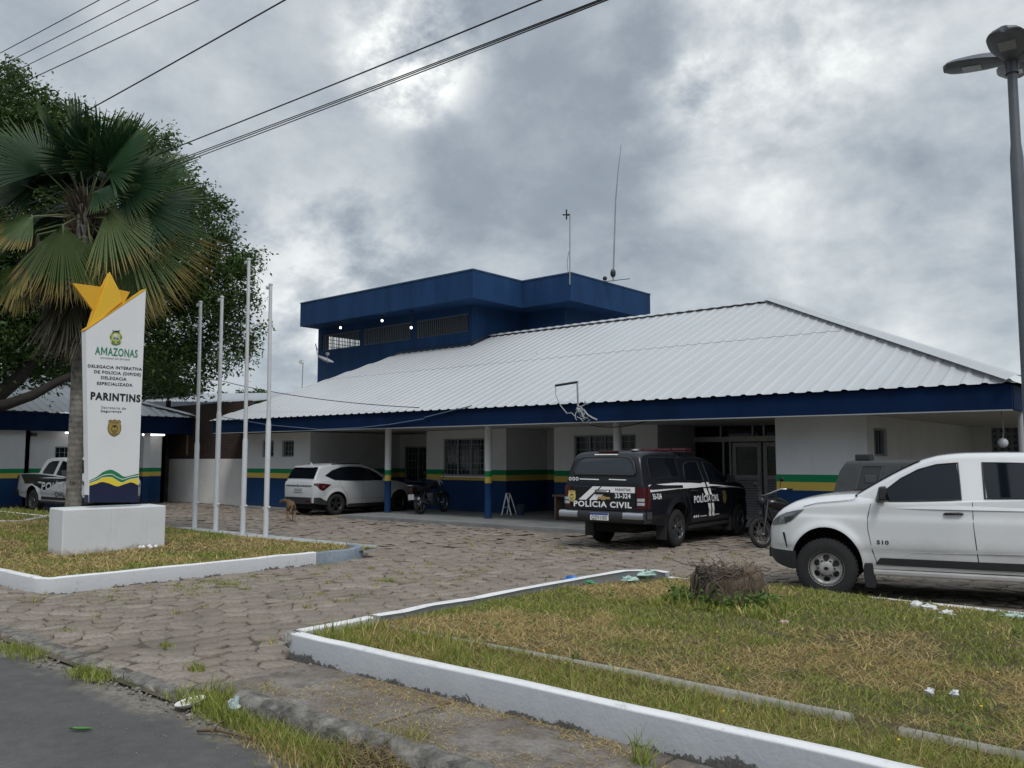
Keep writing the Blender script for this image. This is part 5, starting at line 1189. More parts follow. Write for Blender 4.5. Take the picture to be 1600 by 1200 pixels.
for sd in (-1, 1):
    mb = MB(); top = [(-.775,.99),(-.70,1.005),(-.5,1.0),(-.22,.955)]; bot = [(-.775,.93),(-.72,.92),(-.60,.80),(-.52,.775)]
    mb2 = [( -.22,.955), (-.40,.86), (-.52,.775)]
    B.patch(mb, [(-.772,.99),(-.68,.995),(-.5,.985),(-.20,.95)], [(-.772,.93),(-.70,.90),(-.62,.80),(-.50,.76)], sd, .006, n=16); l_ = mb.build('tail_lamp', M('suv_tail_lamp', (.05,.006,.009), .2, coat=.4), T, smooth=60)
    mb = MB(); B.patch(mb, [(-.55,.93),(-.42,.93)], [(-.55,.84),(-.46,.84)], sd, .009, n=6); mb.build('bright_lens', M('suv_lens', (.14,.03,.035), .2, coat=.3), l_, smooth=60)
for sd in (-1, 1):
    mb = MB()
    B.seam(mb, [(1.05,1.02),(1.05,.7),(1.0,.36)], sd, .005); B.seam(mb, [(.18,1.05),(.12,.95),(.25,.8),(.42,.6),(.46,.36)], sd, .005); B.seam(mb, [(2.0,.98),(2.02,.7),(1.9,.36)], sd, .005); B.seam(mb, [(.55,.505),(1.9,.48)], sd, .004); B.seam(mb, [(-.46,.76),(-.44,.6)], sd, .004)
    mb.build('panel_gaps', GAP, T, smooth=60)
mb = MB()
for sd in (-1, 1): X = np.linspace(-.80, -.34, 12); mb.grid([[B.P(x, z, sd, .012) for z in ((.56 - .16*min(1, max(0, (x+.6)/.3))), .46 - .06*min(1, max(0, (x+.6)/.3)), B.sill(x)-.02)] for x in X])
mb.box(-.83,-.78,-.64,.64,.36,.56); mb.build('lower_bumper', PLASTIC, T, smooth=50)
for sd in (-1,1): mb = MB(); mb.box(-.838,-.825,sd*.55-.12,sd*.55+.12,.42,.47); mb.build('reflector', REDLAMP, T)
mb = MB(); mb.box(-.80,-.775,-.66,.66,.865,.935); mb.build('chrome_bar', M('dark_chrome', (.3,.31,.33), .25, .8), T, bevel=.01)
mb = MB(); mb.box(-.822,-.79,-.22,.22,.72,.845); pl_ = mb.build('number_plate', M('plate_grey', (.40,.41,.43), .5), T)
mb = MB()
for k in range(7): mb.box(-.8245,-.8215,-.18+.052*k,-.18+.052*k+.034,.745,.805)
mb.build('plate_marks', M('plate_marks', (.2,.21,.22), .5), pl_)
mb = MB(); mb.tube([(-.815,-.05,.90),(-.815,-.03,.955),(-.815,.03,.955),(-.815,.05,.90)], .008, 6); mb.build('emblem', CHROME, T)
for sd in (-1, 1):
    mb = MB(); mb.tube([B.P(1.10,.93,sd,.004), B.P(1.13,.935,sd,.03), B.P(1.30,.93,sd,.03), B.P(1.33,.925,sd,.004)], .014, 8); mb.build('door_handle', WPAINT2, T, smooth=60)
    mb = MB(); mb.ball((1.88, sd*.97, 1.07), .1, 10, sq=(.7,1,.7)); mb.build('mirror', WPAINT2, T, smooth=60)
    mb = MB(); mb.box(.42, 2.2, min(sd*.72, sd*.87), max(sd*.72, sd*.87), .22, .34); mb.build('sill', PLASTIC, T, bevel=.02)
mb = MB(); mb.box(-.6, 3.2, -.6, .6, .2, .4); mb.build('underbody', BLACK, T)
for ax in (0, 2.61):
    for sd in (-1, 1): wheel(T, ax, sd*.77, .335, .215, 'alloy5', sd)

# --- dark vehicle with a moulded hard top behind the white pickup
T = empty('parked_truck', (-2.2, 15.35, 0), R(180), 'dark grey vehicle with a moulded panelled hard top, mostly hidden behind the white pickup', 'truck')
B = Body(-1.2, 3.2, [(-1.2,1.0),(-1.1,1.15),(2.9,1.15),(3.1,1.12),(3.2,1.0)], [(-1.2,1.02),(-1.1,1.16),(2.9,1.16),(3.1,1.13),(3.2,1.02)], [(-1.2,.75),(-1.1,.82),(3.05,.82),(3.2,.74)], [(-1.2,.5),(3.2,.5)], [(0,.4),(2.4,.4)], .45, PROF)
B.mesh([GPAINT, BLACK], 'body', T); B.liners(T)
C = Cabin(-1.1, 3.18, [(-1.1,1.15),(-1.06,1.5),(-1.0,1.68),(2.96,1.70),(3.06,1.60),(3.18,1.14)], 1.1, .81, 1.15, .22, .06)
ht = C.mesh([M('moulded_plastic', (.05,.054,.058), .65, var=.2, vs=5, bump=.05, bs=80)], 'hard_top', T)
REC = M('recess_plastic', (.032,.035,.038), .6); RIM = M('rim_plastic', (.075,.08,.085), .6)
for sd in (-1, 1):
    for k in range(6):
        x = 2.82 - .58*k; a = [(x,1.22),(x-.13,1.60),(x-.50,1.60),(x-.40,1.22)]
        if k == 0: a = [(x-.02,1.22),(x-.10,1.60),(x-.44,1.60),(x-.36,1.22)]
        mb = MB(); mb.poly([C.P(*q, sd, .004) for q in a]); p_ = mb.build('sunk_panel', REC, ht, fix=False)
        mb = MB(); Q = [C.P(*q, sd, .004) for q in a + a[:2]]; mb.tube(Q, .016, 6); cx, cz = x-.26, 1.40
        mb.box(cx-.09, cx+.09, sd*C.y(0,cz)-.03, sd*C.y(0,cz)+.03, cz-.07, cz+.05); mb.build('panel_rim', RIM, p_, bevel=.01)
mb = MB(); mb.box(2.62,2.86,.38,.62,1.69,1.80); mb.build('vent_box', PLASTIC, ht, bevel=.02)
for ax in (0, 2.4):
    for sd in (-1, 1): wheel(T, ax, sd*.70, .37, .22, 'steel', sd)
# ---------------------------------------------------------------- motorcycles (x forward, origin under the rear axle)
def spoked(parent, x, r, tw, name='wheel', spokes=5, wire=False):
    mb = MB(); mb.lathe([(r-.075,-tw*.8),(r-.05,-tw),(r-.015,-tw*.75),(r,-tw*.25),(r,tw*.25),(r-.015,tw*.75),(r-.05,tw),(r-.075,tw*.8)], axis='y', n=36)
    w_ = mb.build(name, RUBBER, parent, smooth=40); w_.location = (x, 0, r)
    mb = MB(); mb.lathe([(r-.06,-tw*.7),(r-.085,-tw*.5),(r-.085,tw*.5),(r-.06,tw*.7)], axis='y', n=36); mb.lathe([(.001,-.07),(.05,-.07),(.05,.07),(.001,.07)], axis='y', n=14)
    for k in range(18 if wire else spokes):
        a = 2*math.pi*k/(18 if wire else spokes); sd = (-1)**k
        if wire: mb.tube([(.045*math.cos(a+.5*sd), sd*.05, .045*math.sin(a+.5*sd)), ((r-.08)*math.cos(a), 0, (r-.08)*math.sin(a))], .004, 5)
        else: mb.tube([(.04*math.cos(a),0,.04*math.sin(a)), ((r-.08)*math.cos(a),0,(r-.08)*math.sin(a))], [.022,.014], 6)
    mb.build('rim', CHROME if wire else ALLOY, w_, smooth=40); return w_
def motorbike(loc, heading, lean, label, wire=False, plate=True, tall=1.0):
    T = empty('motorcycle', loc, heading, label, 'motorcycle'); T.rotation_mode = 'XYZ'; T.rotation_euler = (R(lean), 0, heading)
    spoked(T, 0, .30, .055 if not wire else .04, wire=wire); fw_ = spoked(T, 1.29, .30, .045 if not wire else .038, wire=wire)
    BK = M('bike_black', (.012,.012,.014), .3, coat=.4); fr = MB()
    fr.tube([(1.05,0,.86),(.55,0,.72),(.32,0,.66),(-.25,0,.72)], .026); fr.tube([(1.02,0,.80),(.85,0,.36),(.45,0,.28),(.30,0,.62)], .024)
    for sd in (-1, 1): fr.tube([(0,sd*.09,.30),(.42,sd*.09,.34)], .022); fr.tube([(-.02,sd*.11,.33),(.10,sd*.12,.66)], .025); fr.tube([(.30,sd*.1,.62),(-.28,sd*.1,.70)], .016)
    fr.build('frame', DARKMETAL, T, smooth=50)
    mb = MB(); mb.ball((.62,0,.40), .15, 12, sq=(1.1,.8,.8)); mb.box(.56,.74,-.09,.09,.42,.62)
    for k in range(6): mb.box(.54,.76,-.11,.11,.47+.026*k,.482+.026*k)
    mb.lathe([(.001,-.15),(.085,-.14),(.085,.14),(.001,.15)], (.52,0,.38), axis='y', n=16); mb.build('engine', M('engine_alloy', (.22,.22,.23), .4, .7, var=.3), T, smooth=40)
    mb = MB(); mb.tube([(.72,-.06,.52),(.86,-.10,.40),(.74,-.14,.27),(.4,-.15,.26),(.12,-.17,.33)], .024); mb.tube([(.14,-.17,.325),(-.02,-.18,.375),(-.36,-.19,.47)], [.035,.052,.048], 12); mb.build('exhaust', CHROME if not wire else GREY, T, smooth=50)
    mb = MB(); A = []
    for x, w_, h0, h1 in ((.42,.06,.72,.80),(.5,.11,.70,.90),(.68,.14,.70,.97),(.86,.13,.74,.98),(.98,.08,.80,.93),(1.01,.03,.84,.89)): A.append([(x, w_*math.sin(a), (h0+h1)/2 - (h1-h0)/2*math.cos(a)) for a in np.linspace(0, 2*math.pi, 13)])
    mb.grid(A); mb.build('fuel_tank', BK, T, smooth=70)
    mb = MB(); A = []
    for x, w_, z0, z1 in ((.46,.08,.72,.79),(.3,.12,.72,.80),(.05,.13,.73,.82),(-.2,.12,.76,.87),(-.38,.07,.80,.88)): A.append([(x, w_*math.sin(a), (z0+z1)/2 - (z1-z0)/2*math.cos(a)) for a in np.linspace(0, 2*math.pi, 11)])
    mb.grid(A); mb.poly(A[0][:-1]); mb.poly(A[-1][:-1]); mb.build('seat', PLASTIC, T, smooth=70)
    mb = MB(); 
    for sd in (-1, 1): mb.prism([(.38,sd*.10,.62),(.08,sd*.11,.60),(-.22,sd*.10,.70),(-.34,sd*.08,.80),(.40,sd*.11,.74)], (0, sd*.02, 0))
    mb.build('side_cover', BK, T, bevel=.008)
    mb = MB(); mb.tube([(-.36,-.09,.84),(-.48,-.08,.86),(-.48,.08,.86),(-.36,.09,.84)], .012); mb.build('grab_rail', CHROME, T)
    mb = MB(); mb.box(-.48,-.40,-.06,.06,.70,.78); mb.build('tail_lamp', REDLAMP, T, bevel=.01)
    mb = MB(); mb.grid([[(.30*1.12*math.cos(a)+.0, y, .30 + .30*1.12*math.sin(a)) for y in (-.06,-.03,.03,.06)] for a in np.linspace(.5, 2.75, 12)]); mb.box(-.44,-.42,-.05,.05,.46,.72); mb.build('rear_mudguard', BK, T, smooth=60)
    if plate: mb = MB(); mb.box(-.458,-.45,-.10,.10,.44,.60); mb.build('number_plate', M('bike_plate', (.35,.36,.37), .5), T)
    ff = MB()
    for sd in (-1, 1): ff.tube([(1.29,sd*.085,.30),(1.10,sd*.085,.80),(1.05,sd*.085,.93)], [.026,.024,.02], 10)
    fk = ff.build('fork', DARKMETAL, T, smooth=50)
    mb = MB(); mb.grid([[(1.29 + .345*math.cos(a), y, .30 + .345*math.sin(a)) for y in (-.055,-.03,.03,.055)] for a in np.linspace(.35, 2.5, 12)]); mb.build('front_mudguard', DARKMETAL if wire else BK, fk, smooth=60)
    h = 1.04*tall; mb = MB(); mb.tube([(.80,.36,h+.02),(.90,.30,h+.03),(1.02,.12,h-.03),(1.05,0,h-.06),(1.02,-.12,h-.03),(.90,-.30,h+.03),(.80,-.36,h+.02)], .013 if not wire else .016, 8)
    hb = mb.build('handlebar', CHROME, T, smooth=60)
    mb = MB(); [mb.tube([(.80,sd*.36,h+.02),(.69,sd*.41,h+.01)], .018) for sd in (-1,1)]; mb.build('grip', RUBBER, hb, smooth=50)
    for sd in (-1, 1): mb = MB(); mb.tube([(.90,sd*.28,h+.03),(.90,sd*.34,h+.18)], .007, 6); mb.ball((.90,sd*.37,h+.21), .062, 10, sq=(.3,1,.75)); mb.build('mirror', DARKMETAL, hb, smooth=60)
    mb = MB(); mb.ball((1.16,0,.90), .095, 12, sq=(.7,1,1)); mb.build('headlamp', LAMPWHITE if not wire else DARKMETAL, T, smooth=60)
    MB().tube([(.55,.10,.30),(.48,.26,.02)], .012).build('side_stand', DARKMETAL, T)
    return T
motorbike((-18.80, 17.72, .1), R(103), -4, 'black motorcycle with a silver exhaust parked on the porch between the two left columns')
motorbike((-6.84, 17.14, 0), R(-110), 9, 'dark motorcycle with spoked wheels and a chrome handlebar beside the nose of the white pickup', wire=True, plate=False, tall=1.03)

# ---------------------------------------------------------------- dog
def skin(name, nodes, edges, mat, parent=None, sub=2, root=0):
    me = bpy.data.meshes.new(name); me.from_pydata([n[:3] for n in nodes], edges, []); me.materials.append(mat)
    o = bpy.data.objects.new(name, me); COL.objects.link(o); o.parent = parent
    o.modifiers.new('skin', 'SKIN').use_smooth_shade = True
    if not me.skin_vertices: me.skin_vertices.new()
    for sv, n in zip(me.skin_vertices[0].data, nodes): r = n[3]; sv.radius = (r, n[4] if len(n) > 4 else r)
    me.skin_vertices[0].data[root].use_root = True
    s = o.modifiers.new('sub', 'SUBSURF'); s.levels = s.render_levels = sub; return o
D = empty('dog', (-20.34, 14.25, 0), R(150), 'brown short-haired dog standing behind the white SUV with its head lowered to the left', 'dog')
N = [(0,0,.50,.085,.095),(-.16,0,.52,.085,.09),(.18,0,.46,.10,.105),(.34,0,.46,.10,.125),(.46,.02,.52,.07,.075),(.60,.10,.545,.052,.055),(.68,.16,.55,.06,.06),(.76,.22,.52,.036,.036),(.82,.26,.495,.024,.024),
     (-.24,0,.47,.035),(-.29,.01,.36,.018),(-.28,.015,.26,.011),
     (-.14,.075,.42,.062),(-.05,.085,.30,.042),(-.17,.085,.17,.022),(-.13,.085,.03,.020),(-.08,.085,.018,.020),
     (-.16,-.075,.42,.062),(-.09,-.085,.30,.042),(-.21,-.085,.17,.022),(-.18,-.085,.03,.020),(-.13,-.085,.018,.020),
     (.34,.075,.36,.045),(.33,.08,.22,.026),(.34,.08,.03,.019),(.38,.08,.018,.020),(.34,-.075,.36,.045),(.36,-.08,.22,.026),(.36,-.08,.03,.019),(.40,-.08,.018,.020)]
E_ = [(0,1),(0,2),(2,3),(3,4),(4,5),(5,6),(6,7),(7,8),(1,9),(9,10),(10,11),(1,12),(12,13),(13,14),(14,15),(15,16),(1,17),(17,18),(18,19),(19,20),(20,21),(3,22),(22,23),(23,24),(24,25),(3,26),(26,27),(27,28),(28,29)]
def fur():
    t = NT('dog_fur'); p = t.n('ShaderNodeTexCoord').outputs['Object']; z = t.sep(p)[2]; n = t.noise(p, 8, 5)
    c = t.ramp(t.math('ADD', z, t.math('MULTIPLY', t.math('SUBTRACT', n, .5), .12)), [(.0, (.50,.46,.40)), (.08, (.34,.26,.17)), (.22, (.17,.105,.055)), (.52, (.125,.075,.038)), (.62, (.085,.05,.026))])
    t.col(c); t.rough(.85); t.bump(t.noise(p, 60), .3, .01); return t.m
FUR = fur(); skin('body', N, E_, FUR, D)
for sd in (-1, 1):
    mb = MB(); b = Vector((.655, .155 + 0, .585)); s_ = Vector((-.45, .89, 0))*sd*.05; mb.prism([b + s_, b + s_*1.9 + Vector((-.02,0,-.07)), b + s_*1.2 + Vector((.03,.02,-.005))], (.008,.004,.01)); mb.build('ear', M('ear_brown', (.09,.055,.03), .9), D, smooth=60)
    MB().ball(tuple(Vector((.715,.19,.565)) + Vector((-.55,.83,0))*sd*.034), .009, 8).build('eye', BLACK, D)
MB().ball((.838,.272,.50), .017, 8).build('nose', BLACK, D)

# ---------------------------------------------------------------- things on the porch
t = empty('folding_stand', (-16.75, 19.15, .1), R(20), 'white folding stand leaning open on the porch against the blue wall', 'stand')
for y in (-.22, .22): MB().tube([(0,y,0),(.12,y*.7,.62)], .02).build('leg', WHITE_METAL, t); MB().tube([(.30,y,0),(.12,y*.7,.62)], .02).build('leg', WHITE_METAL, t)
MB().tube([(.12,-.16,.62),(.12,.16,.62)], .022).build('top_bar', WHITE_METAL, t); MB().tube([(.05,-.2,.22),(.05,.2,.22)], .014).build('stretcher', WHITE_METAL, t)
t = empty('bucket', (-16.3, 19.35, .1), 0, 'small dark blue bucket on the porch right of the white folding stand', 'bucket')
MB().lathe([(.001,.0),(.11,0),(.145,.26),(.15,.27),(.135,.265),(.10,.02),(.001,.02)], n=20).build('pail', M('bucket_blue', (.03,.05,.09), .5), t, smooth=40); MB().tube([(.145*math.cos(a), .145*math.sin(a)*.3-.02, .25 + .06*math.sin(a)) for a in np.linspace(0, math.pi, 9)], .005, 5).build('handle', GREY, t)
t = empty('wooden_bench', (-13.9, 18.6, .1), 0, 'brown wooden bench end showing left of the black police pickup', 'bench')
BW = M('bench_wood', (.15,.10,.06), .7, var=.25)
MB().box(-.5,.9,-.18,.18,.62,.67).build('seat', BW, t, bevel=.005)
for x in (-.42, .82): MB().box(x-.03,x+.03,-.15,.15,0,.62).build('leg', BW, t)

# ---------------------------------------------------------------- litter on the beds and the road edge
def crumple(c, r, n=40, sq=(1,1,.5), seed=0):
    g = np.random.default_rng(seed); mb = MB(); A = []
    k, m_ = 8, 15
    rad = 1 + g.normal(0, .30, (k, m_))
    for i in range(k): A.append([(c[0] + r*sq[0]*rad[i,j % m_]*math.sin(math.pi*(i+.02)/(k-.96))*math.cos(2*math.pi*(j % m_)/m_), c[1] + r*sq[1]*rad[i,j % m_]*math.sin(math.pi*(i+.02)/(k-.96))*math.sin(2*math.pi*(j % m_)/m_), c[2] + r*sq[2]*(rad[i,j % m_]*math.cos(math.pi*i/(k-1)) + .6)) for j in range(m_+1)])
    return mb.grid(A)
BAGBLUE = M('bag_blue', (.02,.16,.50), .35); BAGGREEN = M('bag_green', (.03,.30,.16), .35); BAGPALE = M('bag_pale', (.40,.55,.50), .3); BAGW = M('bag_white', (.70,.71,.72), .4)
for nm, px, z, r, sq, mat, lab in (('plastic_bag', (892,909), .17, .11, (1.5,.7,.45), BAGBLUE, 'crumpled bright blue plastic bag on the grass by the bed kerb'),
        ('plastic_bag', (922,911), .17, .07, (1.2,.7,.35), BAGGREEN, 'small green plastic scrap just right of the blue bag'),
        ('plastic_bag', (984,907), .17, .09, (1.5,.8,.4), BAGPALE, 'pale green crumpled plastic between the green scrap and the stump'),
        ('plastic_bag', (1012,899), .16, .12, (2.0,.7,.35), BAGPALE, 'long pale blue plastic strip lying inside the curved kerb end'),
        ('paper_wad', (1431,948), .17, .06, (1.4,.8,.7), BAGW, 'leftmost white paper wad of those on the grass before the white pickup'),
        ('paper_wad', (1449,951), .17, .065, (1.5,.8,.5), BAGW, 'white paper wad second from the left before the white pickup'),
        ('paper_wad', (1480,961), .17, .07, (1.4,.9,.5), BAGW, 'largest white paper wad, right of two others before the white pickup'),
        ('paper_wad', (1471,969), .17, .035, (1.5,.8,.5), BAGW, 'tiny white paper wad just below the largest one'),
        ('plastic_bag', (1583,964), .17, .08, (2.2,.8,.25), M('bag_mint', (.45,.62,.56), .35), 'flat mint green wrapper on the grass at the right edge'),
        ('paper_wad', (1453,1082), .17, .035, (1.2,.8,.6), BAGW, 'small white wad low in the right grass, the left of a pair'),
        ('paper_wad', (1492,1085), .17, .035, (1.2,.8,.6), BAGW, 'small white wad low in the right grass, the right of a pair'),
        ('paper_wad', (1224,974), .19, .04, (1.5,.8,.5), M('wad_pink', (.55,.40,.38), .6), 'pinkish paper scrap on the grass right of the stump'),
        ('glass_jar', (366,1116), -.02, .07, (1.1,.9,1.), M('pale_glass', (.42,.52,.50), .12, spec=.8), 'pale crumpled plastic bottle in the weeds at the road edge')):
    p = Zp(*px, z); r *= .68; o = crumple((0,0,0), r, sq=(sq[0], sq[1], sq[2]*1.35), seed=px[0]).build(nm if nm != 'glass_jar' else 'plastic_bottle', mat, smooth=25); o.location = (p[0], p[1], z - .005); o.rotation_euler = (0,0,R(px[0] % 60)); tag(o, lab, 'litter')
p = Zp(298, 1101, -.01); o = MB().lathe([(.001,.012),(.07,.010),(.10,.028),(.105,.03),(.10,.022),(.07,.0),(.001,.0)], n=28).build('foam_plate', M('foam_white', (.72,.71,.68), .6), smooth=40); o.location = (p[0], p[1], -.012); o.rotation_euler = (R(9), R(-6), 0); tag(o, 'white foam plate lying at the road edge', 'plate')
p = Zp(112, 1144, -.04); mb = MB(); mb.grid([[(x, y*(1-(2*x/.16-1)**2)*.02, .012*abs(y) + .01) for y in (-1,0,1)] for x in np.linspace(0, .16, 7)]); o = mb.build('fallen_leaf', M('leaf_green', (.06,.20,.03), .5)); o.location = (p[0]-.05, p[1], -.043); o.rotation_euler = (0,0,R(38)); tag(o, 'single green leaf lying on the asphalt', 'leaf')
def stick(pxs, z, r, lab):
    P = [Zp(*q, z) for q in pxs]; o = MB().tube([p + [0,0,.01 + .01*(k % 2)] for k, p in enumerate(P)], [r*(1 - .4*k/len(P)) for k in range(len(P))], 6).build('stick', M('dry_stick', (.12,.085,.055), .9), smooth=60); tag(o, lab, 'stick')
stick([(308,1144),(340,1146),(372,1151),(392,1159)], -.03, .012, 'long dark dry stick lying along the road edge')
stick([(330,1147),(342,1135),(352,1128)], -.01, .007, 'thin pale twig crossing the long dark stick'); stick([(1062,928),(1050,940),(1040,952)], .2, .01, 'dry twig leaning on the left of the tree stump')
# ---------------------------------------------------------------- tree stump
def stump():
    c = Zp(1132, 948, .2); T = empty('tree_stump', (c[0]-.10, c[1]+.25, .13), 0, 'rotting tree stump wrapped in dry roots on the right grass bed', 'stump')
    g = np.random.default_rng(3); mb = MB(); A = []
    for i, (z, r) in enumerate(((-.1,.56),(.04,.48),(.12,.42),(.22,.40),(.33,.39),(.42,.385),(.445,.30),(.40,.15),(.38,.02))):
        A.append([((r*(1 + .16*math.sin(3*a+1) + .11*math.sin(7*a + z*3) + g.normal(0,.05)))*1.10*math.cos(a), (r*(1 + .1*math.sin(3*a+1) + .05*math.sin(7*a)))*.9*math.sin(a), z + g.normal(0,.02) + (.07*math.sin(2*a+.6) + .05*math.sin(5*a) if z > .3 else 0)) for a in np.linspace(0, 2*math.pi, 37)])
    for r_ in A: r_[-1] = r_[0]
    mb.grid(A); t = NT('stump_bark'); p = t.n('ShaderNodeTexCoord').outputs['Object']; mp = t.n('ShaderNodeMapping'); mp.inputs['Scale'].default_value = (9,9,1.6); t.l(p, mp.inputs[0]); n = t.noise(mp.outputs[0], 1.6, 8, .7)
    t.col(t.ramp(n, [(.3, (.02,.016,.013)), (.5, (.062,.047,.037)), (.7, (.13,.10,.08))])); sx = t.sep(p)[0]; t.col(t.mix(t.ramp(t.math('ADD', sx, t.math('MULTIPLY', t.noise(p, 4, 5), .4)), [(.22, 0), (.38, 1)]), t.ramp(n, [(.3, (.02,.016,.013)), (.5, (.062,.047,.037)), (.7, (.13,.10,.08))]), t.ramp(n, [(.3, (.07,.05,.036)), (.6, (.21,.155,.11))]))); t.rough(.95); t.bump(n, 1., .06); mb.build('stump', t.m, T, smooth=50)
    mb = MB()
    for k in range(70):
        a = g.uniform(0, 6.28); r = .44 + g.normal(0, .02); z = g.uniform(.36, .46); P = []; 
        n_ = g.integers(5, 9); da = g.normal(0, .05)
        for q in range(n_): P.append((r*1.08*math.cos(a), r*.9*math.sin(a), z)); z -= g.uniform(.03, .09); a += da + g.normal(0, .04); r += g.uniform(-.005, .034)
        mb.tube(P, g.uniform(.004, .012), 5)
    for k in range(210):
        a = g.uniform(0, 6.28); r = .43*math.sqrt(g.random()); p = np.array([r*1.1*math.cos(a), r*.9*math.sin(a), .40 + .10*g.random()]); P = [p]; d = np.array([g.normal(0,.022), g.normal(0,.022), g.uniform(-.005,.016)])
        for q in range(6): P.append(P[-1] + d + g.normal(0, .016, 3))
        mb.tube(P, g.uniform(.003, .007), 4)
    mb.build('dry_roots', M('dry_roots', (.13,.10,.075), .95, var=.5, vs=7), T, smooth=60, fix=False)
    mb = MB(); mb.tube([(.16,.05,.45),(.2,.02,.55),(.19,.04,.68)], [.006,.005,.004], 5); mb.build('twig', M('pale_twig', (.35,.31,.26), .9), T)
    T.scale = (.76, .82, .84)
    return c
SC_ = stump()
# ---------------------------------------------------------------- plants
def leaf_mat(name, stops, rough=.5, trans=.25):
    t = NT(name); a = t.n('ShaderNodeAttribute', attribute_name='rnd'); n = t.noise(t.pos(), .55, 4); f = t.math('ADD', t.math('MULTIPLY', a.outputs['Fac'], .6), t.math('MULTIPLY', n, .4))
    c = t.ramp(f, stops); t.col(c); t.rough(rough); t.b.inputs['Specular IOR Level'].default_value = .3
    tr = t.n('ShaderNodeBsdfTranslucent'); t.l(c, tr.inputs[0]); mx_ = t.n('ShaderNodeMixShader'); mx_.inputs[0].default_value = trans
    t.l(t.b.outputs[0], mx_.inputs[1]); t.l(tr.outputs[0], mx_.inputs[2]); t.l(mx_.outputs[0], t.nt.nodes['Material Output'].inputs[0]); return t.m
def blades_mat(name):
    t = NT(name); d = t.n('ShaderNodeAttribute', attribute_name='dry').outputs['Fac']; r = t.n('ShaderNodeAttribute', attribute_name='rnd').outputs['Fac']
    g = t.ramp(r, [(0, (.11,.17,.024)), (.5, (.21,.28,.048)), (1, (.35,.41,.095))]); y = t.ramp(r, [(0, (.24,.165,.07)), (.5, (.52,.37,.17)), (1, (.76,.58,.31))])
    c = t.mix(d, g, y); t.col(c); t.rough(.7); t.b.inputs['Specular IOR Level'].default_value = .2
    tr = t.n('ShaderNodeBsdfTranslucent'); t.l(c, tr.inputs[0]); mx_ = t.n('ShaderNodeMixShader'); mx_.inputs[0].default_value = .3
    t.l(t.b.outputs[0], mx_.inputs[1]); t.l(tr.outputs[0], mx_.inputs[2]); t.l(mx_.outputs[0], t.nt.nodes['Material Output'].inputs[0]); return t.m
GRASS = blades_mat('grass_blades')
def vnoise(x, y, s, seed):
    g = np.random.default_rng(seed); T = g.random((64, 64)); x = x*s + 100; y = y*s + 100; i = np.floor(x).astype(int); j = np.floor(y).astype(int); fx = x - i; fy = y - j; fx = fx*fx*(3-2*fx); fy = fy*fy*(3-2*fy)
    q = lambda a, b: T[a % 64, b % 64]
    return q(i,j)*(1-fx)*(1-fy) + q(i+1,j)*fx*(1-fy) + q(i,j+1)*(1-fx)*fy + q(i+1,j+1)*fx*fy
def fbm(x, y, s, seed): return (vnoise(x,y,s,seed)*.5 + vnoise(x,y,s*2.1,seed+1)*.3 + vnoise(x,y,s*4.3,seed+2)*.2)
def blades(u, v, z, h, lean, wdt, dry, rnd, flat=None):
    """curved two-segment blades: 5 points, a quad and a tip quad"""
    n = len(u); a = rng.uniform(0, 2*math.pi, n); b = rng.uniform(0, 2*math.pi, n)
    dx, dy = np.cos(a)*lean, np.sin(a)*lean; wx, wy = np.cos(b)*wdt, np.sin(b)*wdt
    P = np.empty((n, 6, 3)); mid = .55
    P[:,0] = np.c_[u-wx, v-wy, z]; P[:,1] = np.c_[u+wx, v+wy, z]
    mz = z + h*mid*(1-.25*np.minimum(lean/np.maximum(h,1e-3),1.5)*.3); tz = z + h
    mx_, my_ = u + dx*.32, v + dy*.32
    P[:,2] = np.c_[mx_+wx*.8, my_+wy*.8, mz]; P[:,3] = np.c_[mx_-wx*.8, my_-wy*.8, mz]
    P[:,4] = np.c_[u+dx+wx*.12, v+dy+wy*.12, tz]; P[:,5] = np.c_[u+dx-wx*.12, v+dy-wy*.12, tz]
    k = np.arange(n)[:, None]*6; F = np.concatenate([k + np.array([[0,1,2,3]]), k + np.array([[3,2,4,5]])])
    return P.reshape(-1, 3), F, {'dry': np.repeat(dry, 6), 'rnd': np.repeat(rnd, 6)}
def grass(name, n, u0, u1, v0, v1, fn, hscale=1., seed=1, keep=None, drybias=0., wscale=1.):
    u = rng.uniform(u0, u1, n); v = rng.uniform(v0, v1, n)
    if keep is not None: k = keep(u, v); u, v = u[k], v[k]
    n = len(u); m = fbm(u, v, .55, seed); d0 = fbm(u, v, 1.3, seed+9); m2 = fbm(u, v, 3.0, seed+20)
    dryp = np.clip((m - .44)*8.0 + (d0-.5)*4.5 + .42 + drybias, .12, .97); isdry = rng.random(n) < dryp
    h = np.where(isdry, rng.gamma(2.0, .012, n) + .012, rng.gamma(3.0, .0095, n)*(.45 + 1.1*m2) + .012)*hscale
    lean = np.where(isdry, rng.uniform(.03, .13, n), rng.uniform(.01, .055, n)*np.minimum(1.5, h/.035))
    dry = np.where(isdry, rng.uniform(.6, 1, n), rng.uniform(0, .35, n)); w_ = rng.uniform(.0018, .0042, n)*wscale
    dist = np.hypot(u, v); w_ *= np.clip(dist/6.5, .8, 2.2)
    V, F, A = blades(u, v, fn(u, v) - .004, h, lean, w_, dry, rng.random(n)); return V, F, A
def merged(name, parts):
    Vs, Fs, ds, rs, o = [], [], [], [], 0
    for V, F, A in parts: Vs.append(V); Fs.append(F + o); o += len(V); ds.append(A['dry']); rs.append(A['rnd'])
    return bulk(name, np.vstack(Vs), np.vstack(Fs), GRASS, {'dry': np.concatenate(ds), 'rnd': np.concatenate(rs)})
inbed = lambda u, v: (v < 10.1) & (v > 4.6) & ((v < 5.30) | (v > 5.44)) & ~((u < -6.0) & (v > 9.6))
def vis(u, v): return u > -.171*v*0 - 6.42
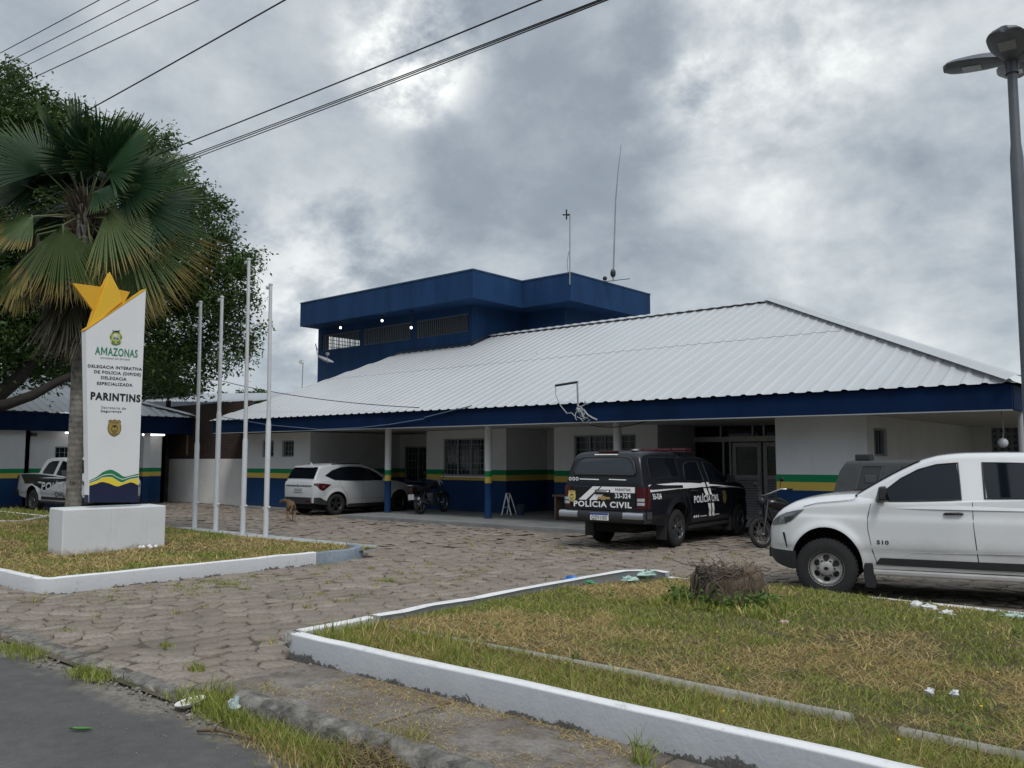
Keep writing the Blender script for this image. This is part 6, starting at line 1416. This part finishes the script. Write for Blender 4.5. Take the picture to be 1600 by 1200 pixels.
tag(merged('grass', [grass('a', 72000, -6.42, -.2, 4.58, 7.2, hgt_right, .74, 3, inbed), grass('b', 52000, -6.4, .2, 7.0, 10.1, hgt_right, .78, 3, inbed),
                     grass('c', 16000, -6.35, .0, 4.58, 5.30, lambda u, v: hgt_right(u, v) + .01, 1.15, 5, None, -1.2),
                     grass('d', 3500, -4.95, -3.55, 7.85, 8.75, hgt_right, 1.7, 6, None, -2., 1.8), grass('e', 3500, -6.4, -4.8, 4.6, 5.3, hgt_right, 1.9, 7, None, -2., 1.3)]), 'patchy green and straw coloured grass on the right bed', 'grass', kind='stuff')
tag(merged('grass', [grass('a', 60000, -24, -11.9, 4.62, 10.1, hgt_left, .85, 13, lambda u, v: ~((u > -16) & (u < -15.1) & (v > 6.1) & (v < 7.9)), .35, 1.3), grass('b', 6000, -13.6, -11.9, 4.62, 10.1, hgt_left, 1., 15, None, -.6, 1.3),
                     grass('c', 9000, -31, -24.3, 6.8, 11, lambda u, v: .08 + 0*u, 1.7, 16, lambda u, v: v > 6.7 + (u+30)*.33, -2., 2.2)]), 'dry short grass on the left bed under the sign', 'grass', kind='stuff')
# weeds: tufts along the kerbs, in the paving joints and at the road edge
parts = []
def tuft(px, z, n, rad, hs, dry=-.9, ws=1.2, ry=.5):
    p = Zp(*px, z); u = p[0] + rng.normal(0, rad, n); v = p[1] + rng.normal(0, rad*ry, n); nn = len(u)
    isd = rng.random(nn) < np.clip(.3 + dry*.3, .02, .98); h = rng.gamma(3, .016, nn)*hs + .01
    V, F, A = blades(u, v, np.full(nn, z-.015), h, rng.uniform(.2, .9, nn)*h, rng.uniform(.002,.0045,nn)*ws, np.where(isd, rng.uniform(.6,1,nn), rng.uniform(0,.3,nn)), rng.random(nn)); parts.append((V, F, A))
for px, n, rad, hs in (((300,920),260,.28,.55),((290,929),200,.22,.4),((355,912),240,.2,.6),((340,909),160,.3,.5),((180,938),160,.3,.5),((160,930),120,.3,.4),((500,882),120,.2,.5),((610,908),130,.10,.7),((305,1044),120,.06,.8),((262,1009),80,.06,.6),((108,986),90,.08,.5),((905,864),70,.12,.7),((735,893),60,.12,.5),((1060,905),120,.14,1.),
                       ((1230,920),300,.25,1.),((560,932),60,.12,.4),((420,905),120,.3,.45),((130,1052),260,.10,.9),((150,1056),220,.12,.8),((40,1022),260,.16,.9),((20,1012),160,.12,.8),((345,1093),420,.14,1.1),((320,1100),300,.10,.9),((290,1088),200,.10,.8),((860,1085),40,.02,3.),((1000,1150),60,.10,.6)):
    tuft(px, 0.0, n, rad, hs)
for px, n, rad, hs, d in (((375,1128),1100,.13,.9,-.9),((345,1115),600,.11,.8,-.7),((430,1148),900,.13,.95,-.8),((475,1172),800,.12,1.0,-.7),((515,1190),800,.13,1.1,-.6),((410,1080),600,.15,.7,-.4),((360,1085),400,.15,.7,-.1),((560,1195),700,.16,1.0,.6),((420,1155),450,.16,.7,1.6),((470,1185),500,.16,.8,1.8),((610,1195),500,.14,1.6,.3),((640,1160),220,.1,1.2,-.3),((660,1130),160,.14,.8,-.1),((700,1140),120,.2,.5,.4),((580,1150),140,.1,.9,.2)):
    tuft(px, -.02, n, rad, hs, d, 1.1, .45)
for k in range(150):
    p_ = (rng.uniform(-13, -5), rng.uniform(3.6, 15))
    if p_[0] < -11.9 and 4.3 < p_[1] < 10.6 or p_[0] > -6.7 and p_[1] < 10.5: continue
    if fbm(np.array([p_[0]]), np.array([p_[1]]), .35, 77)[0] < .48: continue
    n_ = rng.integers(12, 45); u = p_[0] + rng.normal(0, .05, n_); v = p_[1] + rng.normal(0, .04, n_); h = rng.gamma(3, .009, n_) + .008
    V, F, A = blades(u, v, np.full(n_, -.012), h, rng.uniform(.3, 1.1, n_)*h, rng.uniform(.003, .006, n_), np.where(rng.random(n_) < .35, .8, .15), rng.random(n_)); parts.append((V, F, A))
# straw lying on the footpath and under the kerb
def straw(n, u0, u1, v0, v1, z, l=.05):
    u = rng.uniform(u0, u1, n); v = rng.uniform(v0, v1, n); k = fbm(u, v, 2.2, 31) > .50; u, v = u[k], v[k]; nn = len(u)
    V, F, A = blades(u, v, np.full(nn, z), rng.uniform(.002,.018,nn), rng.uniform(.3,1.3,nn)*l, rng.uniform(.0012,.003,nn), rng.uniform(.75,1,nn), rng.random(nn)); parts.append((V, F, A))
straw(9000, -5.9, 0, 3.56, 4.44, .016); straw(5000, -5.9, 0, 4.22, 4.45, .016); straw(900, -5.6, -2.5, 3.0, 3.5, -.03, .10)
for px, n in (((1000,1190),26),((1010,1195),14),((1230,1197),12)):
    p = Zp(*px, .02); u = p[0] + rng.normal(0,.03,n); v = p[1] + rng.normal(0,.02,n); V, F, A = blades(u, v, np.zeros(n), rng.uniform(.10,.24,n), rng.uniform(.05,.16,n), rng.uniform(.003,.006,n), rng.uniform(0,.2,n), rng.random(n)); parts.append((V, F, A))
tag(merged('weeds', parts), 'weeds and straw along kerbs, joints and the road edge', 'weeds', kind='stuff')
# brown cut-grass heap at the road edge
mb = MB(); g = np.random.default_rng(5); c0 = Zp(590, 1185, 0)
for k in range(520):
    r = .26*math.sqrt(g.random()); a = g.uniform(0, 6.28); p = c0 + np.array([r*math.cos(a)*1.4, r*math.sin(a)*.7, .015 + .10*max(0, 1 - r/.26)*g.random()]); d = g.normal(0, .035, 3); d[2] *= .3; mb.tube([p, p+d, p+d*1.9+[0,0,-.01]], g.uniform(.0015,.004), 4)
tag(mb.build('clippings', M('clipping_brown', (.20,.14,.08), .95, var=.5, vs=20), fix=False), 'heap of brown cut grass at the bottom edge by the road', 'clippings', kind='stuff')
# crumbled concrete and grit where kerb and road meet
mb = MB()
for k in range(420):
    u = g.uniform(-9.5, -4.2); v = 3.17 + g.normal(0, .06); r = abs(g.normal(0, .008)) + .004; mb.ball((u, v, -.035 + r*.4), r, 6, sq=(1, g.uniform(.6,1.2), .7))
for k in range(160):
    p = Zp(g.normal(520, 30), g.normal(1043, 7), 0); r = abs(g.normal(0,.006)) + .003; mb.ball((p[0], p[1], r*.4), r, 6)
for k in range(260):
    u = g.uniform(-9, -1); v = g.uniform(1.6, 3.1); r = abs(g.normal(0,.003)) + .0018; mb.ball((u, v, -.045 + r*.5), r, 5)
tag(mb.build('gravel', M('grit', (.26,.24,.21), .95, var=.5, vs=9), fix=False), 'grit and concrete crumbs along the road edge', 'gravel', kind='stuff')
# small leafy weed plants at the foot of the stump and flowers
def leafcloud(C, n, sig, size, asp=.38, up=.35, seed=0, wilt=0.):
    """n leaves around each centre (k,3): rhombic folded leaves as two quads"""
    g = np.random.default_rng(seed); k = len(C); c = np.repeat(C, n, 0); m = len(c); p = c + g.normal(0, 1, (m, 3))*sig
    d = g.normal(0, 1, (m, 3)); d[:, 2] = d[:, 2]*.6 - wilt; d /= np.linalg.norm(d, axis=1)[:, None]
    nn = g.normal(0, 1, (m, 3)); nn[:, 2] += up*3; s = np.cross(d, nn); s /= (np.linalg.norm(s, axis=1)[:, None] + 1e-9); w_ = np.cross(s, d)
    L = (size*(.65 + .7*g.random(m)))[:, None]; W = L*asp*.5
    P = np.empty((m, 4, 3)); P[:,0] = p; P[:,1] = p + d*L*.45 + s*W + w_*W*.25; P[:,2] = p + d*L - w_*L*.10; P[:,3] = p + d*L*.45 - s*W + w_*W*.25
    F = np.arange(m*4).reshape(m, 4); r = np.repeat(np.clip(np.repeat(g.random(k), n)*.6 + g.random(m)*.4, 0, 1), 4)
    return P.reshape(-1, 3), F, r
WEEDLEAF = leaf_mat('weed_leaf', [(0, (.06,.12,.02)), (.6, (.11,.19,.035)), (1, (.17,.26,.06))])
sc_ = SC_; C = [(sc_[0]-.1 + .50*math.cos(a)*g.uniform(.8,1.15), sc_[1]+.22 + .42*math.sin(a)*g.uniform(.8,1.1), .18 + g.random()*.07) for a in np.linspace(3.0, 6.7, 30)]
for k in range(150):
    u = g.uniform(-6.2, -.6); v = g.uniform(4.7, 9.9); C.append((u, v, float(hgt_right(np.array(u), np.array(v))) + .02)) if fbm(np.array([u]), np.array([v]), .9, 41)[0] > .48 else None
C = np.array(C)
V, F, r = leafcloud(C, 15, .03, .036, .5, .8, 4)
C2 = np.array([(sc_[0]-.12 + .44*math.cos(a)*g.uniform(.95,1.25), sc_[1]+.22 + .40*math.sin(a)*g.uniform(.95,1.2), .22 + g.random()*.10) for a in np.linspace(3.3, 6.6, 34)])
V2, F2, r2 = leafcloud(C2, 16, .045, .06, .5, .8, 5); F = np.vstack([F, F2 + len(V)]); V = np.vstack([V, V2]); r = np.concatenate([r, r2]); tag(bulk('undergrowth', V, F, WEEDLEAF, {'rnd': r}), 'low leafy weeds round the stump and scattered over the right bed', 'weeds', kind='stuff')

mb = MB()
for k in range(10):
    u = g.uniform(-4.5, -1); v = g.uniform(4.65, 7.2); mb.ball((u, v, float(hgt_right(np.array(u), np.array(v))) + .045), .011, 6, sq=(1,1,.6))
tag(mb.build('flowers', M('yellow_petal', (.75,.48,.03), .6), fix=False), 'tiny yellow flowers scattered in the lower right grass', 'flowers', kind='stuff')
# ---------------------------------------------------------------- big tree on the left and the ones beyond
TREELEAF = leaf_mat('tree_leaf', [(0, (.020,.048,.014)), (.35, (.048,.095,.026)), (.70, (.095,.155,.042)), (1, (.18,.23,.065))], .45, .35)
BARK = M('dark_bark', (.03,.026,.022), .95, var=.4, vs=5, bump=.6, bs=14)
def crown(blobs, ncl, per, sig, size, seed, mat, parent, asp=.32, up=.4, fill=.45, wilt=.25):
    g = np.random.default_rng(seed); Cs = []
    tot = sum(b[1]**2 for b in blobs)
    for c, r in blobs:
        k = max(3, int(ncl*r*r/tot)); d = g.normal(0, 1, (k, 3)); d /= np.linalg.norm(d, axis=1)[:, None]; rad = r*(fill + (1-fill)*g.random(k)**.5)*(1 + g.normal(0,.06,k)); Cs.append(np.array(c) + d*rad[:, None]*[1,1,.9])
    C = np.vstack(Cs); V, F, r = leafcloud(C, per, sig, size, asp, up, seed+1, wilt); o = bulk('crown', V, F, mat, {'rnd': r}); o.parent = parent; o.matrix_parent_inverse = Matrix.Translation(-Vector(parent.location)); return o
def tb(x, y, d, rpx): return (Dp(x, y, d), rpx*d/FP)
tr = empty('broadleaf_tree', Dp(-60, 800, 27)*[1,1,0], 0, 'large dark green broadleaf tree rising behind the fan palm', 'tree')
blobs = [tb(-120,330,28,230), tb(40,300,29,150), tb(-30,190,28,110), tb(20,230,29,95), tb(150,300,30,100), tb(215,330,31,105), tb(255,290,31,55), tb(280,400,32,85), tb(330,430,32,62), tb(300,500,33,70), tb(355,400,32,38), tb(370,480,33,36), tb(325,345,32,44), tb(240,470,32,95), tb(130,450,30,130), tb(30,470,29,130), tb(-60,520,28,120), tb(350,545,33,42), tb(285,575,33,48), tb(250,235,31,30), tb(120,215,30,60), tb(195,230,31,40), tb(60,540,30,80), tb(180,560,31,70)]
crown(blobs, 3300, 50, .23, .165, 21, TREELEAF, tr, asp=.42)
twigs = [tb(398,405,32.5,16), tb(405,515,33,14), tb(388,540,33,14), tb(345,322,32,16), tb(262,222,31,13), tb(60,150,29,18), tb(88,182,29,16), tb(18,118,28,18), tb(300,600,33,16), tb(372,430,32.5,22), tb(190,200,30.5,18), tb(395,470,33,16)]
crown(twigs, 130, 22, .17, .16, 22, TREELEAF, tr, asp=.42, fill=.1)
tp = Vector(tr.location)
def limb(pts, r, parent=None, name='limb'):
    o = MB().tube([Vector(p) - tp for p in pts], r, 10).build(name, BARK, parent or tr, smooth=60); return o
B0 = np.array(tr.location); K1 = Dp(-30, 640, 27.5)
limb([B0 + [0,0,-.2], B0 + [.05,.05,1.2], K1], [.48,.40,.34], name='trunk')
limb([K1, Dp(30, 590, 28), Dp(90, 510, 29), Dp(180, 430, 30)], [.26,.22,.17,.1]); limb([K1, Dp(10, 632, 27.2), Dp(50, 618, 27.5), Dp(95, 594, 28), Dp(160, 568, 28.6), Dp(230, 550, 30)], [.20,.18,.16,.13,.10,.05]); limb([K1, Dp(-40, 500, 28), Dp(-20, 340, 28)], [.26,.2,.1]); limb([Dp(180,430,30), Dp(260,430,31.5), Dp(320,440,32)], [.12,.08,.03]); limb([Dp(90,510,29), Dp(190,520,31), Dp(290,530,32.5)], [.12,.08,.03]); limb([Dp(260,430,31.5), Dp(300,520,32.8), Dp(340,550,33)], [.07,.05,.02])
def smalltree(px, py, d, rp, lab, seed, n=500, mat=TREELEAF, wide=1.0, size=.3):
    c = Dp(px, py, d); t = empty('broadleaf_tree', (c[0], c[1], 0), 0, lab, 'tree', 'trees beyond the station'); r = rp*d/FP; g = np.random.default_rng(seed)
    bl = [(c + g.normal(0, r*.45, 3)*[wide,wide,.6], r*.55) for _ in range(7)]; crown(bl, n, 16, r*.12, size, seed, mat, t)
    o = MB().tube([(0,0,-.1), (.1,0,c[2]*.6), (0,.1,c[2])], [.2,.14,.05], 8).build('trunk', BARK, t, smooth=60)
smalltree(395, 628, 58, 20, 'small far tree just left of the roof corner behind the flagpoles', 61, 260)
smalltree(350, 632, 60, 12, 'tiny far tree between the middle flagpoles', 62, 160)
smalltree(215, 590, 44, 55, 'dark shaded tree behind the sign panel', 63, 500)
smalltree(60, 600, 46, 70, 'dark shaded tree beyond the side building roof', 64, 600)

# ---------------------------------------------------------------- fan palms
def frond_mat(name, a, b, tip):
    t = NT(name); q = t.n('ShaderNodeAttribute', attribute_name='tip').outputs['Fac']; r = t.n('ShaderNodeAttribute', attribute_name='rnd').outputs['Fac']
    c = t.mix(r, a, b); c = t.mix(t.ramp(t.math('ADD', q, t.math('MULTIPLY', t.noise(t.pos(), 3, 4), .3)), [(.85, 0), (1.22, 1)]), c, tip); t.col(c); t.rough(.45); t.b.inputs['Specular IOR Level'].default_value = .35
    tr_ = t.n('ShaderNodeBsdfTranslucent'); t.l(c, tr_.inputs[0]); mx_ = t.n('ShaderNodeMixShader'); mx_.inputs[0].default_value = .22
    t.l(t.b.outputs[0], mx_.inputs[1]); t.l(tr_.outputs[0], mx_.inputs[2]); t.l(mx_.outputs[0], t.nt.nodes['Material Output'].inputs[0]); return t.m
FR_GREEN = frond_mat('frond_green', (.011,.038,.015), (.026,.072,.024), (.065,.11,.035)); FR_OLD = frond_mat('frond_yellowing', (.040,.085,.022), (.095,.140,.036), (.30,.235,.07)); FR_DEAD = frond_mat('frond_dead', (.030,.030,.018), (.065,.060,.036), (.11,.095,.06))
def fan(parent, base, d, up, pet, rad, spread, droop, mat, g, seg=38, ragged=0., name='frond', cup=.25, petr=.018, tilt=0., blade=None):
    """fan leaf: petiole from base along d, pleated blade facing 'up'"""
    d = np.array(d, float); d /= np.linalg.norm(d); up = np.array(up, float); up -= d*(up @ d); up /= np.linalg.norm(up); s = np.cross(d, up); base = np.array(base, float)
    hub = base + d*pet + np.array([0,0,-1])*pet*pet*.05; d0 = d
    if blade is not None: d = np.array(blade, float); d /= np.linalg.norm(d); up = up - d*(up @ d); up /= np.linalg.norm(up); s = np.cross(d, up)
    if tilt: d = d + np.array([0,0,-tilt]); d /= np.linalg.norm(d); up = up - d*(up @ d); up /= np.linalg.norm(up); s = np.cross(d, up)
    rows = [.0,.12,.35,.68,.84,1.]; V, F, tipa, rnd = [], [], [], []; rv = g.random()
    for k in range(seg):
        a0 = -spread + 2*spread*k/seg; a1 = a0 + 2*spread/seg; am = (a0+a1)/2; L = rad*(.72 + .28*math.cos(am*.62))*(1 + g.normal(0,.05)) * (1 - ragged*g.random()); o = len(V); tw = g.normal(0, .03)
        for ri, t in enumerate(rows):
            r = L*t; half = (a1-a0)/2 if t <= .7 else (a1-a0)/2*max(.04, (1-t)/.3*.8)
            for q, lift in ((-1, 0), (0, .012 + .03*t*(1 if t <= .7 else .5)), (1, 0)):
                a = am + q*half + tw*t*t; e = d*math.cos(a) + s*math.sin(a)
                p = hub + e*r + up*(cup*r*abs(math.sin(a*.5))**1.5*.6 + lift*rad*.5) + np.array([0,0,-1])*(droop*rad*t**2.2*(1 + .3*abs(math.sin(a))))
                V.append(p); tipa.append(t); rnd.append(rv*.6 + .4*g.random() if q == 0 else rv*.6 + .2)
            if ri: b = o + (ri-1)*3; F += [(b, b+1, b+4, b+3), (b+1, b+2, b+5, b+4)]
    ob = bulk(name, np.array(V), np.array(F), mat, {'tip': np.array(tipa), 'rnd': np.array(rnd)}, parent)
    if petr: MB().tube([base, base + d0*pet*.5 + [0,0,pet*.02], hub, hub + d*rad*.12], [petr*1.5, petr, petr*.8, petr*.5], 6).build('petiole', M('petiole_green', (.10,.12,.05), .5) if 'petiole_green' not in bpy.data.materials else bpy.data.materials['petiole_green'], ob, smooth=60)
    return ob
PD = 17.6; pb_ = Dp(115, 790, PD); hc = Dp(126, 322, PD)[2]
pt = Dp(119, 700, PD)
PALM = empty('fan_palm', (pt[0], pt[1], .1), 0, 'tall fan palm with a grey trunk and brown hanging leaf skirt behind the sign', 'palm')
H = hc - .1; g = np.random.default_rng(12)
t = NT('palm_trunk'); p = t.n('ShaderNodeTexCoord').outputs['Object']; z = t.sep(p)[2]; n = t.noise(p, 3.2, 7, .7); rings = t.math('SINE', t.math('MULTIPLY', t.math('ADD', z, t.math('MULTIPLY', n, .05)), 55))
c = t.ramp(n, [(.35, (.10,.09,.078)), (.55, (.21,.195,.17)), (.72, (.33,.31,.28))]); c = t.mix(t.ramp(t.noise(p, 5, 6, .7), [(.56, 0), (.66, .8)]), c, (.04,.04,.035)); t.col(c); t.rough(.95); t.bump(t.math('ADD', t.math('MULTIPLY', rings, .35), t.math('MULTIPLY', n, 3)), .35, .02)
dxu = (Dp(122, 480, PD) - Dp(117, 790, PD)); 
mb = MB().lathe([(.20,-.1),(.165,.25),(.148,.9),(.138,2.2),(.13,3.6),(.13,H-.3),(.10,H+.1)], n=20); mb.xf(lambda q: (q[0] + dxu[0]/4*q[2]*.3, q[1] + dxu[1]/4*q[2]*.3, q[2])); mb.build('trunk', t.m, PALM, smooth=50)
mb = MB()
for k in range(150):      # old leaf bases
    a = g.uniform(0, 6.28); z = H - .75 + g.random()*.95; r = .13; d = np.array([math.cos(a), math.sin(a), .9]); q0 = np.array([r*math.cos(a), r*math.sin(a), z]); mb.tube([q0, q0 + d*.14, q0 + d*.30 + [0,0,.05]], [.035,.025,.012], 5)
mb.build('leaf_bases', M('leaf_base_brown', (.11,.078,.055), .9, var=.5, vs=8), PALM, fix=False)
CR = np.array([rgt.x, rgt.y, 0]); CF = np.array([UY, VY, 0]); ZU = np.array([0,0,1.])
def pd(right, up, toward): v_ = CR*right + ZU*up - CF*toward; return v_/np.linalg.norm(v_)
TOP = np.array([0,0,H+.05])
spec = []
# upright and spreading young leaves seen from below, then the outer ring that arches down
for rx, ry, rz_, L in ((-.15,1,.1,.75),(.12,1,-.2,.78),(.30,.95,.25,.75),(-.42,.9,.2,.8),(-.62,.72,-.2,.85),(.58,.78,.1,.85),(.82,.5,-.1,.85),(-.86,.45,.15,.9),(.05,.85,-.6,.8),(-.3,.8,-.6,.8),(.45,.7,-.6,.8)): spec.append((rx, ry, rz_, L*1.15, 1.5, FR_GREEN, .08, 1.9, 0))
for rx, ry, rz_, L in ((.4,.1,-.95,.9),(-.5,.15,-.9,.9),(.95,.15,-.5,1.0),(-1,.15,-.5,1.)): spec.append((rx, ry, rz_, L*1.05, 1.4, FR_GREEN, .26, 1.6, .30))
for rx, ry, rz_, L in ((.55,-.62,-.6,1.1),(-.5,-.6,-.7,1.1),(-.9,-.5,-.3,1.1)): spec.append((rx, ry, rz_, L, 1.3, FR_OLD, .20, 1.3, .95))
for k, (rx, ry, rz_, L, rad, mat, dr, sprd, tl) in enumerate(spec):
    d = pd(rx + g.normal(0,.05), ry, rz_ + g.normal(0,.05)); upv_ = (ZU*.75 - CF*.75 if abs(rx) > .55 else ZU) if abs(ry) < .7 else -(CR*rx - CF*rz_) + ZU*.2
    if np.linalg.norm(np.cross(upv_, d)) < .1: upv_ = CF
    fan(PALM, TOP + d*.08, d, upv_, L, rad*(1 + g.normal(0,.05)), sprd, dr, mat, g, seg=58, tilt=tl, ragged=.06)
# the nearer leaves, each where the photograph shows it: (start of the blade, tip, nearer by, tip nearer by, half spread, old)
for hx, hy, tx, ty, nr, nt_, sp2, old in ((72,268,5,188,.35,.5,1.5,0),(168,268,240,200,.3,.45,1.5,0),(45,292,-40,262,.2,.3,1.4,0),(185,285,275,282,.3,.4,1.3,0),(205,318,318,350,.35,.5,.85,0),(148,300,205,302,.55,.75,1.2,0),
        (52,338,-8,372,.5,.75,1.2,1),(98,352,104,462,.75,1.0,.85,1),(168,328,246,398,.7,.95,.95,1),(192,352,312,436,.55,.75,.62,1),(178,408,276,474,.45,.6,.75,1),(38,412,4,478,.45,.55,.9,1),(140,372,170,452,.5,.65,.7,1),(20,345,-70,400,.3,.4,.9,1)):
    hub_ = Dp(hx, hy, PD - nr); tip_ = Dp(tx, ty, PD - nt_); o0 = np.array(PALM.location); hub_ = hub_ - o0; tip_ = tip_ - o0; base_ = TOP + np.array([0,0,-.15]) + (hub_ - TOP)*.08
    pv = hub_ - base_; pl_n = np.linalg.norm(pv); hub_fix = np.array([0,0,1])*pl_n*pl_n*.05
    fan(PALM, base_, pv + hub_fix, -CF*.9 + ZU*.55 + CR*g.normal(0,.12), np.linalg.norm(pv + hub_fix), np.linalg.norm(tip_ - hub_)*1.06, sp2, .10 if old else .05, FR_OLD if old else FR_GREEN, g, seg=52, ragged=.08, blade=tip_ - hub_, cup=-.12)
for k in range(22):
    a = 2*math.pi*k/22*3 + g.normal(0,.15); d = np.array([math.cos(a)*.34, math.sin(a)*.34, -1 + g.normal(0,.12)]); z = H - .5 - 1.1*g.random()
    fan(PALM, (.15*math.cos(a), .15*math.sin(a), z), d, (math.cos(a), math.sin(a), .3), .5 + .3*g.random(), 1.0 + .3*g.random(), .62, .12, FR_DEAD, g, seg=22, ragged=.5, name='dead_frond', cup=.05)
for k in range(20):      # older dry leaves hanging clear of the trunk
    a = 2*math.pi*k/20 + g.normal(0,.12); e_ = np.array([math.cos(a), math.sin(a), 0]); d = e_ + [0,0,-.25 - .3*g.random()]
    fan(PALM, e_*.12 + [0,0,H - .25 - .35*g.random()], d, (0,0,1.), .75 + .35*g.random(), 1.15 + .3*g.random(), .62, .06, FR_DEAD if k % 3 else FR_OLD, g, seg=26, ragged=.3, name='dead_frond', cup=-.1, blade=e_*(.12 + .2*g.random()) + [0,0,-1])
# low palm seedling behind the sign
q = Dp(262, 640, 36); P2 = empty('young_palm', (q[0], q[1], 0), 0, 'low bushy palm growing behind the yard canopy right of the sign', 'palm')
for k in range(14):
    a = 2*math.pi*k/14 + g.normal(0,.2); d = np.array([math.cos(a), math.sin(a), .9 + g.random()*.9]); fan(P2, (0,0,4.2), d, (0,0,1.), .35, .85, 1.4, .35, FR_GREEN, g, seg=20, petr=.012)
MB().tube([(0,0,-.1),(.05,0,4.2)], [.12,.10], 10).build('trunk', BARK, P2, smooth=60)
